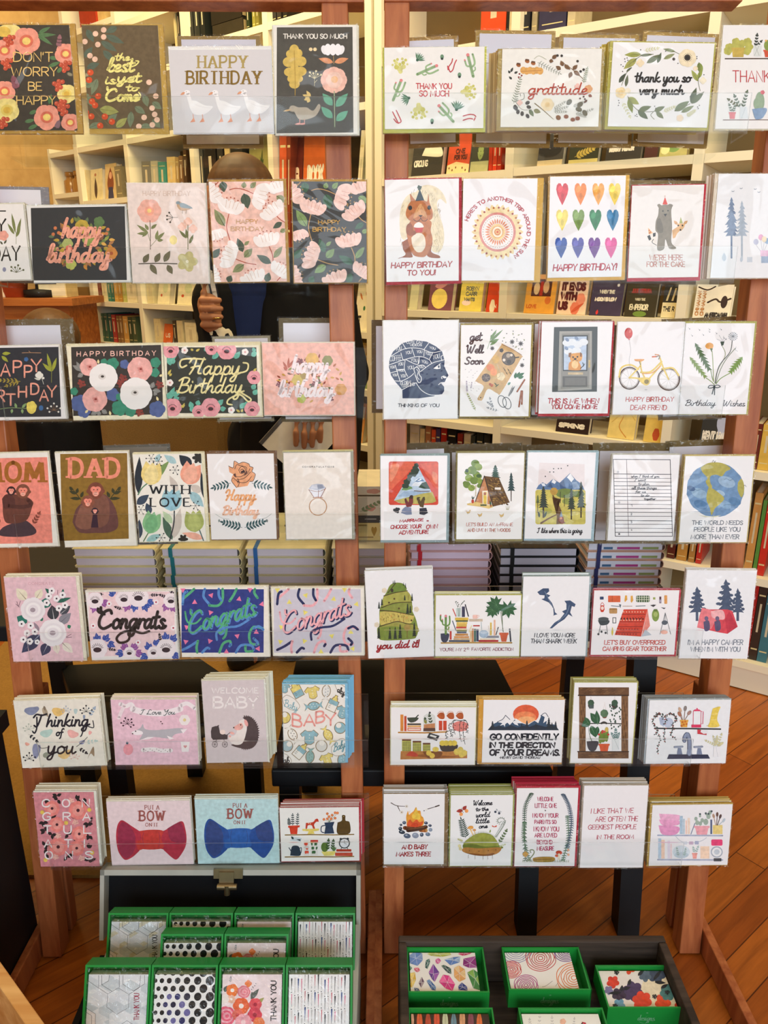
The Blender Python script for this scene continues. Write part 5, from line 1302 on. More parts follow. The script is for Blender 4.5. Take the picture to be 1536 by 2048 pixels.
def a_sun():
 x,y=1045,572
 def sun(n,r0,r1,w,c):
  for k in range(n):
   t=k*2*math.pi/n;L(c,x+r0*math.cos(t),y+r0*1.08*math.sin(t),x+r1*math.cos(t),y+r1*1.08*math.sin(t),w)
 def ring(r,w,c):S(c,w,[v for k in range(41)for v in(x+r*math.cos(k*math.pi/20),y+r*1.08*math.sin(k*math.pi/20))],None,False,False)
 sun(28,160,222,44,'#f0d9a0');E('#f1dca8',x,y,182,196);E('#f4efec',x,y,140,151);ring(146,20,'#dc8f86')
 for k in range(28):t=(k+.25)*2*math.pi/28;E('#b8702c' if k%3 else '#a03a2c',x+193*math.cos(t),y+208*math.sin(t),9,9)
 for k in range(40):t=k*2*math.pi/40;D('#8a4a44',3.2,x+124*math.cos(t),y+134*math.sin(t))
 sun(28,64,108,14,'#e08a5c');E('#f0cf90',x,y,66,70);E('#f6ecd8',x,y,46,49);ring(46,7,'#e2a45c');E('#efc27c',x,y,30,32);ring(22,5,'#c0442c');E('#d8593a',x,y,10)
 T('#b92c34',"HERE'S TO ANOTHER TRIP AROUND THE SUN",0,0,100,30,6.5,'h',arc=(1040,558,258,162,-56))
card(RR,'c7','745 117 1388 114 1356 985 748 986',"here's to another trip around the sun birthday card",'sun birthday',a_sun,'#f2f1f4','#e4b657',(2,6,56,16),3,'#efe9dc','#e6bc62',stackdx=.0016)

def a_hearts():
 cols=(('#d8414c','#ef8a3c','#f2a848','#f2d660'),('#efdc6c','#7a9a4a','#2f7f4f','#2f78a8'),('#3554a4','#5352a4','#6f3590','#e0559c'))
 xs=((150,273,393,503),(149,259,373,490),(142,255,366,478))
 ys=((122,272),(300,445),(488,630))
 for r in range(3):
  for k in range(4):
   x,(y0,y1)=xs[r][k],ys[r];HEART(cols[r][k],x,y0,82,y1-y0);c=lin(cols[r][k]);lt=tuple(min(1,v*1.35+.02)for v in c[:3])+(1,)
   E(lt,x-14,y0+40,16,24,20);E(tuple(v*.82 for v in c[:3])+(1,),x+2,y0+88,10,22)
 T('#b8283c','HAPPY BIRTHDAY!',88,672,512,714,8,'h',.15,8,.03)
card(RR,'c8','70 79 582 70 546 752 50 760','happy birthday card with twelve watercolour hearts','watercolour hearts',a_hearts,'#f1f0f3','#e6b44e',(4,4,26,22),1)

def a_bear():
 g='#8a8272'
 P('#efe8e0','720 490 735 460 775 445 790 470 785 540 765 530 740 510');P('#3a3836','722 480 740 470 750 500 735 510');P('#3a3836','760 460 780 455 778 480 762 485');D('#2a2826',5,742,492,768,476);S('#3a3836',4,'765 500 755 520 775 535 785 540');P('#e8b878','728 422 760 458 732 468');D('#c8402c',4,735,440,745,452,738,458)
 P('#e0b27c','890 440 935 410 965 400 955 430 925 460 910 490 895 495');P('#e6bb88','920 395 970 395 975 410 955 440 938 440',True);L('#d8a878',925,400,902,375,20);L('#d8a878',968,398,995,375,20);D('#2a2826',6,932,408,960,408,946,437);P('#a8b060','948 350 962 392 938 394')
 P(g,'800 290 790 270 805 262 820 272 860 268 875 262 895 270 888 290 884 320 890 420 885 520 918 560 870 562 845 500 835 565 790 570 795 470 778 440 780 380 795 340',True);P('#756e60','790 370 810 360 830 420 825 455 800 455 785 420',True)
 E('#8f8878',843,300,38,34);D('#2a2826',5,828,310,862,308);P('#2a2826','832 330 856 328 845 348');P('#d8402c','842 215 860 266 825 266')
 D('#d8c0b0',5,842,210)
 T('#c98a7c',"WE'RE HERE",738,605,960,640,5.5,jit=.04);T('#c98a7c','FOR THE CAKE',720,652,975,685,5.5,jit=.04)
card(RR,'c8','612 141 1080 132 1092 754 602 760',"we're here for the cake card with a bear, deer and raccoon",'bear and deer',a_bear,'#f0edea','#c4203a',(3,6,16,22),1)
def a_xmas():
 for x,y0,y1,w,c in((1290,215,480,100,'#7d90ac'),(1360,240,480,84,'#aebccb')):
  PINE(c,x,y0,y1,w,9);R(c,x-6,y1-10,x+6,y1+150)
  for k in range(8):L(c,x,y0+40+k*26,x+(-1)**k*(20+k*5),y0+58+k*26,16)
 for q in((1300,180),(1355,160),(1450,165),(1475,185)):S('#8a94a4',4,(q[0]-8,q[1]-4,q[0],q[1],q[0]+8,q[1]-5))
 for x,y,c in((1488,487,'#e0a8c8'),(1455,518,'#c0c4da'),(1530,512,'#94b0cc'),(1510,500,'#f0e0c0')):E(c,x,y,17,20);S('#b0b0c0',2,(x,y+20,1500,600))
 R('#e6c4dc',1485,575,1560,615);R('#a9bcd4',1490,615,1560,660);R('#cdd6e0',1395,620,1430,655);L('#c4d0dc',1240,650,1240,590,30);L('#c4d0dc',1355,655,1360,610,20);R('#b8c8dc',1600,560,1680,660)
card(RR,'c8','1184 60 1762 60 1748 758 1166 760','pale winter card with blue fir trees and balloons, cut off at right','blue fir tree',a_xmas,'#eef0f3','#e8d9c4',(22,3,4,4),4,'#efeae6','#e9d8c6',stackdx=-.0016)

def a_head():
 n='#26355a'
 P(n,'240 800 238 720 170 640 130 580 110 500 115 420 150 350 240 270 350 240 470 255 560 300 620 350 645 440 640 490 682 580 660 610 650 635 640 650 610 655 640 690 640 730 620 760 560 768 540 780 400 800',False)
 w='#eef0f2'
 for q in('240 270 270 320 280 322','130 395 260 325 400 320 520 360 610 345','495 265 455 320','225 365 245 430 262 428','330 322 355 395','450 322 445 395','530 362 495 430','115 478 270 425 400 398 490 425 520 465','275 430 385 475 400 405','400 405 390 470','170 480 215 630','110 560 255 520','265 435 258 520 290 590','255 520 180 525','165 632 240 630 340 570 370 500 430 480 460 500','410 545 520 465 600 440 640 430','235 718 370 650','370 650 420 720 500 765 590 768','640 380 610 400 620 440'):S(w,6,q)
 for q in((175,345,230,312,'YOU',14),(280,275,435,250,'CUTE CAT',4),(312,300,425,280,'VIDEOS',4),(500,320,555,310,'YOU',-14),(120,445,228,395,'COFFEE',12),(270,378,325,350,'YOU',8),(378,365,428,340,'YOU',0),(460,378,510,350,'YOU',-10),(532,425,595,385,'YOU',14),(320,445,380,415,'YOU',-6),(425,455,482,430,'YOU',-14),(120,515,165,490,'YOU',6),(198,488,245,460,'YOU',8),(288,525,345,492,'YOU',8),(392,508,440,485,'YOU',0),(208,545,252,522,'YOU',4),(145,588,188,565,'YOU',2),(222,600,270,572,'YOU',4),(220,672,330,640,'GLOBAL',14),(232,700,355,668,'WARMING',22)):
  x0,y1,x1,y0,t,d=q;T(w,t,x0,min(y0,y1-20),x1,y1,4,dy=d)
 P(n,'345 545 350 500 385 510 405 540 400 590 420 620 415 645 380 640',True);S(w,7,'360 560 350 520 375 500 400 525 400 570 420 600 415 640 390 645 360 570');S(w,5,'375 520 390 545 380 590 400 620')
 P(w,'540 515 600 468 605 515 570 520');E(n,588,496,9,14);S(w,5,'540 512 605 465');S(w,7,'620 615 615 595 640 585');E(w,645,598,18,9);S(w,6,'585 670 610 650 640 648');
 T('#4a4a52','THINKING OF YOU',195,852,590,882,6,'h',.1,0,.02)
card(RR,'d3','50 55 768 53 770 990 65 1000','thinking of you card with a navy head divided into regions','navy head',a_head,'#eff0f2','#e6dfd4',(6,3,8,6),2)

def a_well():
 for t,x0,y0,x1,y1 in(('get',885,165,1000,245),('Well',850,290,1015,365),('Soon',838,405,1018,472)):T('#4a1f18',t,x0,y0,x1,y1,15,'s',.12)
 P('#cfab74','1190 285 1210 280 1385 390 1370 430 1190 740 1150 752 1060 710 1010 810 985 820 960 800 1020 690 950 640 955 610',True);S('#7a4a34',5,'1195 283 1290 325 1385 385');E('#3a2a24',990,792,6)
 E('#4c4038',1258,418,66,66);E('#6a5c50',1258,418,56,56);E('#e8dccc',1215,432,14);E('#e8dccc',1285,385,13);E('#b8a894',1255,390,20);E('#3c322c',1262,450,22);S('#4a4038',12,'1320 410 1355 405')
 E('#e08a5c',1085,505,40,34,20);E('#ef9c68',1115,548,33,36);E('#d8b060',1135,425,34,40);FL('#e8d8b0',1185,590,40,5);E('#5a4a44',1042,602,42,40)
 for k in range(8):S('#9a8a80',3,(1042,602,1042+38*math.cos(k),602+36*math.sin(k)),None,False)
 for k in range(22):x,y=1205+(k*17)%70,505+(k*29)%60;S('#5a4a28',4,(x,y,x+10,y+8),None,False)
 S('#c8b890',6,'1145 470 1180 560 1160 600 1100 605');L('#a04a2c',1070,655,1100,680,26);L('#c8603c',1090,690,1110,660,22);L('#4a5a34',1120,650,1150,680,12);L('#4a5a34',1130,690,1170,660,12);FL('#3a2c24',1190,340,20,5)
 for q in((1085,250,1205,140),(1080,240,1145,140),(1075,260,1170,230),(1080,290,1160,240),(1100,230,1090,190)):L('#6f8f5a',q[0],q[1],q[2],q[3],24)
 S('#7a9a64',4,'1055 325 1090 230 1140 170')
 for x,y,r in((1292,258,28),(1375,275,30),(1102,320,24),(1388,482,26)):
  for k in range(8):t=k*math.pi/4;L('#3a2c26',x,y,x+r*math.cos(t),y+r*math.sin(t),9)
 D('#2c2a28',5,1097,145,1240,178,1302,155,1385,182,1310,215,1338,232,1338,250,1232,262,1200,250,1302,298,1355,325,1402,428)
 for q in((1300,170,1302,195),(1345,195,1368,188),(1205,222,1225,215),(1405,230,1412,250),(1320,315,1340,298),(1375,330,1400,322)):L('#9aa07a',q[0],q[1],q[2],q[3],11)
 for q in((1320,610,1330,550),(1340,600,1365,545),(1350,605,1405,590),(1345,590,1410,555)):L('#2f6a40',q[0],q[1],q[2],q[3],30)
 L('#5a9080',1250,670,1278,645,22)
 for x0,y0,x1,y1 in((1340,735,1412,622),(1358,880,1380,730),(1385,855,1390,730)):S('#8a4426',15,(x0,y0,x1,y1),None,False);S('#b86a3c',5,(x0,y0,x1,y1),None,False)
 for cx,cy in((1205,830),(1250,845)):S('#2a2a2c',6,[v for k in range(19)for v in(cx-8+40*math.cos(k*math.pi/9),cy+56*math.sin(k*math.pi/9+.3))])
 L('#6a6a6c',1255,780,1320,680,22);L('#8a8a8c',1260,785,1300,675,16)
 SP('#9a8aa0',860,740,855,640,7,14,8);SP('#9a8aa0',895,710,905,650,4,12,7);SP('#a8b070',940,915,865,760,8,22,8,'#8a9a5c',3)
 for q in((1160,920,1060,890),(1110,900,1080,800),(1115,880,1060,840)):SP('#8f9298',q[0],q[1],q[2],q[3],4,20,9)
 for k in range(18):x,y=840+(k*37)%130,525+(k*53)%70+(k%3)*70;S('#9a8f9a',3,(x,y,x+8,y+(k%3)*6-6),None,False)
card(RR,'d3','796 96 1470 94 1458 972 795 975','get well soon card with a chopping board and herbs','chopping board get well',a_well,'#f2f1f1','#a8944c',(5,14,20,12),2,None,'#a28c50')

def a_puppy():
 P('#3c403f','155 78 436 75 432 495 142 497');P('#a3a19a','190 105 400 103 398 480 180 490');P('#8a8982','205 120 385 118 382 470 198 478')
 P('#2c2c2a','210 132 374 130 370 362 212 362');P('#b9cbe2','218 140 366 138 362 354 218 354')
 for x,y in((270,175),(310,190),(300,230),(345,175),(250,235),(240,180)):E('#e6edf4',x,y,30,22)
 for x,y in((240,160),(235,215),(300,150)):E('#7f93b4',x,y,14,10,40)
 P('#d8923c','248 355 252 310 275 295 305 295 325 320 325 355',True);P('#e0a04c','262 250 330 245 335 285 315 302 275 302 258 285',True);P('#8a5a2c','250 245 268 242 262 275 248 270');P('#8a5a2c','322 240 336 248 334 272 322 268');D('#2a2420',6,278,272,306,270);E('#2a2420',292,284,9,7);S('#2a2420',4,'278 294 292 300 305 294');E('#efcb8c',290,320,22,26);S('#1c1c1c',5,'325 345 345 325 340 308');S('#1c1c1c',4,'345 330 352 315')
 R('#55534e',210,395,370,464);R('#6b6963',225,405,358,455);R('#c8b48c',245,370,342,385);R('#c8b070',378,290,388,340)
 T('#b42c34','THIS IS ME WHEN',115,540,442,570,7,'h',.12,0,.03);T('#b42c34','YOU COME HOME',138,578,432,605,7,'h',.12,0,.03)
card(RR,'d4','66 46 522 45 513 635 65 637','this is me when you come home card with a puppy behind a door','puppy door',a_puppy,'#f1f1f3','#b81f30',(3,2,14,18),2,None,None,stackdx=-.0016)

def a_bike():
 y,k='#e6cc68','#5a463c'
 for cx,cy,rx,ry in((642,408,64,70),(895,415,70,70)):
  S(k,9,[v for j in range(25)for v in(cx+rx*math.cos(j*math.pi/12),cy+ry*math.sin(j*math.pi/12))],None,False)
  S('#8a7a70',3,[v for j in range(25)for v in(cx+(rx-8)*math.cos(j*math.pi/12),cy+(ry-8)*math.sin(j*math.pi/12))],None,False)
  for j in range(10):S('#b8b4b0',1.5,(cx,cy,cx+(rx-8)*math.cos(j*.63),cy+(ry-8)*math.sin(j*.63)),None,False)
 S(y,11,'575 400 590 340 650 322 700 350');S(y,11,'850 350 920 342 960 390');S(y,10,'712 300 720 360 752 430');S(y,10,'640 405 700 410 750 440');S(y,9,'640 405 712 330');S(y,10,'752 430 840 330 850 300',None,False);S(y,11,'715 370 780 365 845 305');S(y,10,'835 265 860 340 895 415');P(y,'690 405 770 405 772 440 750 455 720 440',True);E('#8a7a3c',752,430,15);S('#e0a45c',7,'725 378 790 372 840 330')
 P('#e2a25c','672 285 735 285 725 298 700 300 678 296',True);S('#8a8478',5,'705 298 712 320');S('#d8784c',9,'790 270 815 268');S('#8a8a88',6,'815 270 838 262 830 285');S('#d8a47c',8,'808 255 830 258');E('#cfcfd0',748,482,10,4)
 E('#c8423c',636,118,26,36);E('#e07a6c',646,105,7,12,20);P('#c8423c','638 152 648 160 632 160');S('#a8a8ac',2,'640 160 650 230 640 290 645 330')
 T('#c4504a','HAPPY BIRTHDAY',618,530,925,558,4.5,'h',.12,0,.03);T('#c4504a','DEAR FRIEND',648,582,880,612,4.5,'h',.12,0,.03)
card(RR,'d4','554 46 985 45 975 640 546 640','happy birthday dear friend card with a yellow bicycle and balloon','yellow bicycle',a_bike,'#f1f0f2','#e6e0d8',(3,3,4,4),1)
def a_dand():
 def jag(c,x0,y0,x1,y1,w,n=6):
  dx,dy=x1-x0,y1-y0;d=math.hypot(dx,dy);ux,uy=dx/d,dy/d
  a,b=[],[]
  for k in range(n):
   t=k/n;q=w*(.35+.65*math.sin(math.pi*(t*.8+.15)));
   a+=[x0+dx*(t+.02)-uy*q*.3,y0+dy*(t+.02)+ux*q*.3,x0+dx*(t-.02)-uy*q,y0+dy*(t-.02)+ux*q]
   b+=[(x0+dx*(t+.02)+uy*q*.3,y0+dy*(t+.02)-ux*q*.3),(x0+dx*(t-.02)+uy*q,y0+dy*(t-.02)-ux*q)]
  q=a+[x1,y1]
  for p in b[::-1]:q+=list(p)
  P(c,q)
 jag('#4f6a3c',1160,360,1065,180,26,8);jag('#7a9448',1135,405,1030,270,22,7);jag('#7a9a4c',1290,375,1372,270,28,7)
 for q,c in(('1165 350 1175 400 1185 430','#6f8a4a'),('1175 235 1180 300 1185 430','#8a9c5c'),('1240 200 1260 260 1210 360 1192 440','#9aa080'),('1305 165 1290 240 1220 330 1195 440','#4a5050'),('1325 215 1270 280 1230 350 1200 440','#8a9480'),('1290 375 1230 410 1200 445','#7a9a4c'),('1135 405 1170 430 1190 450','#7a9448')):S(c,5,q)
 P('#e0a04c','1130 200 1140 185 1160 178 1182 190 1180 212 1160 220 1138 214',True);P('#5a7040','1160 215 1180 215 1172 240')
 E('#e0e2e6',1310,138,30,28);
 for k in range(14):t=k*.45;S('#6a6e74',2,(1310,138,1310+28*math.cos(t),138+26*math.sin(t)),None,False);D('#5a5e64',2.5,1310+28*math.cos(t),138+26*math.sin(t))
 P('#3a4a3c','1228 172 1255 170 1248 195 1235 200');
 for q in((1240,170,1205,155),(1242,165,1220,130),(1245,165,1250,135),(1250,168,1270,150),(1325,225,1330,205),(1325,225,1340,235)):S('#9a9ea4',2,q,None,False)
 for x,y in((1030,90),(1048,135),(1095,98),(1120,130),(1160,110),(1205,120),(1235,95),(1160,95),(1255,150),(1265,158)):S('#a8acb2',2,(x-8,y-8,x,y),None,False);D('#6a6e74',3,x,y)
 S('#24343c',5,'1190 455 1160 455 1150 470 1175 470 1190 458 1210 452 1228 462 1205 470 1190 460');S('#24343c',6,'1188 462 1175 510');S('#24343c',6,'1192 462 1190 515')
 T('#3a3a42','Birthday',1000,548,1195,585,4,'s',.25);T('#3a3a42','Wishes',1240,550,1385,588,4,'s',.25)
card(RR,'d4','986 52 1432 55 1416 638 978 640','birthday wishes card with a dandelion bouquet tied in a bow','dandelion',a_dand,'#f1f0f2','#b9b566',(8,12,14,4),1)

def a_tent():
 R('#d2452f',180,206,656,624,20)
 for q,c in(('200 220 420 215 370 310 260 420 190 480 185 300','#e0684a'),('480 230 640 215 650 300 648 470 560 360','#de6045'),('195 240 280 235 250 330 195 400','#ea9070'),('600 300 645 330 640 420 600 380','#e88a68')):P(c,q,True)
 P('#b8cfe4','447 226 230 580 280 605 460 615 600 600 635 585')
 P('#dfe9f2','400 440 440 380 480 360 520 400 560 450');P('#4f7aa8','415 412 470 368 500 372 525 400 490 396 460 405 440 400');P('#f4f6f8','450 395 485 372 500 378 480 390')
 P('#6f9a5c','300 480 340 430 400 450 410 465 350 485');P('#2f4a3a','465 455 500 410 540 400 578 470 520 468');P('#9cb8d4','260 545 330 490 560 490 590 520 400 540')
 S('#6a4a34',7,'425 488 500 492 575 490');P('#b9b05c','232 582 380 545 500 515 600 498 636 588 600 604 460 615 300 610',False)
 for x,y in((445,245),(430,270),(450,290),(415,300),(395,330),(425,330),(380,350),(370,385),(345,400),(360,410),(330,440),(350,440),(440,310)):FL('#2c4030',x,y,24,5)
 P('#7a2c30','330 570 345 558 370 600 380 540 395 530 412 535 415 600 395 640 350 645');P('#3a2620','370 560 385 532 405 528 415 540 412 565');S('#3a2620',7,'338 565 345 600');P('#7d8aa8','310 665 340 640 395 648 402 715 350 718 298 700',False)
 P('#5a4620','452 560 470 548 485 590 505 560 525 552 522 600 512 650 480 640 460 600');S('#2a2420',8,'455 575 455 555 480 552');S('#2a2420',7,'505 560 520 548 525 575');P('#262a3a','475 655 540 650 556 700 520 720 475 712',False);bunch('#2c3238',255,675,14,6,1.6)
 for q in((285,790,510,765,'MARRIAGE',12),(545,785,560,765,'=',0),(198,852,490,818,'CHOOSE YOUR',8),(540,852,645,815,'OWN',5),(278,905,558,872,'ADVENTURE',8)):T('#b9303a',q[4],q[0],q[3],q[2],q[1],8,'h',.12,q[5],.03)
card(RR,'d7','92 152 742 150 732 960 112 962','marriage choose your own adventure card seen from inside a red tent','red tent',a_tent,'#f2f1f3','#93a9ae',(4,8,26,26),3,'#e9ecec','#9db0b2',stackdx=.0010)
def a_cabin():
 for x,y,r in((1010,225,40),(1040,260,38),(980,290,44),(935,310,28),(1020,330,36),(950,365,38),(1040,350,34),(1000,390,40),(930,430,36),(1060,400,30),(975,460,34),(1050,440,24),(915,415,24),(940,300,26)):E('#8aa44a' if r%4 else '#6f8c40',x,y,r,r*.9)
 E('#33543c',930,295,16,18);E('#4a6a3c',1045,345,26,18);S('#c8c0a0',12,'1015 440 1015 540',8);S('#6a7050',4,'1000 470 970 440')
 PINE('#3f5f54',1203,238,365,110,6);PINE('#2f4a4c',1355,310,490,88,7);S('#4a3a30',10,(1355,480,1355,585),8,False)
 P('#e0c47c','930 612 1020 590 1140 625 1200 610 1180 645 1140 660 1050 640 935 625');P('#c4885a','1098 350 1010 590 1090 612 1160 620 1172 540');P('#6a4a24','1098 345 1238 362 1342 600 1180 640 1150 500')
 rnd=random.Random(3)
 for k in range(120):
  u,v=rnd.random(),rnd.random();x0=1110+v*75;x1=1232+v*100;x=x0+(x1-x0)*u;y=360+v*250+u*10;S(('#8a6a34','#4a3418','#b8924c','#5c4020')[k%4],9,(x,y,x+11,y+5),None,False)
 S('#3a2a1c',9,'1098 345 1180 632',None,False);S('#3a2a1c',7,'1098 345 1010 592',None,False);P('#f3ecd8','1078 488 1130 485 1126 620 1080 612');P('#e4c858','1088 500 1122 498 1118 618 1088 610');E('#a85a34',1103,515,13,15);R('#4a5a34',1060,618,1118,632);R('#f4efe6',1198,455,1255,478);S('#7a6a50',3,'1200 476 1260 480');E('#b8402c',986,588,13,20);L('#2f4a3a',985,570,978,535,10);L('#2f4a3a',987,570,1002,540,10);L('#33502f',1160,630,1150,575,16);D('#a8402c',8,1160,632)
 for x,y in((938,688),(1050,718),(1258,722)):P('#d8b878',(x-16,y-10,x+8,y-4,x+26,y-20,x+20,y+10,x-5,y+16),True);D('#b8402c',3,x-16,y-8);S('#8a6a40',2,(x,y+14,x,y+24),None,False)
 for k in range(6):S('#b9b89a',3,(1310+k*4,670,1300+k*9,630),1,False)
 T('#c98478',"LET'S BUILD AN A-FRAME",925,795,1368,825,5,'h',.1,0,.03);T('#b8705c','AND LIVE IN THE WOODS',938,850,1345,878,5.5,'h',.1,0,.03)
card(RR,'d7','835 126 1472 123 1465 952 835 953',"let's build an a-frame card with a cabin in the woods",'cabin',a_cabin,'#f2f2f1','#948a52',(10,6,12,24),3,'#ecebe0','#9a9058')
def a_trail():
 P('#e8dfe0','120 140 400 150 400 300 110 300');
 P('#5a7aa4','100 305 115 280 140 262 165 275 205 240 245 265 310 205 350 250 385 275 402 315');P('#eef2f6','205 240 225 258 215 272 195 262');P('#eef2f6','312 206 335 240 318 262 300 240 290 232');P('#3f5a84','245 265 270 248 285 300 250 305');P('#8aa4c4','320 262 350 258 375 300 330 302');P('#3a5680','165 290 190 262 205 300');P('#e4ebf2','130 268 150 268 160 285 140 285')
 R('#c9bd5c',95,308,406,522,14);
 for x,y,r,c in((160,440,40,'#a9a84a'),(340,470,50,'#d8cc70'),(240,480,40,'#b8ac48'),(200,380,40,'#d8c868'),(380,400,30,'#a8a448'),(300,380,40,'#8f9a48'),(280,330,60,'#6f8440'),(360,335,40,'#6a7c3c')):E(c,x,y,r,r*.5)
 P('#6a4a28','232 380 250 365 200 355 205 385 200 330 215 355 255 370 240 400 258 440 262 500 285 515 225 522 228 470',False);S('#6a4424',12,'130 515 180 485 230 460',6);for_tree=((145,285,470,74),(318,298,480,62),(378,255,470,62),(110,340,440,30),(250,330,380,26),(275,340,400,26))
 for x,a,b,w in for_tree:
  PINE('#2f3c30' if w>40 else '#5a6a3c',x,a,b-50,w,9);R('#3a3024',x-w*.07,b-60,x+w*.07,b+12)
 FL('#b8923c',210,318,24,6);L('#35463a',120,480,115,440,14);L('#35463a',150,480,165,440,14)
 P('#8a4a3c','235 500 245 475 268 475 275 510 260 522');P('#8aa0b8','245 475 255 440 265 475');D('#e0a080',8,254,484)
 D('#2a2a2c',4,185,198,208,198,208,178,238,177,255,176,295,159,157,225)
 T('#2a2a30','I like where this is going',105,545,385,575,5,'s',.15)
card(RR,'d8','39 76 462 78 448 612 38 612','I like where this is going card with mountains and a forest trail','mountain trail',a_trail,'#f0f0f3','#a8c4cf',(3,5,20,14),3,'#e9ecee','#a9c2cc',stackdx=.0010)
def a_list():
 k='#3a3c44'
 P(k,'576 118 932 120 946 598 588 598');P('#f2f2f4','580 122 928 124 942 594 592 594');S('#6a5a64',3,'660 122 672 594',None,False)
 for i,y in enumerate((210,235,258,282,305,327,350,372,397,422,446,470,498,520,546,570)):S(k,3+(i%3==0),(582+i*.6,y+(i%2)*2,936+i*.6,y+3),None,False)
 for q in((688,862,216,232,'when I think of you'),(708,778,240,254,'I want'),(732,800,264,280,'to plan'),(690,845,288,304,'all these things'),(715,778,312,326,'for us'),(748,800,335,349,'to do'),(768,840,358,370,'together')):T('#3a3c48',q[4],q[0],q[2],q[1],q[3],2.6,'s',.2)
 D('#c4c6cc',7,607,198,614,386);D('#5a5c62',6,614,582)
 for i,y in enumerate((408,460,510,558)):T('#4a4c54','1234'[i],686,y-8,694,y+4,2.2)
card(RR,'d8','552 91 962 95 974 620 566 621','white card printed as a ruled to-do list','ruled list',a_list,'#f0f1f4','#c8c4b8',(6,4,6,5),1)
def a_globe():
 c=[v for k in range(36)for v in(1210+(178+3*math.sin(k*2.3))*math.cos(k*math.pi/18),308+(168+3*math.cos(k*1.7))*math.sin(k*math.pi/18))]
 P('#6f94bc',c)
 for x,y,r,cc in((1110,330,50,'#8fb0cc'),(1280,260,55,'#9ab8d4'),(1330,380,40,'#5a84ae'),(1090,240,40,'#7a9cc0'),(1120,400,45,'#4f7aa6'),(1270,400,40,'#86aacb'),(1060,300,26,'#4a6a94'),(1240,330,30,'#a4c0d8')):E(cc,x,y,r,r*.6,20)
 P('#b3ac58','1118 172 1160 145 1220 138 1270 150 1305 178 1275 195 1250 225 1215 215 1180 225 1178 260 1190 290 1175 300 1150 260 1160 235 1130 200',True);P('#b3ac58','1170 290 1200 305 1235 330 1265 362 1240 395 1210 420 1195 450 1185 465 1175 420 1155 370 1160 320',True);P('#b0aa5a','1350 262 1372 240 1388 280 1385 330 1370 355 1348 310',True);P('#d8d8b8','1100 465 1180 475 1250 465 1210 478 1150 478')
 S('#4a6a8a',2,'1060 312 1080 305 1100 312 1120 306 1140 312');S('#4a6a8a',2,'1265 245 1280 240 1300 250 1320 240');S('#4a6a8a',2,'1260 405 1290 400 1330 408');S('#3a3c40',2.5,'1190 138 1198 125 1205 138 1212 128');S('#3a3c40',2.5,'1385 285 1395 280 1400 290')
 for t,x0,y0,x1,y1 in(('THE WORLD NEEDS',1065,500,1378,524),('PEOPLE LIKE YOU',1078,540,1362,566),('MORE THAN EVER',1058,586,1355,612)):T('#7a828c',t,x0,y0,x1,y1,4.8,'h',.08,0,.03)
card(RR,'d8','1006 101 1428 100 1426 632 1002 632','the world needs people like you card with a blue globe','blue globe',a_globe,'#f0f1f3','#cbb878',(4,8,10,6),2)

def a_hill():
 P('#7c8f3c','160 700 155 620 175 590 175 460 195 400 210 340 240 290 270 230 320 205 390 215 420 270 450 320 470 380 470 450 500 520 515 570 525 640 510 690 480 712 330 725 200 725',True)
 for q,c in(('215 330 320 295 425 280 465 375 320 390 205 425','#a8a850'),('190 440 330 400 460 385 465 480 380 460 250 450','#8a9444'),('180 470 300 460 450 495 490 510 450 575 330 560 190 590','#c8b860'),('180 610 330 560 450 575 515 600 520 650 330 600','#9a9a48'),('300 210 390 215 420 270 330 290 260 300 250 290','#6f8a38')):P(c,q,True)
 for q in('215 325 320 295 430 278','195 430 320 388 465 380','180 455 300 465 410 485 480 500','175 600 260 575 340 555 420 575 480 580','320 210 290 250 250 300'):S('#4a3a20',9,q,6)
 rnd=random.Random(6)
 for k in range(70):x,y=rnd.uniform(185,445),rnd.uniform(480,550);S(('#7a5a2c','#c87a3c','#8a7a34')[k%3],3,(x,y,x+2,y+12),None,False)
 for x,y0,y1,w in((300,185,215,14),(314,180,212,14),(393,200,232,13),(411,208,250,15),(172,375,440,28),(198,348,410,30),(470,300,370,26),(404,315,365,26),(430,390,485,40),(455,410,480,30),(270,605,715,40),(318,600,715,44),(362,575,710,46),(490,560,690,46),(170,600,710,40)):PINE('#26332a',x,y0,y1,w,7)
 for x,y in((220,275),(510,445),(152,585)):FL('#e3d8c0',x,y,24,5)
 S('#7a5c34',5,'425 700 425 640 405 600');S('#7a5c34',4,'425 650 450 610');S('#7a5c34',4,'435 360 438 320');FL('#a89050',428,610,30,6);E('#3a3428',290,275,12,18);D('#5a4a28',9,310,350,352,437,262,385,465,545)
 T('#a0242c','you did it!',152,740,530,805,13,'s',.18,20)
card(RR,'e3','48 100 655 80 665 868 75 892','you did it card with a tall green hill, leaning in the gap between racks','green hill',a_hill,'#f0f1f4','#e9e8e6',(4,4,5,4),3,rise=.0004)
def monstera(x,y,r,a,c='#2f5f3c'):
 t0=math.radians(a)
 q=[]
 for k in range(-8,9):
  t=t0+k*math.pi/9.5;rr=r*(1.0-.25*abs(k)/8)*(1 if k%2==0 else .62);q+=[x+rr*math.cos(t),y+rr*math.sin(t)]
 P(c,q+[x-r*.2*math.cos(t0),y-r*.2*math.sin(t0)])
 for k in(-5,-3,-1,1,3,5):t=t0+k*math.pi/10;S('#5a8a5c',2,(x,y,x+r*.8*math.cos(t),y+r*.8*math.sin(t)),None,False)
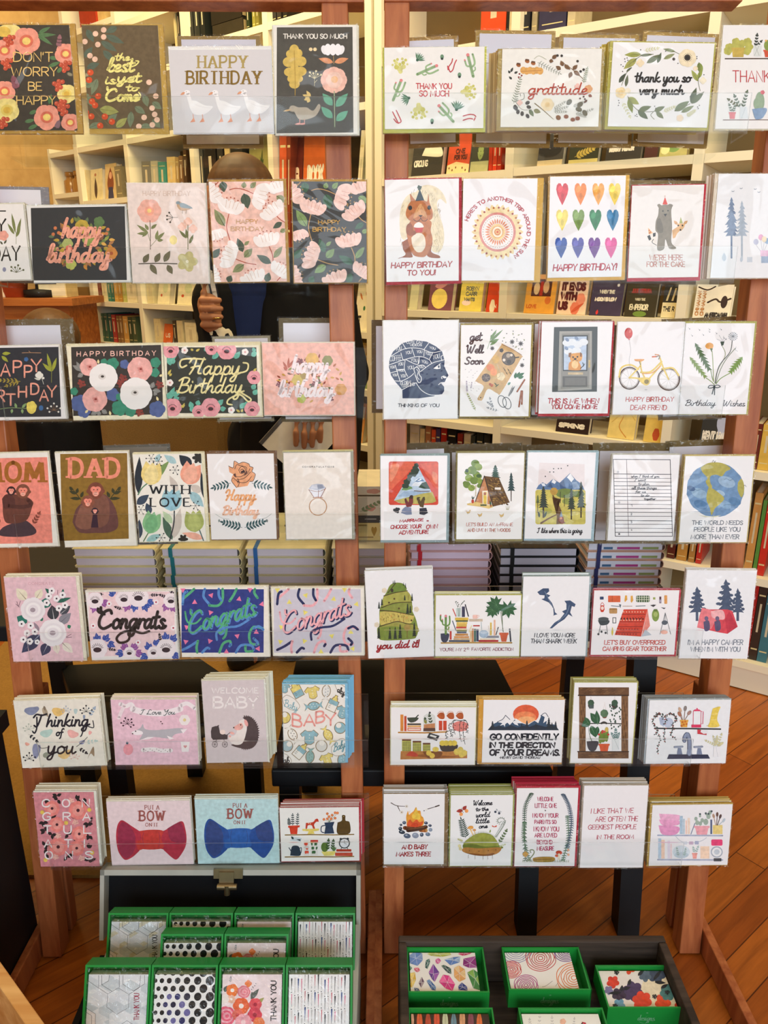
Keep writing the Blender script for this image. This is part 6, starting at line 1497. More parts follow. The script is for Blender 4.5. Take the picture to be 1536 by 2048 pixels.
def a_books():
 S('#b8924c',14,(735,750,1000,747,1370,748),None,False)
 for x0,x1,y0,y1,c in((858,980,520,545,'#d8b84c'),(865,975,545,558,'#4a5a34'),(872,970,560,578,'#e0c060'),(872,965,578,602,'#d8b458'),(868,962,602,618,'#c04a3c'),(872,965,620,632,'#e8d8b0'),(872,965,632,646,'#6a7a4a'),(875,962,648,662,'#4a5870'),(860,978,665,685,'#c88a44'),(850,985,688,706,'#d89a5c'),(845,990,708,722,'#c8a878'),(803,990,724,740,'#3a4458'),(985,1108,532,556,'#c9b8a4'),(1022,1082,588,600,'#b83a34'),(1072,1250,722,740,'#b83434'),(1085,1225,708,722,'#e8d8c0'),(1135,1255,684,704,'#8a8f9c')):R(c,x0,y0,x1,y1)
 for x0,x1,y0,y1,c in((920,948,420,515,'#3c3f58'),(810,828,642,720,'#c8443c'),(992,1012,640,740,'#e0c8a0'),(1010,1028,620,740,'#c88a5c'),(1030,1048,622,738,'#3f6a5c'),(1050,1072,625,736,'#2f4460'),(1175,1190,565,680,'#d8b84c'),(1208,1224,540,682,'#e8b89c'),(795,806,600,650,'#d8b890')):R(c,x0,y0,x1,y1)
 for a,c,w in(('838 440 868 512','#c8504a',9),('950 400 980 512','#2c2c3c',10),('835 548 868 640','#3c4c6c',8),('1250 605 1228 678','#2a2c34',8),('1352 620 1362 738','#2a3444',14),('1160 592 1172 680','#d8ccc0',6),('985 650 1010 590','#e8d8a0',8),('1095 560 1100 640','#b8c4c8',8)):S(c,w,a,None,False,False)
 P('#3a4258','728 665 802 665 798 715 780 742 750 742 732 715',True);cactus(775,580,.95,0,'#6a9448','#e08a94');S('#5f8a44',14,'745 560 728 540 728 500');D('#e06a74',6,730,497)
 P('#c4d6d2','870 435 912 435 915 512 868 512');S('#4a5a44',3,'892 510 885 430 860 378');S('#4a5a44',3,'895 510 905 420 935 375');
 for x,y in((862,380),(875,390),(885,405),(935,375),(922,388),(912,400),(880,420)):L('#3a4a38',x,y,x+14,y-8,8)
 R('#f0c4b8',1018,495,1062,530,8);S('#f0c4b8',5,'1062 500 1078 505 1062 522');E('#a9bfd6',1118,668,42,36);E('#c4d4e4',1118,655,34,12)
 S('#5a6a48',5,'1295 650 1275 500 1275 440 1255 395');S('#5a6a48',5,'1290 640 1285 470 1300 430');monstera(1235,405,105,155);monstera(1335,430,100,85);monstera(1200,450,80,130)
 pot('#d0603c',1262,1338,660,738,.22)
 T('#8a3048',"YOU'RE MY 2",722,795,955,822,4.5,jit=.03);T('#8a3048','ND',958,792,985,808,3);T('#8a3048','FAVORITE ADDICTION',1010,792,1385,818,4.5,jit=.03)
card(RR,'e3','682 319 1445 319 1448 868 682 870',"you're my second favorite addiction card with books and plants",'books and plants',a_books,'#f2f2f2','#b9b552',(10,6,10,18),3,'#eeeee2','#d8d6a8',rise=.0012)
def a_shark():
 n='#3a5274'
 P(n,'135 195 170 172 205 172 208 190 190 205 215 215 200 228 225 262 240 300 245 335 235 330 232 290 205 258 175 245 160 238 178 232 180 215 150 212',False);P(n,'240 315 258 330 248 332 232 338')
 P(n,'300 248 335 245 368 268 362 285 345 280 335 318 350 345 325 330 300 360 265 382 225 415 210 415 240 380 272 360 300 325 285 312 312 300 312 265',False);S('#7a90ac',3,'180 190 205 240 230 290');S('#7a90ac',3,'330 275 310 330 260 375')
 T('#4a525a','I LOVE YOU MORE',118,445,362,468,5,'h',.15,0,.03);T('#4a525a','THAN SHARK WEEK',95,480,372,504,5,'h',.15,0,.03)
card(RR,'e4','44 101 448 99 433 582 42 583','I love you more than shark week card with two hammerhead sharks','hammerhead shark',a_shark,'#eff0f3','#93a6aa',(2,3,12,6),3,'#ecefef','#8fa3a3',rise=.0018)
def a_camp():
 P('#cf4634','660 300 805 298 765 465 605 455');P('#e0887c','805 298 820 400 768 465');P('#b9c4d0','790 420 830 455 768 465')
 for y in(330,375,405,440):S('#8a2c28',4,(660-(y-300)*.33,y,798-(y-300)*.25,y),None,False)
 for k in range(8):
  for y in(315,352,365,420,450):D('#f0b8a0' if y%2 else '#8a2420',4,665-(y-300)*.33+k*17,y)
  D('#2c2424',5,650+k*19-6,358)
 R('#2f4468',515,222,538,240,3);R('#d8643c',565,216,640,256,4);S('#a84a2c',3,'590 218 590 254');P('#e0a848','668 215 680 215 682 240 668 256 664 248');P('#e0a848','702 218 714 216 718 245 708 260 702 252')
 R('#4a6448',735,216,818,256,8)
 for k in range(6):S('#dfe6d0',3,(742+k*14,216,742+k*14,256),None,False)
 for y in(226,240):S('#dfe6d0',2.5,(735,y,818,y),None,False)
 R('#9aa860',838,226,852,240);R('#5a3a48',876,222,888,262);R('#e0a05c',906,214,924,266,4);R('#a8a0b0',875,240,889,258)
 P('#c8402c','520 275 540 275 544 300 536 316 522 316 516 300');E('#f0d8d0',530,292,9,11);S('#c8402c',3,'518 275 530 258 542 275')
 S('#7a8894',5,'585 278 640 282',None,False);P('#5a6a78','630 268 645 270 640 292');S('#b8a08c',4,'655 280 710 280',None,False);S('#7a8488',5,'735 280 790 278',None,False);P('#3a3a40','820 275 840 270 858 272 840 285');P('#3a3a40','885 288 915 290 905 298');R('#b8905c',572,292,620,325,6);S('#8a6438',3,'575 300 618 300')
 P('#3a4448','503 365 570 365 562 390 520 395',True);E('#4a5458',537,358,32,12);S('#3a4448',3,'520 392 508 450');S('#3a4448',3,'555 392 562 450');D('#3a4448',7,506,450,525,435,550,442);R('#3a4044',592,348,614,384);R('#f0f0f0',596,352,610,380);E('#7f9a4c',853,335,22,38);E('#a8bc70',853,330,12,16);R('#5f7a3c',842,298,864,310)
 S('#6a6e74',3,'912 320 880 450',None,False);S('#6a6e74',3,'912 320 945 450',None,False);S('#6a6e74',3,'912 320 910 370',None,False);E('#5a626c',908,380,18,14);E('#efb8a8',905,438,22,12);L('#d8c450',590,460,592,405,12)
 T('#cf6a64',"LET'S BUY OVERPRICED",542,487,910,512,5,'h',.12,0,.03);T('#cf6a64','CAMPING GEAR TOGETHER',532,526,915,550,5,'h',.12,0,.03)
card(RR,'e4','471 185 985 184 979 574 469 575',"let's buy overpriced camping gear together card with a red tent",'camping gear',a_camp,'#f2f0f2','#c02840',(3,4,13,14),2,None,'#d27c94')
def a_happycamp():
 n='#4a5a74'
 for x,y0,y1,w in((1105,160,320,100),(1280,115,310,118),(1352,170,320,76)):
  PINE(n,x,y0,y1,w,6);R(n,x-8,y1-4,x+8,y1+50)
  for k in range(9):E(n,x+(-1)**k*(8+k*4.2)*w/100,y0+30+k*(y1-y0-40)/9,14*w/100,9)
 P('#d84a58','1135 290 1180 300 1290 300 1320 310 1352 405 1290 448 1240 440 1105 410 1120 340',False);P('#e88088','1135 290 1180 300 1240 330 1190 420 1105 410');P('#c03a4c','1300 310 1352 405 1290 448 1275 360');P('#f0b4b8','1190 310 1260 305 1270 360 1200 350',True)
 for x in(1162,1228):E('#6a6280',x,355,12,14);P('#5a5474',(x-18,375,x+14,368,x+20,420,x-10,430),True)
 T('#8a929e',"I'M A HAPPY CAMPER",1050,485,1382,514,5,'h',.1,0,.03);T('#8a929e',"WHEN I'M WITH YOU",1065,528,1365,555,5,'h',.1,0,.03)
card(RR,'e4','1025 61 1450 66 1428 598 1016 596',"I'm a happy camper card with a red tent under blue pines",'happy camper',a_happycamp,'#eef0f4','#e6e0de',(3,3,4,3),2)

def a_pantry():
 S('#b8843c',12,(190,505,400,508,580,500),None,False)
 R('#d88a3c',205,360,230,495);R('#c8502c',236,372,255,495);P('#3f4a3c','260 385 350 385 330 415 290 425 268 408',True);S('#3a443a',9,'325 390 350 365');R('#e8d8b0',262,430,372,446);R('#3a3c3c',262,432,372,445);R('#d8a45c',262,448,372,462);R('#d87858',262,466,372,492);R('#f0e0d0',270,474,365,484)
 P('#d8dcd8','390 495 390 390 405 362 440 350 475 362 488 390 488 495',True);P('#c08458','395 440 485 430 485 485 395 490');P('#5a4034','392 470 486 468 488 495 390 496');SP('#3a4c34',455,440,440,370,3,26,12);SP('#3a4c34',410,430,405,395,2,20,12);L('#8a8a3c',415,435,400,400,22);D('#3a3c44',9,443,345)
 for x in(530,607,682):P('#b4592c',(x-30,370,x-5,345,x+28,350,x+30,392,x-5,394),True);S('#c8906c',4,(x-25,355,x-5,335,x+20,338,x+25,352))
 for x in(530,565):R('#c8482c',x-14,410,x+14,488)
 E('#dc8078',690,455,65,42);P('#dc8078','625 430 755 430 740 490 640 490')
 for x,y0,y1 in((605,430,500),(640,405,520),(690,410,580),(720,405,600),(745,440,510),(580,490,560),(620,480,540)):
  S('#33413c',4,(x,y0,x-8,(y0+y1)/2,x+8,y1))
  for k in range(6):L('#33413c',x,y0+k*(y1-y0)/6,x+(-1)**k*14,y0+k*(y1-y0)/6+8,6)
 S('#33413c',5,'615 440 640 405 690 410 730 405 750 440')
 for x0,x1,y0 in((218,292,558),(304,374,572),(386,448,588)):
  R('#b9b858',x0,y0+14,x1,658,4);R('#6a4424',x0,y0,x1,y0+14,4)
  for r in range(6):
   for k in range(5):R('#4a5038',x0+6+k*(x1-x0)/5.4,y0+24+r*13,x0+14+k*(x1-x0)/5.4,y0+30+r*13)
 P('#b87a3c','208 655 745 655 745 712 600 715 205 722');P('#8f5626','240 690 400 680 700 700 500 712');P('#7a4a22','385 660 535 660 520 705 430 712',True);P('#c04430','248 690 290 655 345 680 330 700',True);D('#e0c050',22,435,670,462,692);E('#e6cc5c',490,640,26,20);P('#3a3430','520 605 662 600 645 650 545 655',True)
 for x in(545,575,610,640):E('#dcc24a',x,590,24,22)
 for x,y in((660,660),(690,645),(720,670),(700,680)):E('#dcc45c',x,y,24,26)
 P('#3a3c40','440 505 522 530 500 572 420 545');P('#e0e0dc','450 520 500 535 490 548 442 532')
card(RR,'e7','126 302 812 302 809 765 131 766','white card of kitchen shelves with cups, jars and bowls','kitchen shelf and jars',a_pantry,'#f1f0f1','#e6e2b4',(6,4,6,6),3,'#f0f0ee','#e4e0bc',rise=.0034)
def a_dreams():
 E('#e0603c',1220,358,105,78);E('#ec8a58',1215,385,88,50);E('#f2b078',1225,405,70,30);
 P('#f2f2f4','910 480 950 420 985 415 1015 385 1055 365 1100 405 1140 392 1190 425 1230 440 1290 408 1330 400 1345 360 1375 345 1400 375 1440 430 1485 480');P('#33506c','912 485 950 440 990 420 1030 430 1010 450 1050 440 1070 425 1090 445 1130 400 1150 430 1190 430 1235 445 1290 410 1320 430 1345 365 1372 380 1360 430 1400 400 1415 440 1450 440 1485 482')
 for q in('1030 430 1055 415 1050 460','1110 420 1140 405 1160 450 1130 440','1390 380 1410 420 1385 440','1005 420 1040 400 1060 420'):P('#eceef2',q)
 for q in('1055 366 1030 400 990 418','1055 366 1090 400','1340 370 1375 347 1400 378'):S('#2c3a54',5,q)
 P('#1f2f40','910 487 940 450 970 460 1000 450 1050 465 1100 445 1150 465 1200 450 1250 460 1300 440 1380 460 1430 440 1488 487')
 for x,y0,y1,w in((950,410,485,44),(1228,405,470,40),(1405,380,480,50),(1460,412,480,40),(1430,420,482,30),(1185,430,480,30),(1300,430,480,30)):PINE('#22303a',x,y0,y1,w,6)
 k='#1f2832'
 for t,x0,y0,x1,y1 in(('GO CONFIDENTLY',932,518,1478,562),('IN THE DIRECTION',928,588,1450,626),('OF YOUR DREAMS.',928,645,1488,688)):T(k,t,x0,y0,x1,y1,14,'h',.1,0,.03)
 T(k,'-HENRY DAVID THOREAU',1005,698,1332,716,4.5,'h',.1,0,.03)
card(RR,'e7','872 241 1521 242 1522 748 870 748','go confidently card with mountains and an orange sun, amber envelope','orange sun mountain',a_dreams,'#f1f1f4','#dfa23c',(36,5,3,18),3,'#eeeade','#d8b060',stackdx=-.001)
def a_window():
 w='#6a4a30'
 R(w,190,140,598,206);R('#7a5838',195,200,248,660);R('#7a5838',535,200,592,660);R(w,185,655,595,715);R('#3c2a1c',185,200,598,210);R('#3c2a1c',180,655,598,664)
 for k in range(26):
  S('#3f2c1c' if k%2 else '#94704a',3,(205+(k*53)%330,150+(k*17)%46,245+(k*53)%330,150+(k*17)%46),None,False);S('#3f2c1c' if k%2 else '#94704a',3,(202+(k*13)%40,220+k*15,203+(k*13)%40,260+k*15),None,False);S('#3f2c1c' if k%2 else '#94704a',3,(542+(k*13)%44,220+k*15,543+(k*13)%44,260+k*15),None,False);S('#3f2c1c' if k%2 else '#94704a',3,(200+(k*53)%330,670+(k*11)%40,245+(k*53)%330,670+(k*11)%40),None,False)
 R('#f1f2f4',248,210,536,655);S('#26302c',8,'270 432 400 430 536 434',None,False);S('#3a3a38',16,'375 430 395 422 415 430')
 for x,y in((290,270),(482,270)):
  S('#8a4a3a',2,(x-10,y-10,x,212,x+10,y-10),None,False);E('#4a3a34',x,y+15,24,26);FL('#3a5a44',x,y-5,26,7)
 S('#c8a080',2,'385 350 402 258 415 350',None,False);E('#7a3a2c',400,372,20,18);FL('#5a7a5c',398,350,32,7)
 rnd=random.Random(8)
 for k in range(34):x,y=rnd.uniform(440,530),rnd.uniform(270,470);L('#35503f',x,y,x+rnd.uniform(-8,8),y+18,12)
 for k in range(8):L('#4a5a58',280+k*4,280,275+k*5,315,7)
 for q in((350,430,285,345,62),(345,440,335,325,46),(285,410,215,455,62),(270,430,240,380,40),(290,450,330,545,56),(345,455,330,540,40)):L('#2f5f3f',q[0],q[1],q[2],q[3],q[4],'#7aa080')
 S('#5a6a50',3,'270 440 275 510 300 575');S('#5a6a50',3,'300 460 280 520 295 575')
 P('#3a3c44','255 575 348 575 338 625 320 652 282 652 262 620',True);E('#6f8a3c',385,535,30,50);E('#6f8a3c',415,520,18,60);E('#6f8a3c',365,560,14,34);E('#c8b060',418,480,14,20);D('#c03434',9,385,492,400,498,380,505,430,520,355,520);pot('#d8582c',355,437,598,655,.14)
 SP('#6a8a88',490,560,490,485,4,26,11);SP('#6a8a88',485,560,460,515,3,22,10);SP('#6a8a88',495,560,515,515,3,22,10);P('#e2e8ea','460 560 520 560 515 648 462 648');S('#8a989c',2,'480 560 515 640',None,False)
card(RR,'e8','140 101 646 105 636 750 140 753','card of a rustic window frame filled with house plants','rustic window',a_window,'#f1f1f3','#b9b566',(4,6,12,8),5,'#eeeede','#b3b068',rise=.0008)
def a_sink():
 S('#2c3438',12,(805,472,1100,474,1338,478),None,False);E('#b9c6dc',915,425,42,40);P('#aebcd6','840 385 880 380 880 460 850 440')
 rnd=random.Random(12)
 def vine(a):
  q=catmull(pts(a),6);S('#3a4a44',2.5,a)
  for i,p in enumerate(q):L('#33443e' if i%4 else '#9a4a48',p[0],p[1],p[0]+13*math.cos(i*2.4),p[1]+13*math.sin(i*2.4),9)
 for a in('880 400 830 350 790 400 800 440 830 480 810 520','800 440 825 500 850 560 830 620 830 670','830 350 870 360 900 400 880 440','880 380 930 355 970 370 980 400 950 440 960 470','890 470 880 530 890 580','955 480 935 520 980 560','830 360 810 380 850 350','920 350 960 360 985 410'):vine(a)
 pot('#e0a848',1012,1074,405,462,.1);D('#c8702c',9,1030,420,1052,415,1040,440,1062,436,1022,450)
 for x0,x1,y1,c in((1030,1010,320,'#c8a890'),(1042,1052,310,'#8a8280'),(1050,1085,345,'#a8867c'),(1025,1005,355,'#a87058')):S('#8a6a58',5,(x0,400,x1,y1),None,False);E(c,x1,y1,13,22,(x1-x0)*1.2)
 S('#d83a64',4,'1118 330 1180 330 1178 460 1115 460 1118 330',None,False);R('#d83a64',1102,440,1180,464);P('#d83a64','1115 330 1130 318 1165 318 1182 332');S('#d83a64',5,'1182 335 1198 335 1194 435 1178 432',None,False);D('#d83a64',6,1148,312)
 P('#ead05c','1275 310 1335 295 1320 340 1310 400 1325 455 1240 460 1250 420 1262 360',True);S('#f0e0a0',3,'1262 360 1318 350');S('#f0e0a0',3,'1250 400 1312 400');S('#dcc870',4,'1225 450 1335 448');P('#e8eaee','1150 482 1235 485 1228 525 1145 518');P('#c8404c','1150 480 1180 482 1175 500 1200 515 1225 512 1224 525 1150 515')
 P('#2f3a54','920 680 1235 682 1252 715 905 718');S('#1f2838',3,'925 690 1230 692')
 for w,c in((34,'#3c4a66'),(24,'#8a98b4')):S(c,w,'1085 680 1085 570 1070 518 1050 540 1045 570',None)
 for x in(1005,1165):
  P('#7a88a4',(x-20,680,x-12,630,x+14,630,x+24,680));S('#4a5874',14,(x-40,622,x+25,618));S('#a4b0c8',8,(x-40,622,x+25,618))
 P('#8a98b4','1062 680 1070 640 1100 640 1108 680')
 for q in((1300,620,1280,540),(1310,620,1345,520),(1305,610,1220,570),(1310,615,1350,590),(1300,600,1310,540)):SP('#cfcba0',q[0],q[1],q[2],q[3],5,20,9)
 P('#eceef2','1282 615 1330 615 1338 700 1280 700');S('#b8c0c8',2,'1300 620 1315 700',None,False)
card(RR,'e8','750 246 1404 240 1399 752 746 756','white card of a kitchen sink with trailing plant and utensils','kitchen sink',a_sink,'#edf1f5','#a9b4bc',(14,8,3,6),4,'#e8ecf0','#8f9498',stackdx=-.0016)

def a_fire():
 for a in('170 295 230 325 320 332','240 330 265 385','540 365 610 345 680 322'):S('#4a382e',9,a,5)
 S('#3a2c26',12,'640 335 680 322');FL('#e8e2da',335,332,18,5,'#a89888',.4);FL('#e8e2da',282,395,20,5,'#a89888',.4);E('#e8e6e0',545,368,16,10,-20);D('#3a2c26',6,520,378)
 P('#e8a03c','335 500 330 440 350 380 360 420 385 400 410 380 435 340 450 375 480 380 490 430 510 450 520 500 490 545 350 550',True);P('#f0c850','390 430 420 390 440 350 455 400 480 420 470 470 400 460',True);P('#dc5a2c','340 510 370 470 400 500 440 470 470 500 510 490 480 545 355 550',True);P('#f0b450','365 390 372 370 368 410');P('#cf4422','380 530 420 505 460 525 440 550 390 550',True)
 for x,y,rx,ry,c in((310,505,20,18,'#4a5a70'),(275,528,14,12,'#2c3a50'),(268,568,20,20,'#2c3a4a'),(285,605,34,20,'#2c3848'),(340,645,38,26,'#4f6078'),(428,640,36,30,'#8a94a8'),(495,632,20,22,'#4a586c'),(560,628,26,20,'#6a7a90'),(588,580,20,20,'#8a98ac'),(583,535,18,14,'#3a4660'),(540,508,20,16,'#33405a')):E(c,x,y,rx,ry,10);E('#a8b4c4',x-rx*.2,y-ry*.3,rx*.35,ry*.25)
 S('#7a4426',42,(315,560,430,575),40,False);S('#b06a34',36,(480,585,540,590),36,False);S('#4a2c1c',44,(350,585,460,570,540,550),40);S('#8a5a34',8,'350 575 460 560 540 545');E('#c8904c',545,585,12,18)
 T('#a82832','AND BABY',285,742,552,785,10,'h',.1,5,.03);T('#a82832','MAKES THREE',225,815,588,858,10,'h',.1,0,.03)
card(RR,'g3','90 201 735 200 731 945 96 946','and baby makes three card with a campfire ringed by stones','campfire',a_fire,'#f2f1f3','#8a6f4c',(5,3,40,30),6,'#ebeaec','#a8a29a',rise=.0022)
def a_wel():
 for t,x0,y0,x1,y1 in(('Welcome',1038,270,1240,322),('to the',1068,345,1200,382),('world',1068,395,1215,448),('little',1068,462,1210,512),('one',1100,520,1190,565)):T('#1f2430',t,x0,y0,x1,y1,9,'s',.15,6)
 for q in((930,375,860,385),(930,370,970,325)):L('#a83c34',q[0],q[1],q[2],q[3],40)
 D('#efa05c',20,912,415,970,380);S('#4a3428',4,'935 400 915 350');L('#c8ccd0',1300,385,1345,390,20);D('#3a4458',13,1275,390,1315,405);L('#a8acb4',1295,380,1285,355,16)
 SP('#2f463c',960,665,915,480,10,56,13,'#2f463c',5,62);SP('#5a7048',1310,725,1390,590,5,34,16,'#6a7a48',4);S('#8a9484',6,'1280 655 1350 560 1380 490 1340 455 1300 475 1315 505 1340 490')
 for k in range(18):t=k/18;x,y=1280+95*t,655-170*t;L('#7a8878',x,y,x-16,y-12,5);L('#7a8878',x,y,x+16,y+6,5)
 for k in range(12):t=k*.5;L('#7a8878',1335+40*math.cos(t)*.8,485+30*math.sin(t),1335+56*math.cos(t),485+46*math.sin(t),6)
 P('#e2a04c','975 565 1000 540 1035 540 1040 565 1010 572',True);S('#e8c080',16,'1010 570 1040 640',10,False);E('#d89a50',1052,582,18,12);S('#e8c080',9,'1052 590 1062 630');P('#d8563c','1240 530 1262 545 1290 530 1288 548 1262 552 1240 545')
 P('#9aa048','930 770 940 720 980 680 1060 630 1140 612 1230 630 1280 680 1320 750 1335 775 1100 790',True);P('#6f7a30','930 765 940 735 1050 730 1160 755 1330 750 1335 780 1100 795',True);P('#b98040','920 790 960 765 1100 775 1300 765 1338 780 1310 820 1250 845 1150 852 1060 840 980 830 930 810',True);P('#8a5526','960 825 1060 830 1160 840 1260 825 1240 850 1150 856 1050 848',True)
 for k in range(24):t=k/23;x,y=1000+270*t,660-55*math.sin(math.pi*t);S('#4f6a2c',3,(x,y+10,x+(t-.5)*12,y-16),1,False)
 for x,y,n in((990,845,40),(1060,850,44),(1145,855,44),(1195,850,50),(1245,845,48)):S('#7a6048',4,(x,y,x-4,y+n),1,False);S('#7a6048',2,(x-2,y+n*.5,x+8,y+n*.8),1,False)
 FL('#e8dca8',895,750,18,5);FL('#e0d098',905,780,18,5);SP('#c4c48a',935,700,885,680,4,20,9);SP('#c8cc9a',1310,760,1375,735,4,18,8);L('#8a9a48',1215,610,1225,575,14)
 D('#6a4424',5,1000,800,1100,805,1200,800,1280,790)
card(RR,'g3','800 216 1455 211 1446 960 796 961','welcome to the world little one card with a mossy mound','mossy mound',a_wel,'#f2f2f3','#a9b062',(12,6,18,14),8,'#ecece0','#a3ab5c',rise=.0016)
def a_lone():
 for q,c in(((130,545,125,330,130,200,170,115),'#3f5a48'),((155,545,120,400,125,300),'#5a7a5c'),((370,545,405,400,400,260),'#5f8068'),((400,460,425,320,410,200,372,120),'#4a5c70')):
  S(c,5,q);w=catmull(pts(list(q)),10)
  for i,p in enumerate(w):L(c,p[0],p[1],p[0]+17,p[1]+7,6);L(c,p[0],p[1],p[0]-17,p[1]+5,6)
 for t,x0,y0,x1,y1 in(('WELCOME',208,140,308,165),('LITTLE ONE',192,182,330,208),('I KNOW YOUR',178,245,340,270),('PARENTS SO',190,288,328,310),('I KNOW YOU',185,330,345,358),('ARE LOVED',190,372,332,396),('BEYOND',205,416,302,440),('MEASURE',205,456,312,480)):T('#b8305c',t,x0,y0,x1,y1,3.8,jit=.02)
 D('#5a4a50',4,258,226);P('#a8843c','178 530 230 522 312 525 310 550 250 556 185 552',True);S('#6a4a24',3,'185 540 300 535');E('#c8442c',345,495,20,13);R('#e8dcc4',338,500,352,540);E('#d8603c',330,515,10,8);D('#e8b090',8,405,478,405,508);FL('#c89a4c',130,505,18,4);S('#7a8a5c',5,'150 545 185 500 180 478 160 480 165 495')
 for k in range(30):x=115+k*10;S('#6a7a3c',3,(x,555,x+(k%3)*3-3,540),1,False)
card(RR,'g4','70 85 458 83 456 582 66 583','welcome little one card with two tall ferns, red envelope','tall ferns',a_lone,'#f2f1f3','#bb2740',(3,13,14,6),7,'#e8d8dc','#b82c44',rise=.0016,stackdx=-.0006)
def a_geek():
 for t,x0,y0,x1,y1 in(('I LIKE THAT WE',550,216,820,246),('ARE OFTEN THE',578,268,848,298),('GEEKIEST PEOPLE',532,320,838,348),('IN THE ROOM',588,385,822,410)):T('#b83a54',t,x0,y0,x1,y1,4.2,'h',.12,4,.03)
card(RR,'g4','494 70 900 66 898 592 492 591','I like that we are often the geekiest people card, plain white','geekiest people',a_geek,'#f2f0f3','#b9ab9c',(8,4,4,6),5,'#ebe9ea','#c4b8ac',rise=.0012)
def a_pale():
 for y in(386,542):S('#a9b4cc',10,(978,y,1200,y+1,1392,y+2),None,False)
 for x0,x1,y0,y1,c in((985,1118,248,300,'#edb4d4'),(985,1118,285,322,'#e8a4cc'),(982,1112,322,380,'#e29ac6')):P(c,(x0,y0,x1,y0+10,x1-18,y1,x0+25,y1),True)
 for x0,x1,y0,y1,c in((1118,1138,262,378,'#a9c4d8'),(1140,1150,280,378,'#b4ccdc'),(1155,1165,290,378,'#f0d0c4'),(1168,1184,275,378,'#f0dccc'),(1314,1326,285,378,'#5a6a8c'),(980,1000,405,535,'#b8d0e4'),(1000,1022,415,535,'#f0d0bc'),(1040,1056,420,535,'#e4dcec'),(1058,1068,440,535,'#f0d8dc'),(1250,1308,456,535,'#f4d8c0'),(1330,1392,320,378,'#ead488')):R(c,x0,y0,x1,y1)
 S('#6a7a9c',5,(1190,378,1215,310),None,False);pot('#eda8b4',1215,1305,328,382,.14)
 for x,y,r in((1230,305,16),(1222,280,13),(1248,262,9),(1262,290,14),(1285,300,20),(1302,265,17),(1288,250,8),(1312,240,14),(1250,310,14)):E('#9fb4a8',x,y,r*.8,r);
 D('#4a5a60',7,1322,232,1302,248,1285,245,1248,250)
 for x0,x1,y1,c in((1348,1335,262,'#b89a84'),(1355,1358,252,'#6a5048'),(1360,1378,265,'#5a4a48'),(1368,1400,290,'#b8c8d4')):S(c,5,(x0,320,x1,y1),None,False);E(c,x1,y1,8,15,(x1-x0))
 S('#b0bccc',3,'1090 390 1130 425 1200 435 1260 420 1290 400');R('#d0d8e4',1140,425,1165,445);R('#c8b4cc',1178,425,1205,445);R('#a8b0cc',1215,422,1240,444);R('#e8487c',1320,412,1392,452,8)
 E('#d4e2ec',1128,492,56,42);E('#bcd0dc',1128,512,46,20);SP('#9ab4b0',1110,520,1100,470,4,14,7);SP('#9ab4b0',1145,520,1155,475,4,14,7);pot('#eda49c',1198,1230,500,535,.14);SP('#a4c0bc',1212,498,1205,465,3,14,7);SP('#a4c0bc',1220,498,1235,460,3,14,7);E('#a8b4c4',1355,492,38,36);E('#eef2f5',1355,492,31,29);E('#c4d0dc',1355,492,18,17);R('#4a5058',1335,532,1385,552,4)
card(RR,'g4','932 196 1440 186 1440 576 932 578','pale watercolour card of shelves with pink bowls and clock','pink bowls',a_pale,'#eff0f4','#c2a352',(12,6,4,8),5,'#eceef2','#c4a85c',rise=.0014)

# ------------------------------------------------------------------ room shell
def struct(name,mb,mat,**k):return tag(mb.build(name,mat,None,**k),None,None,None,'structure')
def one_box(name,mat,*b):
 m=MB();m.box(*b);return struct(name,m,mat)
M_PLAST=plain('warm_plaster','#d9c79c',0.9,0.2,0.05,6)
one_box('floor',M_FLOOR,-4.2,3.2,-2.4,6.2,-.06,0)
one_box('ceiling',M_PLAST,-4.2,3.2,-2.4,6.2,3.0,3.06)
one_box('wall_back',M_STONE,-4.2,3.2,5.4,5.5,0,3)
one_box('wall_left',M_PLAST,-4.2,-4.1,-2.4,5.5,0,3)
one_box('wall_right',M_PLAST,3.1,3.2,-2.4,5.5,0,3)
m=MB()
for b in((-4.2,-.6,0,3),(2.4,3.2,0,3),(-.6,2.4,0,.7),(-.6,2.4,2.75,3)):m.box(b[0],b[1],-2.4,-2.3,b[2],b[3])
struct('wall_front',m,M_PLAST)
m=MB()
for b in((-.6,2.4,.7,.76),(-.6,2.4,2.69,2.75),(-.6,-.54,.76,2.69),(2.34,2.4,.76,2.69),(.87,.93,.76,2.69)):m.box(b[0],b[1],-2.39,-2.31,b[2],b[3])
w1=struct('window_1',m,M_WHITE)
m=MB();m.box(-.54,2.34,-2.352,-2.348,.76,2.69);m.build('pane',M_ACRYL,w1)

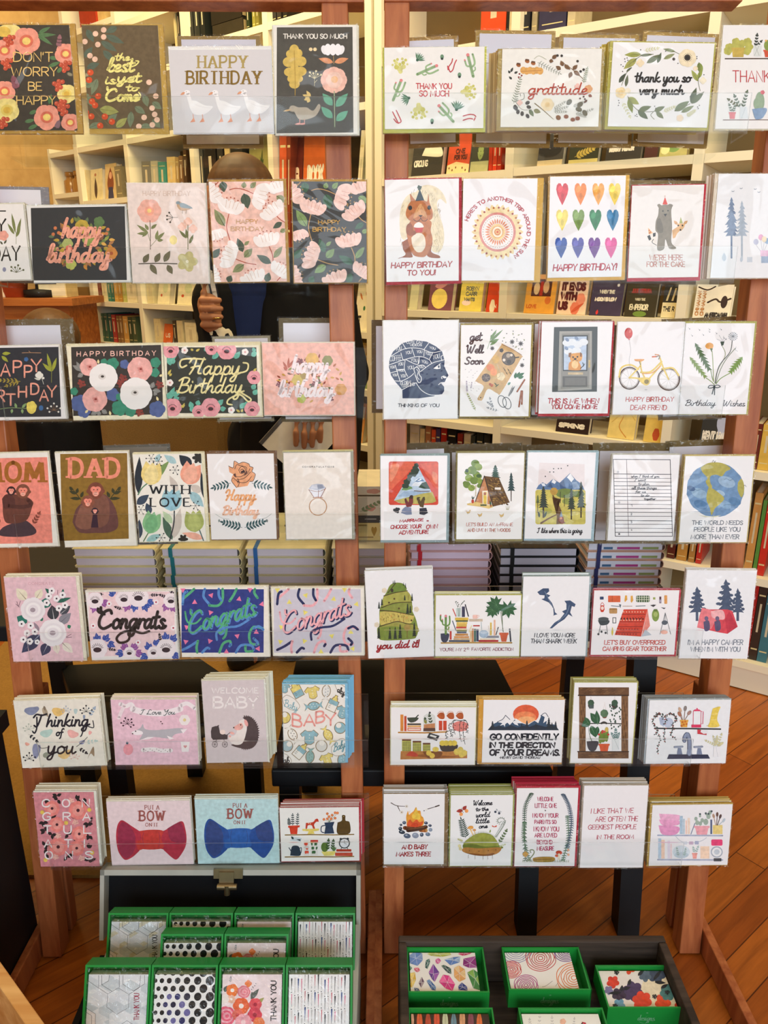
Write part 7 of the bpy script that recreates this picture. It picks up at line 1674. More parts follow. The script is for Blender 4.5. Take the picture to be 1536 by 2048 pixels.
# ------------------------------------------------------------------ bookcases along the far wall
def case_frame(k):
 n=math.hypot(1,k);return Frame((0,2.6,0),(1/n,k/n,0),(0,0,1))
KL,KR=case_frame(-.82),case_frame(-.65)
def fbox(mb,fr,u0,u1,v0,v1,w0,w1,col=(1,1,1,1),mi=0):
 mb.hexa([fr.P(u0,v0,w1),fr.P(u1,v0,w1),fr.P(u1,v0,w0),fr.P(u0,v0,w0),fr.P(u0,v1,w1),fr.P(u1,v1,w1),fr.P(u1,v1,w0),fr.P(u0,v1,w0)],mi,col)
def bookcase(fr,ups,bays,label,dep=.27,top=2.55):
 root=empty('bookcase',fr.P((ups[0]+ups[-1])/2,0),label,'bookcase','cream bookcases along the far wall')
 for u in ups:
  m=MB();fbox(m,fr,u-.013,u+.013,.002,top,-dep,0);m.build('upright',M_WHITE,root)
 m=MB();fbox(m,fr,ups[0],ups[-1],.002,top,-dep-.012,-dep);m.build('back_panel',M_BACKP,root)
 m=MB();fbox(m,fr,ups[0],ups[-1],.003,.085,-dep,-.02);m.build('plinth',M_WHITE,root)
 for i,zs in enumerate(bays):
  for z in zs:
   m=MB();fbox(m,fr,ups[i]+.0135,ups[i+1]-.0135,z-.022,z,-dep+.001,-.001);m.build('shelf',M_WHITE,root)
UL=[KL.uv(x,290)[0]for x in(150,250,382,540)]+[KL.uv(739,290)[0]-.004]
bookcase(KL,UL,[[.62,.84,1.03,1.25,1.475,1.70,1.93,2.15],[.62,.84,1.03,1.25,1.475,1.70,1.93,2.12],[.62,.84,1.03,1.25,1.68,1.97,2.3],[.42,.57,.77,.97,1.25,1.68,1.97,2.3]],'tall cream bookcase behind the left rack')
UR=[KR.uv(752,330)[0]+.008,KR.uv(1018,335)[0],KR.uv(1397,320)[0],KR.uv(1780,320)[0]]
bookcase(KR,UR,[[.1,.43,.695,1.05,1.452,1.79,2.2],[.1,.36,.70,1.05,1.455,1.79,2.2],[.1,.36,.66,1.05,1.455,1.79,2.2]],'tall cream bookcase behind the right rack')

BT={}
def book(fr,x0,x1,yt,z,col,label,face=0,dep=None,title=None,tcol='#f0e6d0',pat=None,lean=None,w=-.025,thick=.03,ref=None):
 """A book on a shelf at height z: spine out (face 0) or leaning with its cover to the room (face 1);
    its sides and top come from where the photo shows it."""
 global A
 ym=ref or yt+40
 u0,_=fr.uv(x0,ym,w);u1,_=fr.uv(x1,ym,w)
 _,vt=fr.uv((x0+x1)/2,yt,w)
 h=max(vt-z,.09);wd=max(u1-u0,.008)
 d=dep or(.13 if not face else thick)
 lean=(.2 if face else 0)if lean is None else lean
 M=fr.mat((u0+u1)/2,z+.001,w-(h*math.sin(lean)if face else 0))
 if face:M=fr.mat((u0+u1)/2,z+.001,w)@Matrix.Rotation(-lean,4,'X')
 else:M=M@Matrix.Rotation(lean,4,'Y')
 c,pg=lin(col),lin('#e8dcc0')
 m=MB()
 a=wd/2
 if face:
  m.box(-a,a,0,.002,0,h,0,c);m.box(-a,a,d-.002,d,0,h,0,c);m.box(-a,-a+.002,.002,d-.002,0,h,0,c);m.box(-a+.002,a-.003,.002,d-.002,.002,h-.002,0,pg)
 else:
  t=min(.002,a*.3)
  m.box(-a,a,0,.002,0,h,0,c);m.box(-a,-a+t,.002,d,0,h,0,c);m.box(a-t,a,.002,d,0,h,0,c);m.box(-a+t,a-t,.002,d-.003,.003,h-.003,0,pg)
 A=Art(m,lambda X,Y:((X/100-.5)*wd,h*(1-Y/100)),(-a,a,0,h),0,2e-5)
 if pat:pat()
 if title:
  for(t,X0,Y0,X1,Y1,sw)in title:T(tcol,t,X0,Y0,X1,Y1,sw,vert=not face)
 elif not face and wd>.012:
  R('#d8c890',12,12,88,14);R('#d8c890',12,84,88,86);R('#cfc2a0',38,24,62,62)
 return tag(m.build('book',M_COVER,None,M,local=True),label,'book','books on the cream bookcases')
def spines(fr,z,row,items,**k):
 od=['first','second','third','fourth','fifth','sixth','seventh','eighth','ninth','tenth','eleventh','twelfth']
 for i,(x0,x1,yt,col,nm)in enumerate(items):
  book(fr,x0,x1,yt,z,col,'%s book, %s from the left %s'%(nm,od[i],row),**k)
# left bookcase, seen between ledges one and two
spines(KL,1.475,'above the charcoal script birthday card',[(159,166,338,'#e6d9b0','cream'),(167,175,340,'#d8c79a','tan'),(232,244,332,'#8a7f60','grey')])
book(KL,180,203,337,1.475,'#e2d2a0','cream book with a dark standing figure on its cover',1,pat=lambda:(L('#4a3226',45,95,40,25,26),E('#b87a54',41,18,9,5)),lean=.1)
book(KL,208,230,326,1.475,'#d8bc84','tan book with a long-haired woman on its cover',1,pat=lambda:(L('#8a4a2c',48,90,48,10,60),E('#e0a884',48,33,13,10),P('#3a3a5a','25 100 30 66 66 66 78 100')),lean=.1)
spines(KL,1.475,'above the pale pink bird card',[(284,301,323,'#7a7a70','grey patterned'),(302,315,322,'#b5b39a','pale grey'),(317,332,324,'#3f8f80','teal'),(334,350,314,'#d8bc7c','tan'),(351,357,315,'#a88a54','brown'),(358,365,312,'#7a5a3a','dark brown'),(366,372,300,'#4a3420','near black brown')],lean=.06)
spines(KL,1.25,"around the reader's head",[(388,397,250,'#20201c','black'),(399,406,250,'#3a3a34','dark grey'),(408,432,250,'#141414','thick black'),(435,446,250,'#2c2c28','charcoal'),(450,460,258,'#d0b87c','tan'),(462,485,250,'#22241f','dark')],ref=320)
book(KL,488,531,252,1.25,'#a9a35e','large book with a pale green landscape cover beside the head',1,pat=lambda:(P('#5e6a3c','0 70 30 60 60 66 100 52 100 100 0 100'),SP('#4a5a34',55,70,60,30,5,16,6)),lean=.08,ref=320)
spines(KL,1.25,'left of the orange fox cover',[(552,566,262,'#c8562c','orange'),(567,574,262,'#8a3a20','rust')],ref=320,lean=.06)
book(KL,570,594,268,1.25,'#6a2618','dark red book beside the orange fox cover',1,pat=lambda:(T('#e8d0b0','B',45,30,72,44,5),D('#c8643c',5,30,70,60,80)),ref=320,lean=.1)
book(KL,598,648,262,1.25,'#c9622c','orange picture book lettered in cream beside the post',1,title=[('BOOK',18,30,80,43,6),('EATING',20,50,76,57,3),('FOX',26,64,70,76,5)],ref=320,lean=.08)
spines(KL,1.25,'between the two racks below the top ledge',[(704,712,262,'#e8dcb4','cream'),(717,726,250,'#a0a080','sage'),(728,734,262,'#efe6c8','pale cream')],ref=320,lean=.12)
# upper shelves
spines(KL,1.97,'on the dark shelf above the geese card',[(346,350,12,'#d8c88c','cream'),(353,357,10,'#3a342a','brown'),(372,385,-15,'#1c1f1c','black'),(387,397,-15,'#262a26','dark grey'),(399,408,-15,'#1e221e','charcoal'),(492,498,5,'#28331f','dark green'),(504,510,-10,'#8f8a3c','olive'),(511,517,-10,'#7a7434','moss')],ref=30)
spines(KL,1.97,'on the dark shelf above the oak leaf card',[(536,541,12,'#d8cc9c','cream'),(543,552,-15,'#24201c','black'),(554,562,-15,'#2e2822','dark brown'),(566,574,-15,'#1e1c1a','charcoal')],ref=30)
for i,(yy,c,nm)in enumerate(((0,'#2e2a20','topmost'),(1,'#26221a','middle'),(2,'#332e22','lowest'))):
 m=MB();q=KL.uv(421,40,-.03);q2=KL.uv(482,40,-.03);z=1.971+(2-i)*.052
 fbox(m,KL,q[0]+i*.004,q2[0]+i*.004,z,z+.05,-.2,-.03,lin(c));fbox(m,KL,q2[0]+i*.004,q2[0]+i*.004+.001,z+.006,z+.044,-.19,-.035,lin('#b09a6c'))
 A=Art(m,lambda X,Y:(0,0),(0,1,0,1))
 tag(m.build('book',M_COVER),nm+' black book lying in the stack above the geese card','book','books on the cream bookcases')
for i in range(3):
 m=MB();q=KL.uv(157,20,-.02);q2=KL.uv(190,20,-.02);z=2.151+i*.072
 fbox(m,KL,q[0],q2[0],z,z+.07,-.2,-.02,lin('#a8341c'));fbox(m,KL,q2[0],q2[0]+.05,z+.006,z+.062,-.19,-.03,lin('#d8b878'))
 tag(m.build('book',M_COVER),('lowest','second','third')[i]+' red book from the bottom of the stack at upper left','book','books on the cream bookcases')
# between ledges two and three, left
spines(KL,1.03,'on the shelf below the charcoal script birthday card',[(183,203,556,'#7a2a20','dark red'),(205,214,560,'#e8dcb0','cream'),(216,222,558,'#2f7a6c','teal'),(223,228,558,'#24685c','deep teal'),(229,236,560,'#c89a4c','gold'),(237,244,560,'#b8883c','ochre'),(246,252,562,'#b9bb6c','yellow green'),(254,273,558,'#e8dcb8','white patterned')],ref=590)
spines(KL,.84,'on the shelf above the cream-bordered peony card',[(194,199,626,'#c85a2c','orange'),(201,208,627,'#4f7a5c','green patterned'),(209,216,627,'#3f6a54','mid green'),(218,224,628,'#1f4a48','dark teal'),(225,232,630,'#a02c2c','red'),(234,239,632,'#7a5430','brown'),(240,245,632,'#8a6438','light brown'),(247,256,633,'#c89850','tan'),(257,264,635,'#3a4a34','dark green'),(265,273,635,'#4a5a40','moss green')],ref=655)
spines(KL,1.03,'on the shelf below the pale pink bird card',[(288,292,560,'#26241f','black'),(294,305,556,'#d8ccA0','cream')],ref=590)
for x0,x1,nm in((313,336,'left'),(352,386,'right')):
 book(KL,x0,x1,558,1.03,'#eae0ba','cream book leaning face out below the pale pink bird card, %s of the pair'%nm,1,pat=lambda:(E('#c8502c',30,65,8,6),E('#cfd4a8',60,35,22,20)),ref=585)
spines(KL,.84,'on the shelf above the cream script birthday card',[(309,322,638,'#e0d2a0','cream'),(346,352,642,'#4a4236','dark'),(354,366,642,'#d8cca4','white'),(370,392,646,'#e6dcb8','pale')],ref=660)
book(KL,323,341,648,.84,'#d86a34','small orange face-out book above the cream script birthday card',1,title=[('US',25,40,70,55,4)],ref=665)
# narrow slice of the bookcase between the racks
book(KL,706,733,566,.97,'#efe6c8',"white children's book with small painted animals, beside the post",1,title=[('ST',8,70,45,82,5)],tcol='#3a3630',pat=lambda:(E('#b8502c',70,20,8,5),E('#3f7a4a',62,52,8,5),L('#c8783c',20,20,45,35,8)),ref=610)
book(KL,708,734,686,.77,'#d9c06c','yellow face-out book between the racks',1,title=[('ABLE',4,30,66,44,6)],pat=lambda:(E('#e8d8a8',40,15,26,10),P('#8a9a4c','0 60 40 50 100 70 100 100 0 100')),ref=730)
for i in range(3):book(KL,708+i*9,724+i*6,808+i*6,.57,('#e0a05c','#c8642c','#d88a4c')[i],('illustrated orange','rust patterned','striped orange')[i]+' picture book between the racks',1,pat=lambda:(R('#f0e0b0',12,8,88,40),FL('#3f6a4a',50,55,16,5),R('#f0d8a0',15,72,85,94)),ref=850,w=-.02-i*.035)
# right bookcase
spines(KR,1.79,'on the top shelf of the right rack',[(962,1012,-40,'#d8481c','wide orange'),(1014,1018,-40,'#1c1a18','black'),(1019,1034,-40,'#d8cfae','cream'),(1036,1041,-40,'#2a2620','dark'),(1042,1060,-40,'#26262a','charcoal'),(1064,1074,-40,'#a89a78','beige'),(1078,1132,-40,'#33304a','wide navy'),(1135,1150,-40,'#bcae8c','stone')],ref=40)
def cov(x0,x1,yt,z,c,label,t=None,tc='#efe6d4',pat=None,ref=None,**k):return book(KR,x0,x1,yt,z,c,label,1,title=t,tcol=tc,pat=pat,ref=ref,**k)
cov(822,882,255,1.452,'#2f2c26','dark book with a white oval, face out above the squirrel card',[('THE',35,15,60,24,3),('Circling',8,66,52,78,3)],pat=lambda:P('#ece4c8','30 55 45 32 70 26 92 40 95 60',True),ref=320)
cov(893,937,262,1.452,'#cf4a24','red and leopard print book face out above the squirrel card',[('ONE',35,40,75,50,4),('FOR YOU',30,55,85,64,4)],'#5a1f14',lambda:(P('#e8c890','0 78 40 70 100 78 100 100 0 100'),D('#6a4420',3,10,85,25,90,40,84,70,86,85,92)),ref=320)
cov(940,976,262,1.452,'#34372a','dark green floral book face out above the sun card',None,pat=lambda:(SP('#8fa05c',50,75,50,20,5,26,10),R('#a8a878',0,72,100,100)),ref=315)
spines(KR,1.452,'on the right rack shelf above the sun card',[(978,985,262,'#b8341c','red'),(986,994,262,'#c83c20','bright red'),(995,1003,262,'#a82c18','deep red')],ref=310)
cov(1075,1125,255,1.455,'#3c3a38','grey book with a black ellipse above the hearts card',None,pat=lambda:(E('#1c1c1e',45,55,48,22),R('#c8b48c',0,84,100,100)),ref=305)
cov(1138,1196,252,1.455,'#2c3020','dark book with gold leaves above the hearts card',None,pat=lambda:(SP('#b8a04a',20,80,80,60,6,18,7),R('#c8b870',0,88,100,100)),ref=300)
cov(1212,1282,242,1.455,'#33302c','dark book lettered in white above the bear card',[('KERRY FISHER',10,66,78,74,4)],ref=295)
cov(1290,1316,238,1.455,'#4a2420','maroon book above the bear card',None,ref=290)
cov(1320,1375,235,1.455,'#b8b070','pale green and yellow book at the end of the upper shelf',None,pat=lambda:(E('#7a9a54',50,70,26,18),E('#ece0a0',20,80,16,12)),ref=290)
cov(818,834,556,1.05,'#c9c5a0','sage edged book against the left rack post of the right rack',None,ref=600)
cov(856,902,552,1.05,'#7a4a58','plum book with a yellow oval behind the right rack',None,'#7a6a34',lambda:(E('#e8d070',45,66,34,30),L('#c88a8c',20,30,80,20,20)),ref=600)
cov(918,962,552,1.05,'#e4cf62','bright yellow book with a pink flower behind the right rack',[('ROBYN',25,30,80,40,3),('CARR',25,45,74,55,3),('wants',20,62,66,70,3)],'#6a7068',lambda:E('#f0d8d0',30,76,20,8),ref=600)
cov(972,996,552,1.05,'#cf4420','orange book beside the bookcase upright',[('IN',60,80,84,88,4)],pat=lambda:FL('#e8dcc0',50,86,22,6),ref=600)
cov(1048,1108,548,1.05,'#d99a3c','orange book with a red framed picture on its cover',[('Love',8,78,40,86,3)],'#c8642c',lambda:(R('#4a1c14',18,12,84,56),E('#d8b88c',35,36,10,16),E('#c8a078',66,32,10,16),R('#a8281c',46,18,56,54),E('#c86a2c',76,66,10,10)),ref=600)
cov(1114,1172,548,1.05,'#e9c8ac','pale pink book with bold dark red title',[('IT ENDS',12,22,88,38,7),('WITH',10,46,62,62,7),('US',6,70,34,86,7)],'#5a1c20',lambda:(FL('#e08a70',78,62,16,6),FL('#d8785c',62,84,16,6),L('#c8583c',50,95,92,70,10)),ref=600)
cov(1180,1243,556,1.05,'#3f3650','dark purple book with white title',[('WHEN THE',26,32,72,40,3),('MOON IS LOW',14,52,80,60,4)],pat=lambda:(E('#e0dcd8',82,18,4,4),L('#d83a3c',24,98,26,84,8)),ref=600)
cov(1250,1312,562,1.05,'#393322','olive black book with red author line',[('Emperor',16,66,74,80,4)],'#e8e0c0',lambda:(T('#a8342c','JULIE OTSUKA',16,22,78,32,3),T('#d8d0b0','When the',30,48,62,54,2),E('#6f8a3c',50,92,22,8)),ref=605)
cov(1324,1352,578,1.05,'#26241f','black and cream striped book beside the upright',[('The R',10,68,90,80,4)],'#3a3630',lambda:(R('#e0d2a4',0,55,100,100),P('#c8b88c','20 50 40 10 50 10 34 50'),P('#c8b88c','60 50 76 12 86 12 74 50')),ref=605)
cov(1388,1462,575,1.05,'#e9e0c8','cream book with black branches, at the end of the middle shelf',[('AMERICANAH',34,82,92,94,4)],'#3a3430',lambda:(S('#3a2a20',4,'5 8 30 16 50 6'),S('#3a2a20',5,'36 52 56 42 70 50 96 40'),E('#3a2a26',80,50,9,18),T('#c8905c','CHIMAMAN',6,20,14,90,3,vert=True),T('#c8905c','CHIMAMAN',20,20,28,90,3,vert=True)),ref=605)
spines(KR,.431,'on the shelf above the red tent card',[(820,838,850,'#d8ccb0','white'),(840,849,858,'#e0c890','cream'),(851,861,848,'#b0764c','tan brown'),(863,871,860,'#d8532c','orange'),(872,880,858,'#4a3a5c','purple'),(882,893,850,'#a8281c','red'),(895,912,854,'#1c1c1a','black'),(915,925,868,'#8a2a1c','brick red'),(928,941,868,'#c8b48c','buff'),(943,950,872,'#3a3c30','dark olive'),(953,966,866,'#26281f','black lettered'),(968,980,870,'#2e2c22','dark')],ref=880)
cov(1112,1178,800,.70,'#2a1a18','dark brown book on a wire stand above the mountain trail card',[('SPKING',10,74,84,84,6)],ref=845)
cov(1216,1270,800,.70,'#e2c878','yellow map book on a wire stand',None,pat=lambda:(S('#c88a3c',3,'20 20 50 40 40 70 70 95'),S('#c8a04c',2,'10 60 60 30 95 50')),ref=850)
cov(1288,1332,805,.70,'#d9b85c','yellow book with a red flower on a wire stand',None,pat=lambda:(FL('#b8502c',55,80,16,6),R('#e8d088',0,0,100,40)),ref=860)
cov(1402,1470,800,.66,'#34332f','charcoal book with pale blue flower behind the right post',[('KENT HARUF',8,52,96,64,5)],pat=lambda:FL('#b0b4c8',70,35,26,6),ref=845)
spines(KR,.66,'at the right edge above the globe card',[(1506,1522,848,'#6a2a1c','maroon'),(1523,1545,850,'#d9b04c','yellow')],ref=880)
spines(KR,.36,'at the right edge beside the globe card',[(1500,1516,985,'#c8904c','tan'),(1518,1526,1000,'#5a8a3c','green'),(1527,1542,1005,'#c83020','red')],ref=1060)
spines(KR,.10,'at the right edge beside the happy camper card',[(1498,1506,1160,'#b02420','red'),(1507,1524,1170,'#3a2c24','dark brown'),(1525,1545,1190,'#3f7480','teal')],ref=1250)
spines(KR,.36,'behind the top of the happy camper card',[(1328,1344,1105,'#5a2418','dark red'),(1348,1368,1098,'#b8843c','tan'),(1372,1384,1095,'#a8783c','ochre'),(1387,1398,1092,'#b83024','red')],ref=1150)

# ------------------------------------------------------------------ display table, low benches, notebooks
def table(name,label,cat,top,legs,z,th,mat,lw=.02,group=None):
 xs=[p[0]for p in top];ys=[p[1]for p in top]
 root=empty(name,(sum(xs)/4,sum(ys)/4,0),label,cat,group)
 m=MB();m.hexa([(x,y,z-th)for x,y in top]+[(x,y,z)for x,y in top]);m.build('tabletop',mat,root,bevel=.003)
 for x,y,*o in legs:
  m=MB();e=o[0]if o else y
  m.hexa([(x+a*lw,k+b*lw,h)for k,h in((y,.001),(e,z-th))for a,b in((-1,-1),(1,-1),(1,1),(-1,1))]);m.build('leg',mat,root)
table('display_table','black display table behind the racks carrying the notebook stacks','table',[(-.78,1.155),(.535,1.155),(.535,1.58),(-.78,1.58)],[(.453,1.10,1.18),(.425,1.50),(-.755,1.555),(-.74,1.10,1.18)],.60,.03,M_BLACK)
table('low_bench','low black bench under the display table, right of the rug','bench',[(-.2,1.122),(.30,1.122),(.255,1.52),(-.2,1.52)],[(.265,1.098,1.145),(.225,1.49),(-.17,1.098,1.145),(-.175,1.49)],.334,.035,M_BLACK,.018)
q=[at_z(x,y,.3)for x,y in((175,1500),(545,1415),(400,1316),(120,1330))]
table('low_bench','low black bench under the display table, at its left end','bench',[(p.x,p.y)for p in q],[(q[0].x+.05,q[0].y+.02),(q[1].x-.05,q[1].y+.01),(q[2].x-.02,q[2].y-.04),(q[3].x+.05,q[3].y-.03)],.30,.035,M_BLACK,.018)
m=MB();m.box(-1.25,-.10,1.22,2.5,.001,.009)
tag(m.build('rug',M_JUTE),'tan jute rug on the wooden floor behind the left rack','rug')
m=MB();m.box(-1.15,-.63,.92,1.065,.001,.46);m.box(-1.16,-.62,.91,1.072,.461,.49)  # plain black block filling the black area left of the rack
tag(m.build('black_block',M_BLACK),'black chest on the floor left of the left rack','block')

def notebook(M,wd,dp,th,cov_c,edge_c,band,bx,label,group,extra=None):
 """Notebook lying with its long page edge to the viewer; rounded spine at the right, elastic band across."""
 root=empty('notebook',M,label,'notebook',group)
 m=MB();c=lin(cov_c)
 m.box(-wd/2,wd/2,0,dp,0,.0016,0,c);m.box(-wd/2,wd/2,0,dp,th-.0016,th,0,c)
 for k in range(5):
  a0,a1=-math.pi/2+k*math.pi/5,-math.pi/2+(k+1)*math.pi/5
  p=lambda a,y,r:(wd/2+math.cos(a)*r*.7,y,th/2+math.sin(a)*r)
  m.face([p(a0,0,th/2),p(a0,dp,th/2),p(a1,dp,th/2),p(a1,0,th/2)][::-1],0,c)
  m.face([p(a0,0,th/2),p(a1,0,th/2),p(a1,0,th/2-.0016),p(a0,0,th/2-.0016)],0,c)
 m.build('cover',M_COVER,root,local=True)
 m=MB();m.box(-wd/2+.003,wd/2,.002,dp-.002,.0018,th-.0018,0,lin(edge_c))
 if extra:
  for a,b,cc in extra:m.box(-wd/2+wd*a,-wd/2+wd*b,.0012,.0019,.003,th*.45,0,lin(cc))
 m.build('pages',M_PAPER,root,local=True)
 if band:
  m=MB();x=-wd/2+bx*wd;m.box(x-.0035,x+.0035,-.0009,-.0002,-.0002,th+.0002,0,lin(band));m.box(x-.0035,x+.0035,-.0009,dp,th+.0001,th+.0008,0,lin(band))
  m.build('elastic_band',M_PAPER,root,local=True)
NBY=1.25
rn=random.Random(21)
for(x0,x1,n,th,cc,ec,bd,bx,nm)in((146,312,6,.0168,'#dccf9c','#cfc6d0',None,0,'cream covered'),(321,480,6,.0168,'#cfc59a','#cbc2cc','#1f7078',.13,'teal banded'),(489,650,6,.0168,'#c9c19c','#c4bcc6','#2a5f9c',.13,'blue banded'),(660,800,6,.0168,'#b9b4a4','#bcb4be',None,0,'grey covered'),(815,980,7,.0158,'#c89a98','#cbb4c4','#b8202c',.13,'red banded pink'),(995,1155,6,.0170,'#191a1c','#b4b0bc','#141516',.17,'black'),(1168,1324,7,.0158,'#c9a08c','#d0d2de','#2c2f5c',.16,'floral covered navy banded')):
 y=NBY
 a,b=at_y(x0,1130,y),at_y(x1,1130,y)
 od=['lowest','second','third','fourth','fifth','sixth','seventh','eighth']
 for i in range(n):
  M=Matrix.Translation(((a.x+b.x)/2+rn.uniform(-.0012,.0012),y+rn.uniform(0,.0015),.601+i*(th+.0007)))
  notebook(M,b.x-a.x-.006,.205,th,cc,ec,bd,bx,'%s notebook from the bottom in the %s stack'%(od[i],nm),'notebooks in the %s stack'%nm,((.22,.34,'#3f6488'),(.4,.7,'#a83c80'),(.74,.95,'#8a9a5c'))if nm.startswith('floral')else None)
# boxes on top of the grey notebook stack, in the slot between the racks
zb=.601+6*.0175
for i,(x0,x1,h,c,nm,pt)in enumerate(((704,775,.034,'#dcc684','pale yellow box with a crest, lowest on the grey notebooks',lambda:(HEART('#a8843c',62,22,16,55),R('#8a6a3c',15,78,60,84))),(712,770,.013,'#4a4a48','slim dark grey box in the stack between the racks',lambda:R('#a8a8a0',30,40,70,55)),(712,770,.036,'#e4dcc4','cream floral box under the topmost box between the racks',lambda:(FL('#d89a88',50,60,18,5),SP('#8a9a6c',15,80,80,30,5,20,10))),(714,769,.018,'#e6dcc0','thin cream floral box topmost between the racks',lambda:(FL('#d8a088',60,50,26,5),R('#6a5a3c',0,86,100,100))))):
 a,b=at_y(x0,1040,1.29),at_y(x1,1040,1.29)
 m=MB();wd=b.x-a.x
 m.box(-wd/2,wd/2,0,.12,0,h,0,lin(c))
 A=Art(m,lambda X,Y:((X/100-.5)*wd,h*(1-Y/100)),(-wd/2,wd/2,0,h),0,2e-5);pt()
 tag(m.build('box',M_COVER,None,Matrix.Translation(((a.x+b.x)/2,1.29,zb)),local=True),nm,'box','boxes stacked between the racks');zb+=h+.0006
# ------------------------------------------------------------------ counter and side shelf at far left
q0,q1=at_y(-60,597,3.3),at_y(143,594,3.3)
root=empty('wooden_counter',(q0.x,3.6,0),'honey wood counter behind the left end of the left rack','counter')
m=MB();m.box(q0.x-.6,q1.x,3.3,3.68,q0.z-.03,q0.z);m.build('worktop',M_TABLE,root)
m=MB();m.box(q0.x-.58,q1.x-.03,3.33,3.66,.002,q0.z-.031);m.build('body',M_TABLE,root)
cz=q0.z+.001
M_TERRA=plain('terracotta','#b8552c',.7,.3,.1,30)
p=at_y(32,590,3.45);m=MB()
m.lathe([(.001,0),(.045,0),(.062,.1),(.068,.1),(.068,.125),(.058,.125),(.05,.02),(.001,.018)],(p.x,3.45,cz),20)
tag(m.build('plant_pot',M_TERRA),'terracotta pot on the honey wood counter','pot')
p=at_y(82,590,3.45);m=MB()
m.lathe([(.001,0),(.07,0),(.07,.03),(.02,.035),(.018,.06),(.03,.075),(.012,.11),(.014,.16),(.03,.19),(.001,.2)],(p.x,3.45,cz),20)
tag(m.build('candlestick',M_BLACK),'black turned stand beside the terracotta pot','stand')
for x,w,h,c,nm in((3,.1,.06,'#e8e0cc','white book lying on the counter left of the pot'),(112,.12,.11,'#e8d8a0','cream box on the counter right of the black stand')):
 p=at_y(x,590,3.45);m=MB();m.box(p.x-w/2,p.x+w/2,3.42,3.55,cz,cz+h,0,lin(c));m.box(p.x-w/2+.004,p.x+w/2-.004,3.4195,3.42,cz+.006,cz+h-.006,0,lin('#f0e8d0'))
 tag(m.build('box' if h>.1 else 'book',M_COVER),nm,'box' if h>.1 else 'book')
# small shelf unit with jars, left of the bookcase
fs=Frame((KL.P(UL[0]-.02,0).x,KL.P(UL[0]-.02,0).y+.02,0),KL.u,KL.v)
us=-.24
root=empty('wall_shelf',fs.P(us/2,0),'small cream open shelf with jars left of the bookcase','shelf')
for u in(us,-.004):
 m=MB();fbox(m,fs,u-.009,u+.009,.002,1.72,-.22,0);m.build('upright',M_WHITE,root)
for z in(.88,1.02,1.3,1.52,1.70):
 m=MB();fbox(m,fs,us+.0095,-.0135,z-.02,z,-.22,0);m.build('shelf',M_WHITE,root)
M_JAR=plain('amber_glass','#a8783c',.2,.5,.15,30)
for i,u in enumerate((-.19,-.115,-.05)):
 c=fs.P(u,1.521,-.07);m=MB();m.lathe([(.001,0),(.03,0),(.032,.01),(.032,.06),(.02,.07),(.02,.08),(.024,.081),(.024,.1),(.001,.1)],c,16)
 tag(m.build('jar',M_JAR),('left','middle','right')[i]+' amber jar of the three on the small shelf','jar','amber jars on the small shelf')
for i,(u,z,c)in enumerate(((-.12,1.021,'#a8884c'),(-.1,.881,'#8a6a3c'))):
 m=MB();fbox(m,fs,u-.08,u+.07,z,z+.07,-.18,-.01);tag(m.build('basket',M_BURLAP),('upper','lower')[i]+' woven basket on the small shelf above the seated head','basket')

# ------------------------------------------------------------------ armchair
root=empty('armchair',(-.74,2.6,0),'burlap covered armchair behind the third ledge of the left rack','armchair')
def soft(mb,x0,x1,y0,y1,z0,z1):mb.box(x0,x1,y0,y1,z0,z1)
for nm,b in(('backrest',(-.95,-.525,2.45,2.57,.30,.76)),('seat',(-.94,-.535,2.57,2.95,.2,.36)),('armrest',(-.99,-.952,2.47,2.9,.2,.52)),('armrest',(-.523,-.475,2.47,2.9,.2,.52))):
 m=MB();soft(m,*b);m.build(nm,M_BURLAP,root,bevel=.03)
for x in(-.92,-.55):
 for y in(2.5,2.91):
  m=MB();m.box(x-.018,x+.018,y-.018,y+.018,.001,.2);m.build('leg',M_CHERRY,root)

# ------------------------------------------------------------------ people
M_SKIN=plain('skin','#b9805c',.5,.4,.06,25)
M_HAIR=plain('brown_hair','#5a3c20',.55,.4,.45,70)
M_JACKET=plain('black_jacket_cloth','#111215',.85,.2,.2,60)
M_SHIRT=plain('navy_shirt_cloth','#1d2c58',.8,.2,.12,60)
M_TROUS=plain('dark_trouser_cloth','#15161a',.85,.2,.15,60)
def solid(name,mat,parent,chains,blobs=(),vox=.006):
 """One continuous surface: tapered limbs and rounded masses fused together."""
 m=MB()
 for ch in chains:
  p=[c[:3]for c in ch];r=[c[3]for c in ch];m.tube(p,r,12)
  for c in ch:ball(m,c[:3],c[3],c[3],c[3],10)
 for b in blobs:ball(m,*b)
 o=m.build(name,mat,parent)
 md=o.modifiers.new('fuse','REMESH');md.mode='VOXEL';md.voxel_size=vox;md.use_smooth_shade=True
 sm=o.modifiers.new('soften','SMOOTH');sm.iterations=2 if vox<.004 else 4;sm.factor=.5
 return o
def ball(m,c,rx,ry,rz,n=14):
 c=Vector(c);rows=[]
 vs=[c+Vector((rx*math.sin(a)*math.cos(b),ry*math.sin(a)*math.sin(b),rz*math.cos(a)))for a in[math.pi*i/n for i in range(n+1)]for b in[2*math.pi*k/n for k in range(n)]]
 m.raw(vs,[(i*n+k,(i+1)*n+k,(i+1)*n+(k+1)%n,i*n+(k+1)%n)for i in range(n)for k in range(n)],0,(1,1,1,1),True)
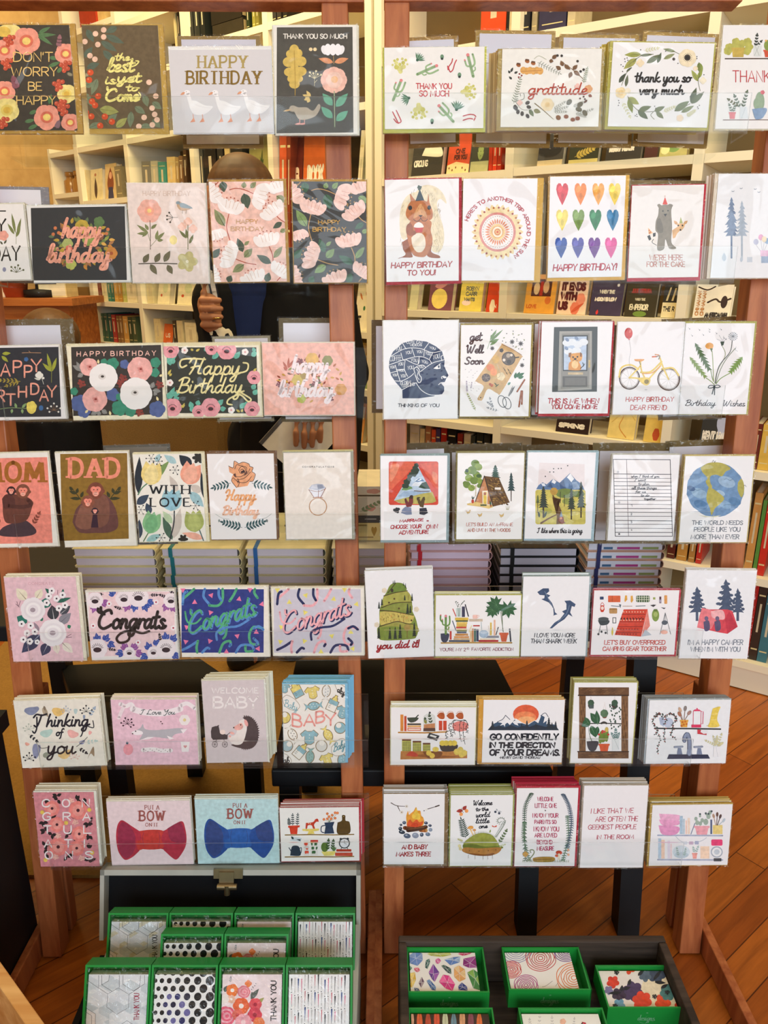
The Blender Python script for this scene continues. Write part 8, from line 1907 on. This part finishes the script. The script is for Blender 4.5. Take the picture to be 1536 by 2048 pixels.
def head(hx,hy,hz,fx,fy):
 """Head blobs and face for a head centred at h looking along (fx, fy)."""
 f=Vector((fx,fy,0)).normalized();s=Vector((-f.y,f.x,0));h=Vector((hx,hy,hz))
 q=lambda a,b,c:tuple(h+f*a+s*b+Vector((0,0,c)))
 return[(q(0,0,.02),.082,.082,.1),(q(.025,0,-.05),.06,.06,.065),(q(.09,0,-.015),.014,.014,.024),(q(.1,0,-.03),.014,.014,.012),(q(.08,0,-.062),.02,.02,.008),(q(.06,0,-.1),.03,.03,.022),(q(0,.08,-.01),.014,.014,.03),(q(0,-.08,-.01),.014,.014,.03),(q(.072,.03,.0),.012,.012,.009),(q(.072,-.03,.0),.012,.012,.009)],q
# the reader standing behind the left rack, turned to the left, a book in one hand, a pad in the other
H=at_y(474,420,2.12)
root=empty('person',(-.3,2.16,0),'person in black jacket and navy shirt reading a book behind the left rack','person')
hb,hq=head(H.x,H.y,H.z,-.8,-.45)
G=at_y(428,626,2.0)
K=at_y(618,862,1.87)
fing=[]
for i in range(4):
 b=Vector((G.x+.016,G.y-.028,G.z+.032-i*.0205));ln=(.9,1,.95,.8)[i]
 fing.append([(G.x-.028,G.y-.01,b.z,.0105),(G.x-.022,G.y-.034*ln,b.z+.002,.0105),(G.x+.004,G.y-.042*ln,b.z+.002,.0098),(G.x+.026*ln,G.y-.034,b.z+.001,.0085)])
fing.append([(G.x-.02,G.y,G.z+.02,.013),(G.x-.018,G.y-.02,G.z+.05,.0115),(G.x-.012,G.y-.026,G.z+.075,.0095)])
for i in range(4):
 x=K.x-.024+i*.0205;ln=(.9,1,.95,.75)[i]
 fing.append([(x,K.y+.004,K.z+.055,.0105),(x-.004,K.y-.02,K.z+.03,.0105),(x-.006,K.y-.026,K.z+.03-.03*ln,.0098),(x-.008,K.y-.02,K.z+.022-.058*ln,.0085)])
fing.append([(K.x-.035,K.y+.01,K.z+.07,.012),(K.x-.045,K.y+.028,K.z+.035,.011),(K.x-.04,K.y+.03,K.z+.008,.009)])
sh=Vector((-.3,2.16,H.z-.2))
chains=[[(H.x+.03,H.y+.02,H.z-.06,.05),(sh.x-.02,sh.y,sh.z+.06,.055),(sh.x+.04,sh.y+.03,sh.z-.1,.09),(-.24,2.17,.8,.1)],
 [(sh.x-.12,sh.y-.06,sh.z-.03,.045),(-.43,1.985,.9,.04),(G.x+.02,G.y+.03,G.z-.09,.032),(G.x-.005,G.y+.004,G.z-.03,.028),(G.x-.012,G.y,G.z+.02,.03)],
 [(sh.x+.13,sh.y+.08,sh.z-.02,.05),(-.12,2.14,.9,.042),(K.x+.02,K.y+.02,K.z+.15,.03),(K.x,K.y+.01,K.z+.085,.03),(K.x+.002,K.y+.006,K.z+.055,.028)],
 [(-.34,2.15,.78,.09),(-.36,2.12,.44,.06),(-.36,2.16,.09,.045),(-.42,2.08,.04,.035)],[(-.22,2.2,.78,.09),(-.22,2.18,.44,.06),(-.2,2.22,.09,.045),(-.26,2.14,.04,.035)]]
fing=[[(x,y,z,r*.82)for x,y,z,r in c]for c in fing]
solid('body',M_SKIN,root,chains+fing,hb,.003)
m=MB();D2=hq(0,0,.03)
hair=solid('hair',M_HAIR,root,[],[(hq(-.014,0,.04),.092,.092,.1),(hq(-.05,0,-.01),.07,.072,.09)],.006)
solid('shirt',M_SHIRT,root,[[(sh.x-.06,sh.y-.05,sh.z,.09),(-.375,2.09,.95,.09),(-.36,2.1,.86,.09)]],(),.008)
solid('jacket',M_JACKET,root,[[(sh.x-.1,sh.y+.0,sh.z+.02,.075),(sh.x+.12,sh.y+.04,sh.z+.02,.085)],[(sh.x+.06,sh.y+.0,sh.z-.04,.15),(-.225,2.13,.9,.175),(-.25,2.13,.64,.18)],[(sh.x+.14,sh.y+.06,sh.z-.02,.08),(-.11,2.13,.9,.07),(K.x+.025,K.y+.03,K.z+.17,.048)],[(sh.x-.14,sh.y-.08,sh.z-.03,.075),(-.43,1.98,.9,.062),(G.x+.025,G.y+.035,G.z-.1,.05)]],(),.008)
solid('shirt_cuff',M_WHITE,root,[[(G.x+.022,G.y+.03,G.z-.085,.045),(G.x+.008,G.y+.016,G.z-.06,.042)]],(),.006)
solid('trousers',M_TROUS,root,[[(-.28,2.17,.82,.15),(-.28,2.17,.66,.15)],[(-.35,2.15,.7,.11),(-.36,2.12,.44,.085),(-.36,2.16,.1,.07)],[(-.21,2.19,.7,.115),(-.21,2.18,.44,.085),(-.2,2.22,.1,.07)]],(),.008)
for x,y in((-.4,2.1),(-.24,2.16)):solid('shoe',M_BLACK,root,[[(x+.05,y+.07,.045,.043),(x-.05,y-.05,.036,.035)]],(),.006)
m=MB();m.tube([(G.x+.014+.0115*math.cos(k*.524),G.y-.036+.0115*math.sin(k*.524),G.z-.01)for k in range(13)],.0022,6,caps=False);m.build('ring',plain('gold_ring','#e0c070',.2,.5,metal=1),root)
m=MB();Mb=Matrix.Translation((G.x+.012,G.y-.004,G.z-.04))@Matrix.Rotation(-.14,4,'Y')@Matrix.Rotation(.35,4,'Z')
m.box(-.004,.016,0,.13,0,.21,0,lin('#16171c'));m.box(-.016,-.004,.004,.128,.003,.207,0,lin('#e8dcc0'));m.box(-.018,-.016,0,.13,0,.21,0,lin('#e9e2d0'))
A=Art(m,lambda X,Y:(-.004+X/100*.02,.21*(1-Y/100)),(-.004,.016,0,.21),0,2e-5);T('#e8e4dc','BROKEN',25,32,75,72,9,vert=True)
tag(m.build('book',M_COVER,None,Mb,local=True),"black book with white spine lettering held in the reader's raised hand",'book')
m=MB();m.box(-.07,.07,.0,.012,-.1,.06,0,lin('#e6dfcc'));m.box(-.07,-.06,-.001,0,-.1,.06,0,lin('#4a443c'))
tag(m.build('notepad',M_COVER,None,Matrix.Translation((K.x-.006,K.y-.004,K.z))@Matrix.Rotation(.75,4,'Y')@Matrix.Rotation(-.2,4,'X'),local=True),"white pad held in the reader's lowered hand",'notepad')
# seated person at the counter, only the top of the hair shows
S0=at_y(108,692,2.75)
root=empty('person',(S0.x,2.8,0),'person with brown hair seated low behind the left end of the left rack','person')
hb,hq=head(S0.x,2.75,S0.z,.3,1)
z0=S0.z
solid('body',M_SKIN,root,[[(S0.x,2.75,z0-.05,.05),(S0.x,2.73,z0-.16,.055),(S0.x,2.72,z0-.3,.11),(S0.x,2.72,.45,.12)],[(S0.x-.15,2.73,z0-.2,.05),(S0.x-.15,2.8,z0-.42,.04),(S0.x-.12,3.0,z0-.4,.03)],[(S0.x+.15,2.73,z0-.2,.05),(S0.x+.15,2.8,z0-.42,.04),(S0.x+.12,3.0,z0-.4,.03)],[(S0.x-.08,2.75,.42,.08),(S0.x-.1,3.1,.42,.06),(S0.x-.1,3.1,.05,.04)],[(S0.x+.08,2.75,.42,.08),(S0.x+.1,3.1,.42,.06),(S0.x+.1,3.1,.05,.04)]],hb,.008)
solid('hair',M_HAIR,root,[],[(hq(-.015,0,.035),.105,.1,.1),(hq(-.05,0,-.03),.085,.085,.11)],.006)
solid('jumper',M_JACKET,root,[[(S0.x-.14,2.73,z0-.2,.075),(S0.x+.14,2.73,z0-.2,.075)],[(S0.x,2.72,z0-.25,.15),(S0.x,2.72,.42,.155)]],(),.01)
table('stool','dark stool under the seated person','stool',[(S0.x-.15,2.6),(S0.x+.15,2.6),(S0.x+.15,2.9),(S0.x-.15,2.9)],[(S0.x-.13,2.63),(S0.x+.13,2.63),(S0.x+.13,2.87),(S0.x-.13,2.87)],.3,.03,M_BLACK,.014)

# ------------------------------------------------------------------ open case with note card boxes below the left rack
def leanf(px,py,depth,deg):
 r=ray(px,py);fw=Vector((0,math.cos(PITCH),-math.sin(PITCH)));a=math.radians(deg)
 return Frame(CAM+r*(depth/r.dot(fw)),(1,0,0),(0,math.sin(a),math.cos(a)))
LID=leanf(460,1740,1.245,20)
lu0,lu1=LID.uv(200,1750)[0],LID.uv(721,1750)[0];ox=LID.o.x
lv=-LID.o.z/LID.v.z+.13
hy=LID.P(0,lv).y
root=empty('card_case',(ox,hy-.15,0),'open grey painted wooden case with black lining below the left rack','case')
m=MB();fbox(m,LID,lu0+.005,lu1-.005,lv,-.006,-.03,-.022)
for b in((lu0,lu0+.007,lv,0),(lu1-.007,lu1,lv,0),(lu0,lu1,-.009,0)):fbox(m,LID,b[0],b[1],b[2],b[3],-.03,.0,mi=1)
m.build('lid',[M_LINING,M_GREYP],root)
m=MB();cu=LID.uv(455,1752)[0]
fbox(m,LID,cu-.022,cu+.026,-.012,.004,.0005,.005);fbox(m,LID,cu-.012,cu+.012,-.026,.0,.005,.009)
q=LID.P(cu+.002,-.022,.012);m.tube([q+Vector((-.016,0,0)),q+Vector((.016,0,0))],.005,10);m.tube([q+Vector((0,0,.003)),q+Vector((0,-.004,-.012))],.005,10)
m.build('latch',M_METAL,root)
m=MB();y0=hy-.33;lu0+=ox;lu1+=ox
for b in((lu1-.01,lu1,y0,hy-.004,.001,.16),(lu0+.01,lu1-.01,y0,y0+.01,.001,.15),(lu0+.01,lu1-.01,hy-.014,hy-.004,.001,.1)):m.box(*b)
m.box(lu0,lu0+.01,y0,hy-.004,.001,.095,1);m.box(lu0+.01,lu1-.01,y0+.01,hy-.014,.001,.088,1)
m.build('base',[M_GREYP,M_LINING],root)

BOXH,BOXD=.122,.027
def notebox(fr,x0,x1,yt,crop,label,art,bg,dark=0):
 """Upright green box of note cards with a clear front, seen in the row plane fr."""
 global A
 cx,cy,s=CROPS[crop]
 ua,va=fr.uv(x0,yt);ub,vb=fr.uv(x1,yt)
 wd=ub-ua;M=fr.mat((ua+ub)/2,va-BOXH);t=.0028;a=wd/2
 root=empty('note_card_box',M,label,'note card box','upright boxes in the grey case')
 m=MB();g=lin('#1c8a34')
 m.box(-a,a,BOXD-t,BOXD,0,BOXH)
 for b in((-a,-a+t,0,BOXH),(a-t,a,0,BOXH),(-a+t,a-t,0,t),(-a+t,a-t,BOXH-t,BOXH)):m.box(b[0],b[1],0,BOXD-t,b[2],b[3])
 m.build('box',M_GREENBOX,root,local=True)
 ch=BOXH-t*2-.011;k=a-t-.0015
 m=MB();slab(m,-k,k,.004,.018,t,t+ch,_c(bg),lin('#e6e0d4'))
 o=((ua+ub)/2,va-BOXH)
 def tf(X,Y):
  u,v=fr.uv(cx+X/s,cy+Y/s,-.004);return u-o[0],v-o[1]
 A=Art(m,tf,(-k,k,t,t+ch),.004);art()
 m.build('note_cards',M_PRINT,root,local=True)
 m=MB();m.face([(-a+t,.0012,t),(a-t,.0012,t),(a-t,.0012,BOXH-t),(-a+t,.0012,BOXH-t)]);m.build('clear_front',M_SLEEVE,root,local=True)
def hexart(dx,dy,k,tc):
 def q(a):return[v*k+(dx if i%2==0 else dy)for i,v in enumerate([float(z)for z in a.split()])]
 def pc(c,a):P(c,q(a))
 for i,c in enumerate(('#e4e5e9','#ccd3d8','#d9dce2','#c4ccd2','#e0e2e6')):
  for j in range(4):
   x,y=130+j*210-(i%2)*105,790+i*110;pc(c,'%d %d %d %d %d %d %d %d'%(x,y,x+105,y-60,x+210,y,x+105,y+60));pc(('#d4d8de','#c9d0d6','#e3e4e8')[(i+j)%3],'%d %d %d %d %d %d %d %d'%(x,y,x+105,y+60,x+105,y+170,x,y+110))
 pc('#c6cdd4','320 1090 420 1050 525 1120 420 1180');pc('#e6dcd8','110 1130 205 1180 200 1300 110 1300')
 for a in('130 850 225 915 325 980 430 920 535 985 530 1115 415 1182 315 1110 325 980','235 915 235 795','265 890 265 795','440 915 440 795','475 885 475 795','265 890 370 955','340 795 335 850 265 890','475 885 580 950 690 880 690 795','640 910 650 795','535 985 640 915','105 1115 205 1180 200 1290','110 1160 165 1195 165 1290','460 1280 515 1245 570 1280'):S('#4a4650',3.5*k,q(a),None,False,False)
 T(tc,'THANK YOU',*q('585 975 635 1240'),7*k,vert=True)
def dotart(x0,y0,x1,y1,r,pu=1):
 sp=r*2.9;k=0;y=y0
 while y<y1:
  x=x1-(k%2)*sp*.5;i=0
  while x>x0:
   f=.4+.6*(x-x0)/(x1-x0);c='#17181c'
   if pu and(y-y0)/(y1-y0)>.35 and .2<(x-x0)/(x1-x0)<.62:c=('#2c2f66','#6a64a0','#1c1e3c')[(k+i)%3]
   E(c,x,y,r*f,r*f*1.15,20,12);x-=sp*f;i+=1
  y+=sp*.62;k+=1
def bloomart(dx,dy,k):
 def e(c,x,y,r,n=6,cc=None):FL(c,x*k+dx,y*k+dy,r*k,n,cc,.3)
 def ring(x,y,r,c1,c2):
  e(c1,x,y,r,7)
  for i,f in enumerate((.8,.6,.4,.2)):E(c2 if i%2==0 else c1,x*k+dx+3*i*k,y*k+dy,r*f*k,r*f*.95*k)
 for q in((390,1000,470,900),(420,990,400,930),(140,930,165,870),(430,1060,520,985)):L('#5a625c' if q[0]!=430 else '#a3a05c',q[0]*k+dx,q[1]*k+dy,q[2]*k+dx,q[3]*k+dy,46*k)
 SP('#9a98a0',195*k+dx,840*k+dy,200*k+dx,790*k+dy,3,20*k,9*k)
 e('#ef7a34',215,915,62,5,'#f6efe8');ring(325,930,62,'#e88090','#f0a8b0');e('#ef8040',368,850,34,4);e('#f0c0a8',205,1000,40,5,'#fff4ec');e('#f4e6e2',140,1000,44);e('#ee6a3c',300,1065,80,6,'#f4ece8');e('#e4505c',435,1050,62,6,'#b02c40');ring(155,1160,92,'#e8607c','#f0a0b0');e('#e06a5c',265,1150,55,6,'#c83c3c');e('#dc4458',430,1150,70,6,'#a8283c');e('#f2a8b4',320,1220,80,7,'#f7d0d4');e('#ef8048',470,1225,55)
 D('#6a6470',5*k,*[v*k+(dx if i%2==0 else dy)for i,v in enumerate((400,905,415,890,430,870,410,880,440,850))])
 T('#2a2629','THANK YOU',585*k+dx,825*k+dy,635*k+dx,1205*k+dy,9*k,vert=True)
def penart(x0,y0,x1,y1,s):
 rd=random.Random(4);n=0;x=x0
 while x<x1:
  y=y0-rd.uniform(0,60)*s;n+=1;i=n
  while y<y1:
   ln=rd.uniform(80,130)*s;c=('#c02848','#2a2c34','#b9b6b4','#2f4c8c','#d03a70','#c8c4c4','#3a2c30','#e0d4d4')[i%8];S(c,(14 if i%2 else 8)*s,(x,y,x-2,y+ln),3*s,False);S('#3a3a40',4*s,(x-2,y+ln,x-2,y+ln+26*s),1,False);D('#2a2628',5*s,x-4,y+ln+44*s);y+=ln+62*s;i+=3
  x+=32*s
B1,B2,B3=leanf(440,1930,1.065,28),leanf(450,1868,1.115,28),leanf(450,1826,1.160,28)
for x0,x1,c,nm,fn,bg in((171,302,'g5','grey hexagon',lambda:hexart(0,0,1,'#a02848'),'#dfe2e6'),(304,436,'g5','black polka dot',lambda:dotart(750,770,1400,1330,44),'#f1f0f0'),(439,570,'g6','pink floral',lambda:bloomart(0,0,1),'#f2dfe2'),(572,705,'g6','coloured pen',lambda:penart(785,820,1325,1330,1),'#f1eff0')):notebox(B1,x0,x1,1930,c,'green box of %s cards in the front row of the grey case'%nm if nm!='coloured pen' else 'green box of cards striped with coloured pens in the front row',fn,bg)
notebox(B2,322,447,1868,'g5','green box of black polka dot cards in the middle row',lambda:dotart(840,510,1440,1100,40,0),'#f1f0f0')
notebox(B2,449,577,1868,'g6','green box of pink floral cards in the middle row',lambda:bloomart(60,-255,.94),'#f2dfe2')
for x0,x1,c,nm,fn,bg in((217,337,'g5','grey and gold hexagon',lambda:hexart(222,-510,.93,'#2a2426'),'#cfcab4'),(339,466,'g5','black polka dot',lambda:dotart(950,215,1520,800,38,0),'#f1f0f0'),(469,588,'g6','pink floral',lambda:bloomart(130,-440,.92),'#f2dfe2'),(591,710,'g6','coloured pen',lambda:penart(868,300,1370,860,.92),'#efecee')):notebox(B3,x0,x1,1826,c,'green box of %s cards in the back row against the black lid'%nm,fn,bg)

# ------------------------------------------------------------------ weathered crate with flat boxes below the right rack
z=.152
c0,c1,c2=at_z(797,1876,z),at_z(1325,1876,z),at_z(1415,2040,z)
yb=c0.y+.006;t=.013;yf=yb-.30
root=empty('wooden_crate',((c0.x+c1.x)/2,yb-.15,0),'weathered dark wooden crate of flat green boxes below the right rack','crate')
for nm,b in(('back_board',(c0.x,c1.x+.004,yb-t,yb,.002,z)),('side_board',(c0.x,c0.x+t,yf,yb-t-.0005,.002,z)),('side_board',(c1.x+.004-t,c1.x+.004,yf,yb-t-.0005,.002,z)),('front_board',(c0.x+t,c1.x+.004-t,yf,yf+t,.002,.11)),('bottom_board',(c0.x+t,c1.x+.004-t,yf+t,yb-t-.0005,.002,.0695))):
 m=MB();m.box(*b);m.build(nm,M_DARKWD,root,bevel=.0025)
def flatbox(x0,x1,y0,y1,label,art=None,bg='#f0efee',top=.143,h=.0355,crop='g7',inset=.010):
 """Green box lying on its back: rim, recessed note cards, faint script on the front."""
 global A
 a,b=at_z(x0,y0,top),at_z(x1,y0,top);f=at_z((x0+x1)/2,y1,top)
 wd,dp=b.x-a.x,a.y-f.y;o=Vector(((a.x+b.x)/2,f.y,top-h));k=wd/2;w=.0024
 root=empty('note_card_box',o,label,'note card box','flat boxes in the weathered crate')
 m=MB();m.box(-k,k,0,dp,0,w)
 for q in((-k,-k+w,0,dp),(k-w,k,0,dp),(-k+w,k-w,0,w),(-k+w,k-w,dp-w,dp)):m.box(q[0],q[1],q[2],q[3],w,h)
 m.build('box',M_GREENBOX,root,local=True)
 A=Art(m2:=MB(),lambda X,Y:((X/100-.5)*wd,h*(1-Y/100)),(-k,k,0,h),-.0001,2e-5)
 T('#6aa878','designs',40,40,62,74,1.2,'s');S('#6aa878',1.0,'42 80 50 92 54 70 60 78');D('#8ac098',1.4,51,28)
 m2.build('script_mark',M_PAPER,root,local=True)
 if art is None:return
 fr=Frame((o.x,o.y,top-.006),(1,0,0),(0,1,0));cx,cy,s=CROPS[crop]
 def tf(X,Y):return fr.uv(cx+X/s,cy+Y/s)
 m=MB();e=k-w-.001;X1,Y0,Y1=e-inset,w+.003,dp-w-.003
 P8=Matrix(((1,0,0,0),(0,0,1,0),(0,-1,0,0),(0,0,0,1)))
 n=MB();slab(n,-e+.001,X1,0,.02,Y0,Y1,_c(bg),lin('#e8e2d6'))
 A=Art(n,tf,(-e+.001,X1,Y0,Y1),0);art()
 for p_ in range(len(n.v)):v=n.v[p_];n.v[p_]=Vector((v.x,v.z,h-.006-v.y))
 n.build('note_cards',M_PRINT,root,local=True)
def gemart():
 def gem(c,c2,a):
  P(c,a);q=pts(a);mx,my=sum(p[0]for p in q)/len(q),sum(p[1]for p in q)/len(q)
  P(c2,[v for p in(q[0],q[1],(mx,my))for v in p]);P(c2,[v for p in(q[2],q[3],(mx,my))for v in p])
  for p in q:S('#e8e6f0',2,(mx,my,p[0],p[1]),None,False)
 for g in(('#6f8fd0','#8fa8dc','175 250 240 205 310 225 315 290 265 345 190 320'),('#b8bb58','#d0d080','355 230 400 205 570 208 590 240 500 258 400 250'),('#c83c6c','#d8688c','650 230 700 200 810 205 760 235 700 248'),('#2f5a58','#4a7a70','345 290 380 275 385 310 360 375 335 360'),('#d04a94','#e07ab0','435 285 465 268 492 295 465 328 440 318'),('#5f84c8','#a8c0e4','520 285 600 262 675 255 670 310 580 340'),('#8a2f7c','#a858a0','705 275 830 250 845 360 760 365 700 340'),('#d8486c','#e87a94','230 365 275 362 290 390 262 408 235 390'),('#6a3c94','#a05cb0','370 410 415 325 475 410 430 500 400 470'),('#2c4a48','#44685c','490 345 520 335 585 370 590 425 550 410'),('#e0a868','#e8c894','615 365 660 340 720 380 728 470 665 500 615 450'),('#4a8a4c','#8ab45c','740 410 800 378 860 420 895 590 800 560'),('#e0b84c','#ecd07c','175 420 240 405 250 480 215 555 180 540'),('#d83a8c','#ec6ca8','470 500 510 430 570 440 625 520 600 585 530 560'),('#3f6aa8','#6a94c8','350 490 380 475 440 545 440 582 400 575'),('#6a4c64','#a898a0','275 510 305 450 330 500 300 558'),('#30408c','#5a64a8','655 540 690 505 740 545 745 582 660 578'),('#3a5c88','#6080a8','230 555 270 560 290 592 240 592'),('#3f7a60','#5f9a7c','165 330 215 365 190 395 165 390')):gem(*g)
def roseart():
 def rings(c,x,y,r,n=7):
  for k in range(n):f=1-k/n;S(c,7,[v for j in range(19)for v in(x+r*f*(1+.05*math.sin(j*1.3+k))*math.cos(j*math.pi/9+k),y+r*.86*f*math.sin(j*math.pi/9+k))])
 for q in(('#9a9cc8',1210,185,150),('#c03040',1445,270,145),('#cf4a50',1165,380,95),('#b04a94',1305,530,115),('#7a4a98',1690,200,120),('#e07a3c',1765,460,170)):rings(*q)
 S('#4a4c54',3,'1460 545 1500 535 1560 490');S('#4a4c54',3,'1590 540 1610 510')
def paintart():
 P('#e8dcc0','1040 350 1240 350 1380 750 900 750')
 for c,x,y,r,n in(('#3f4c64',1120,420,90,6),('#56687c',1010,440,60,5),('#4a3a60',890,590,100,6),('#3a2c44',760,620,70,5),('#dc4428',980,680,95,6),('#e0502c',1180,690,80,5),('#d8402c',700,500,62,5),('#4a7c7c',1230,600,80,7),('#6aa0c4',760,720,60,5),('#d84a2c',860,375,54,4),('#7a74a0',660,580,44,5),('#d83c28',1340,710,50,5)):FL(c,x,y,r,n,None,0,15,.42)
 for q in((850,530,870,470),(780,600,650,610),(780,590,790,530),(800,570,870,550),(940,440,1000,380),(1090,480,1170,380),(1160,560,1230,520),(1100,500,1210,510)):L('#23262e',q[0],q[1],q[2],q[3],34)
 for x,y in((735,410),(1100,640),(1220,600),(720,730)):bunch('#22242a',x,y,6,14,3.4)
def feathart():
 for i,c in enumerate(('#e0a890','#d8643c','#b84a34','#d8593c','#c8ccb0','#6a8ca0','#d8a078','#8a4a5c','#d8703c')):
  x=200+i*82;y=770+(i%3)*20;L(c,x,y-30,x+6,y+260,56,'#6a4434')
def sprigart():
 for q in((1430,940,1440,790),(1350,950,1340,860),(1560,960,1555,840)):SP('#c9c8cc',q[0],q[1],q[2],q[3],4,26,10)
 FL('#e8b8a4',1660,880,30,5);P('#c8384c','1840 880 1880 890 1885 910 1850 900');L('#4a3a3c',1850,885,1830,925,14);SP('#bcbcc4',1760,950,1770,850,4,20,8)
flatbox(813,966,1894,1985,'green box of jewel print cards, back left in the weathered crate',gemart)
flatbox(1003,1157,1894,1980,'green box of spiral rose print cards, back middle in the weathered crate',roseart,inset=.012)
flatbox(1190,1337,1930,2016,'green box of dark floral cards, right end of the weathered crate',paintart,'#e9e4e2',.136,.0335,'g8',.006)
flatbox(816,985,2015,2118,'green box of feather print cards, front left in the weathered crate',feathart,'#3f2a20',inset=.003)
flatbox(1036,1205,2015,2118,'green box of white sprig cards, front middle in the weathered crate',sprigart,inset=.004)
flatbox(1005,1159,1892,1979,'plain green box underneath the spiral rose box',None,top=.1068,h=.0365)
flatbox(1192,1337,1929,2014,'plain green box underneath the dark floral box',None,top=.1018,h=.0315)
# ------------------------------------------------------------------ corner of a pine tray at the near left
p0,p1=at_z(-20,1894,.26),at_z(150,2132,.26)
d=(p1-p0).normalized();nn=Vector((d.y,-d.x,0));nn=nn if nn.x<0 else-nn
root=empty('pine_tray',(p0+nn*.1).xy.to_3d(),'pale pine tray edge at the lower left corner','tray')
def along(s0,s1,w0,w1,z0,z1,nm,mt):
 m=MB();c=lambda s,w,z:Vector((p0.x+d.x*s+nn.x*w,p0.y+d.y*s+nn.y*w,z));m.hexa([c(s0,w1,z0),c(s1,w1,z0),c(s1,w0,z0),c(s0,w0,z0),c(s0,w1,z1),c(s1,w1,z1),c(s1,w0,z1),c(s0,w0,z1)]);m.build(nm,mt,root,bevel=.0015)
ln=(p1-p0).length
along(0,ln,0,.017,.003,.26,'side_board',M_PINE);along(0,.017,.018,.2,.003,.26,'end_board',M_PINE);along(ln-.017,ln,.018,.2,.003,.26,'end_board',M_PINE);along(0,ln,.2005,.217,.003,.26,'side_board',M_PINE);along(.018,ln-.018,.018,.2,.01,.03,'bottom_board',M_PINE)
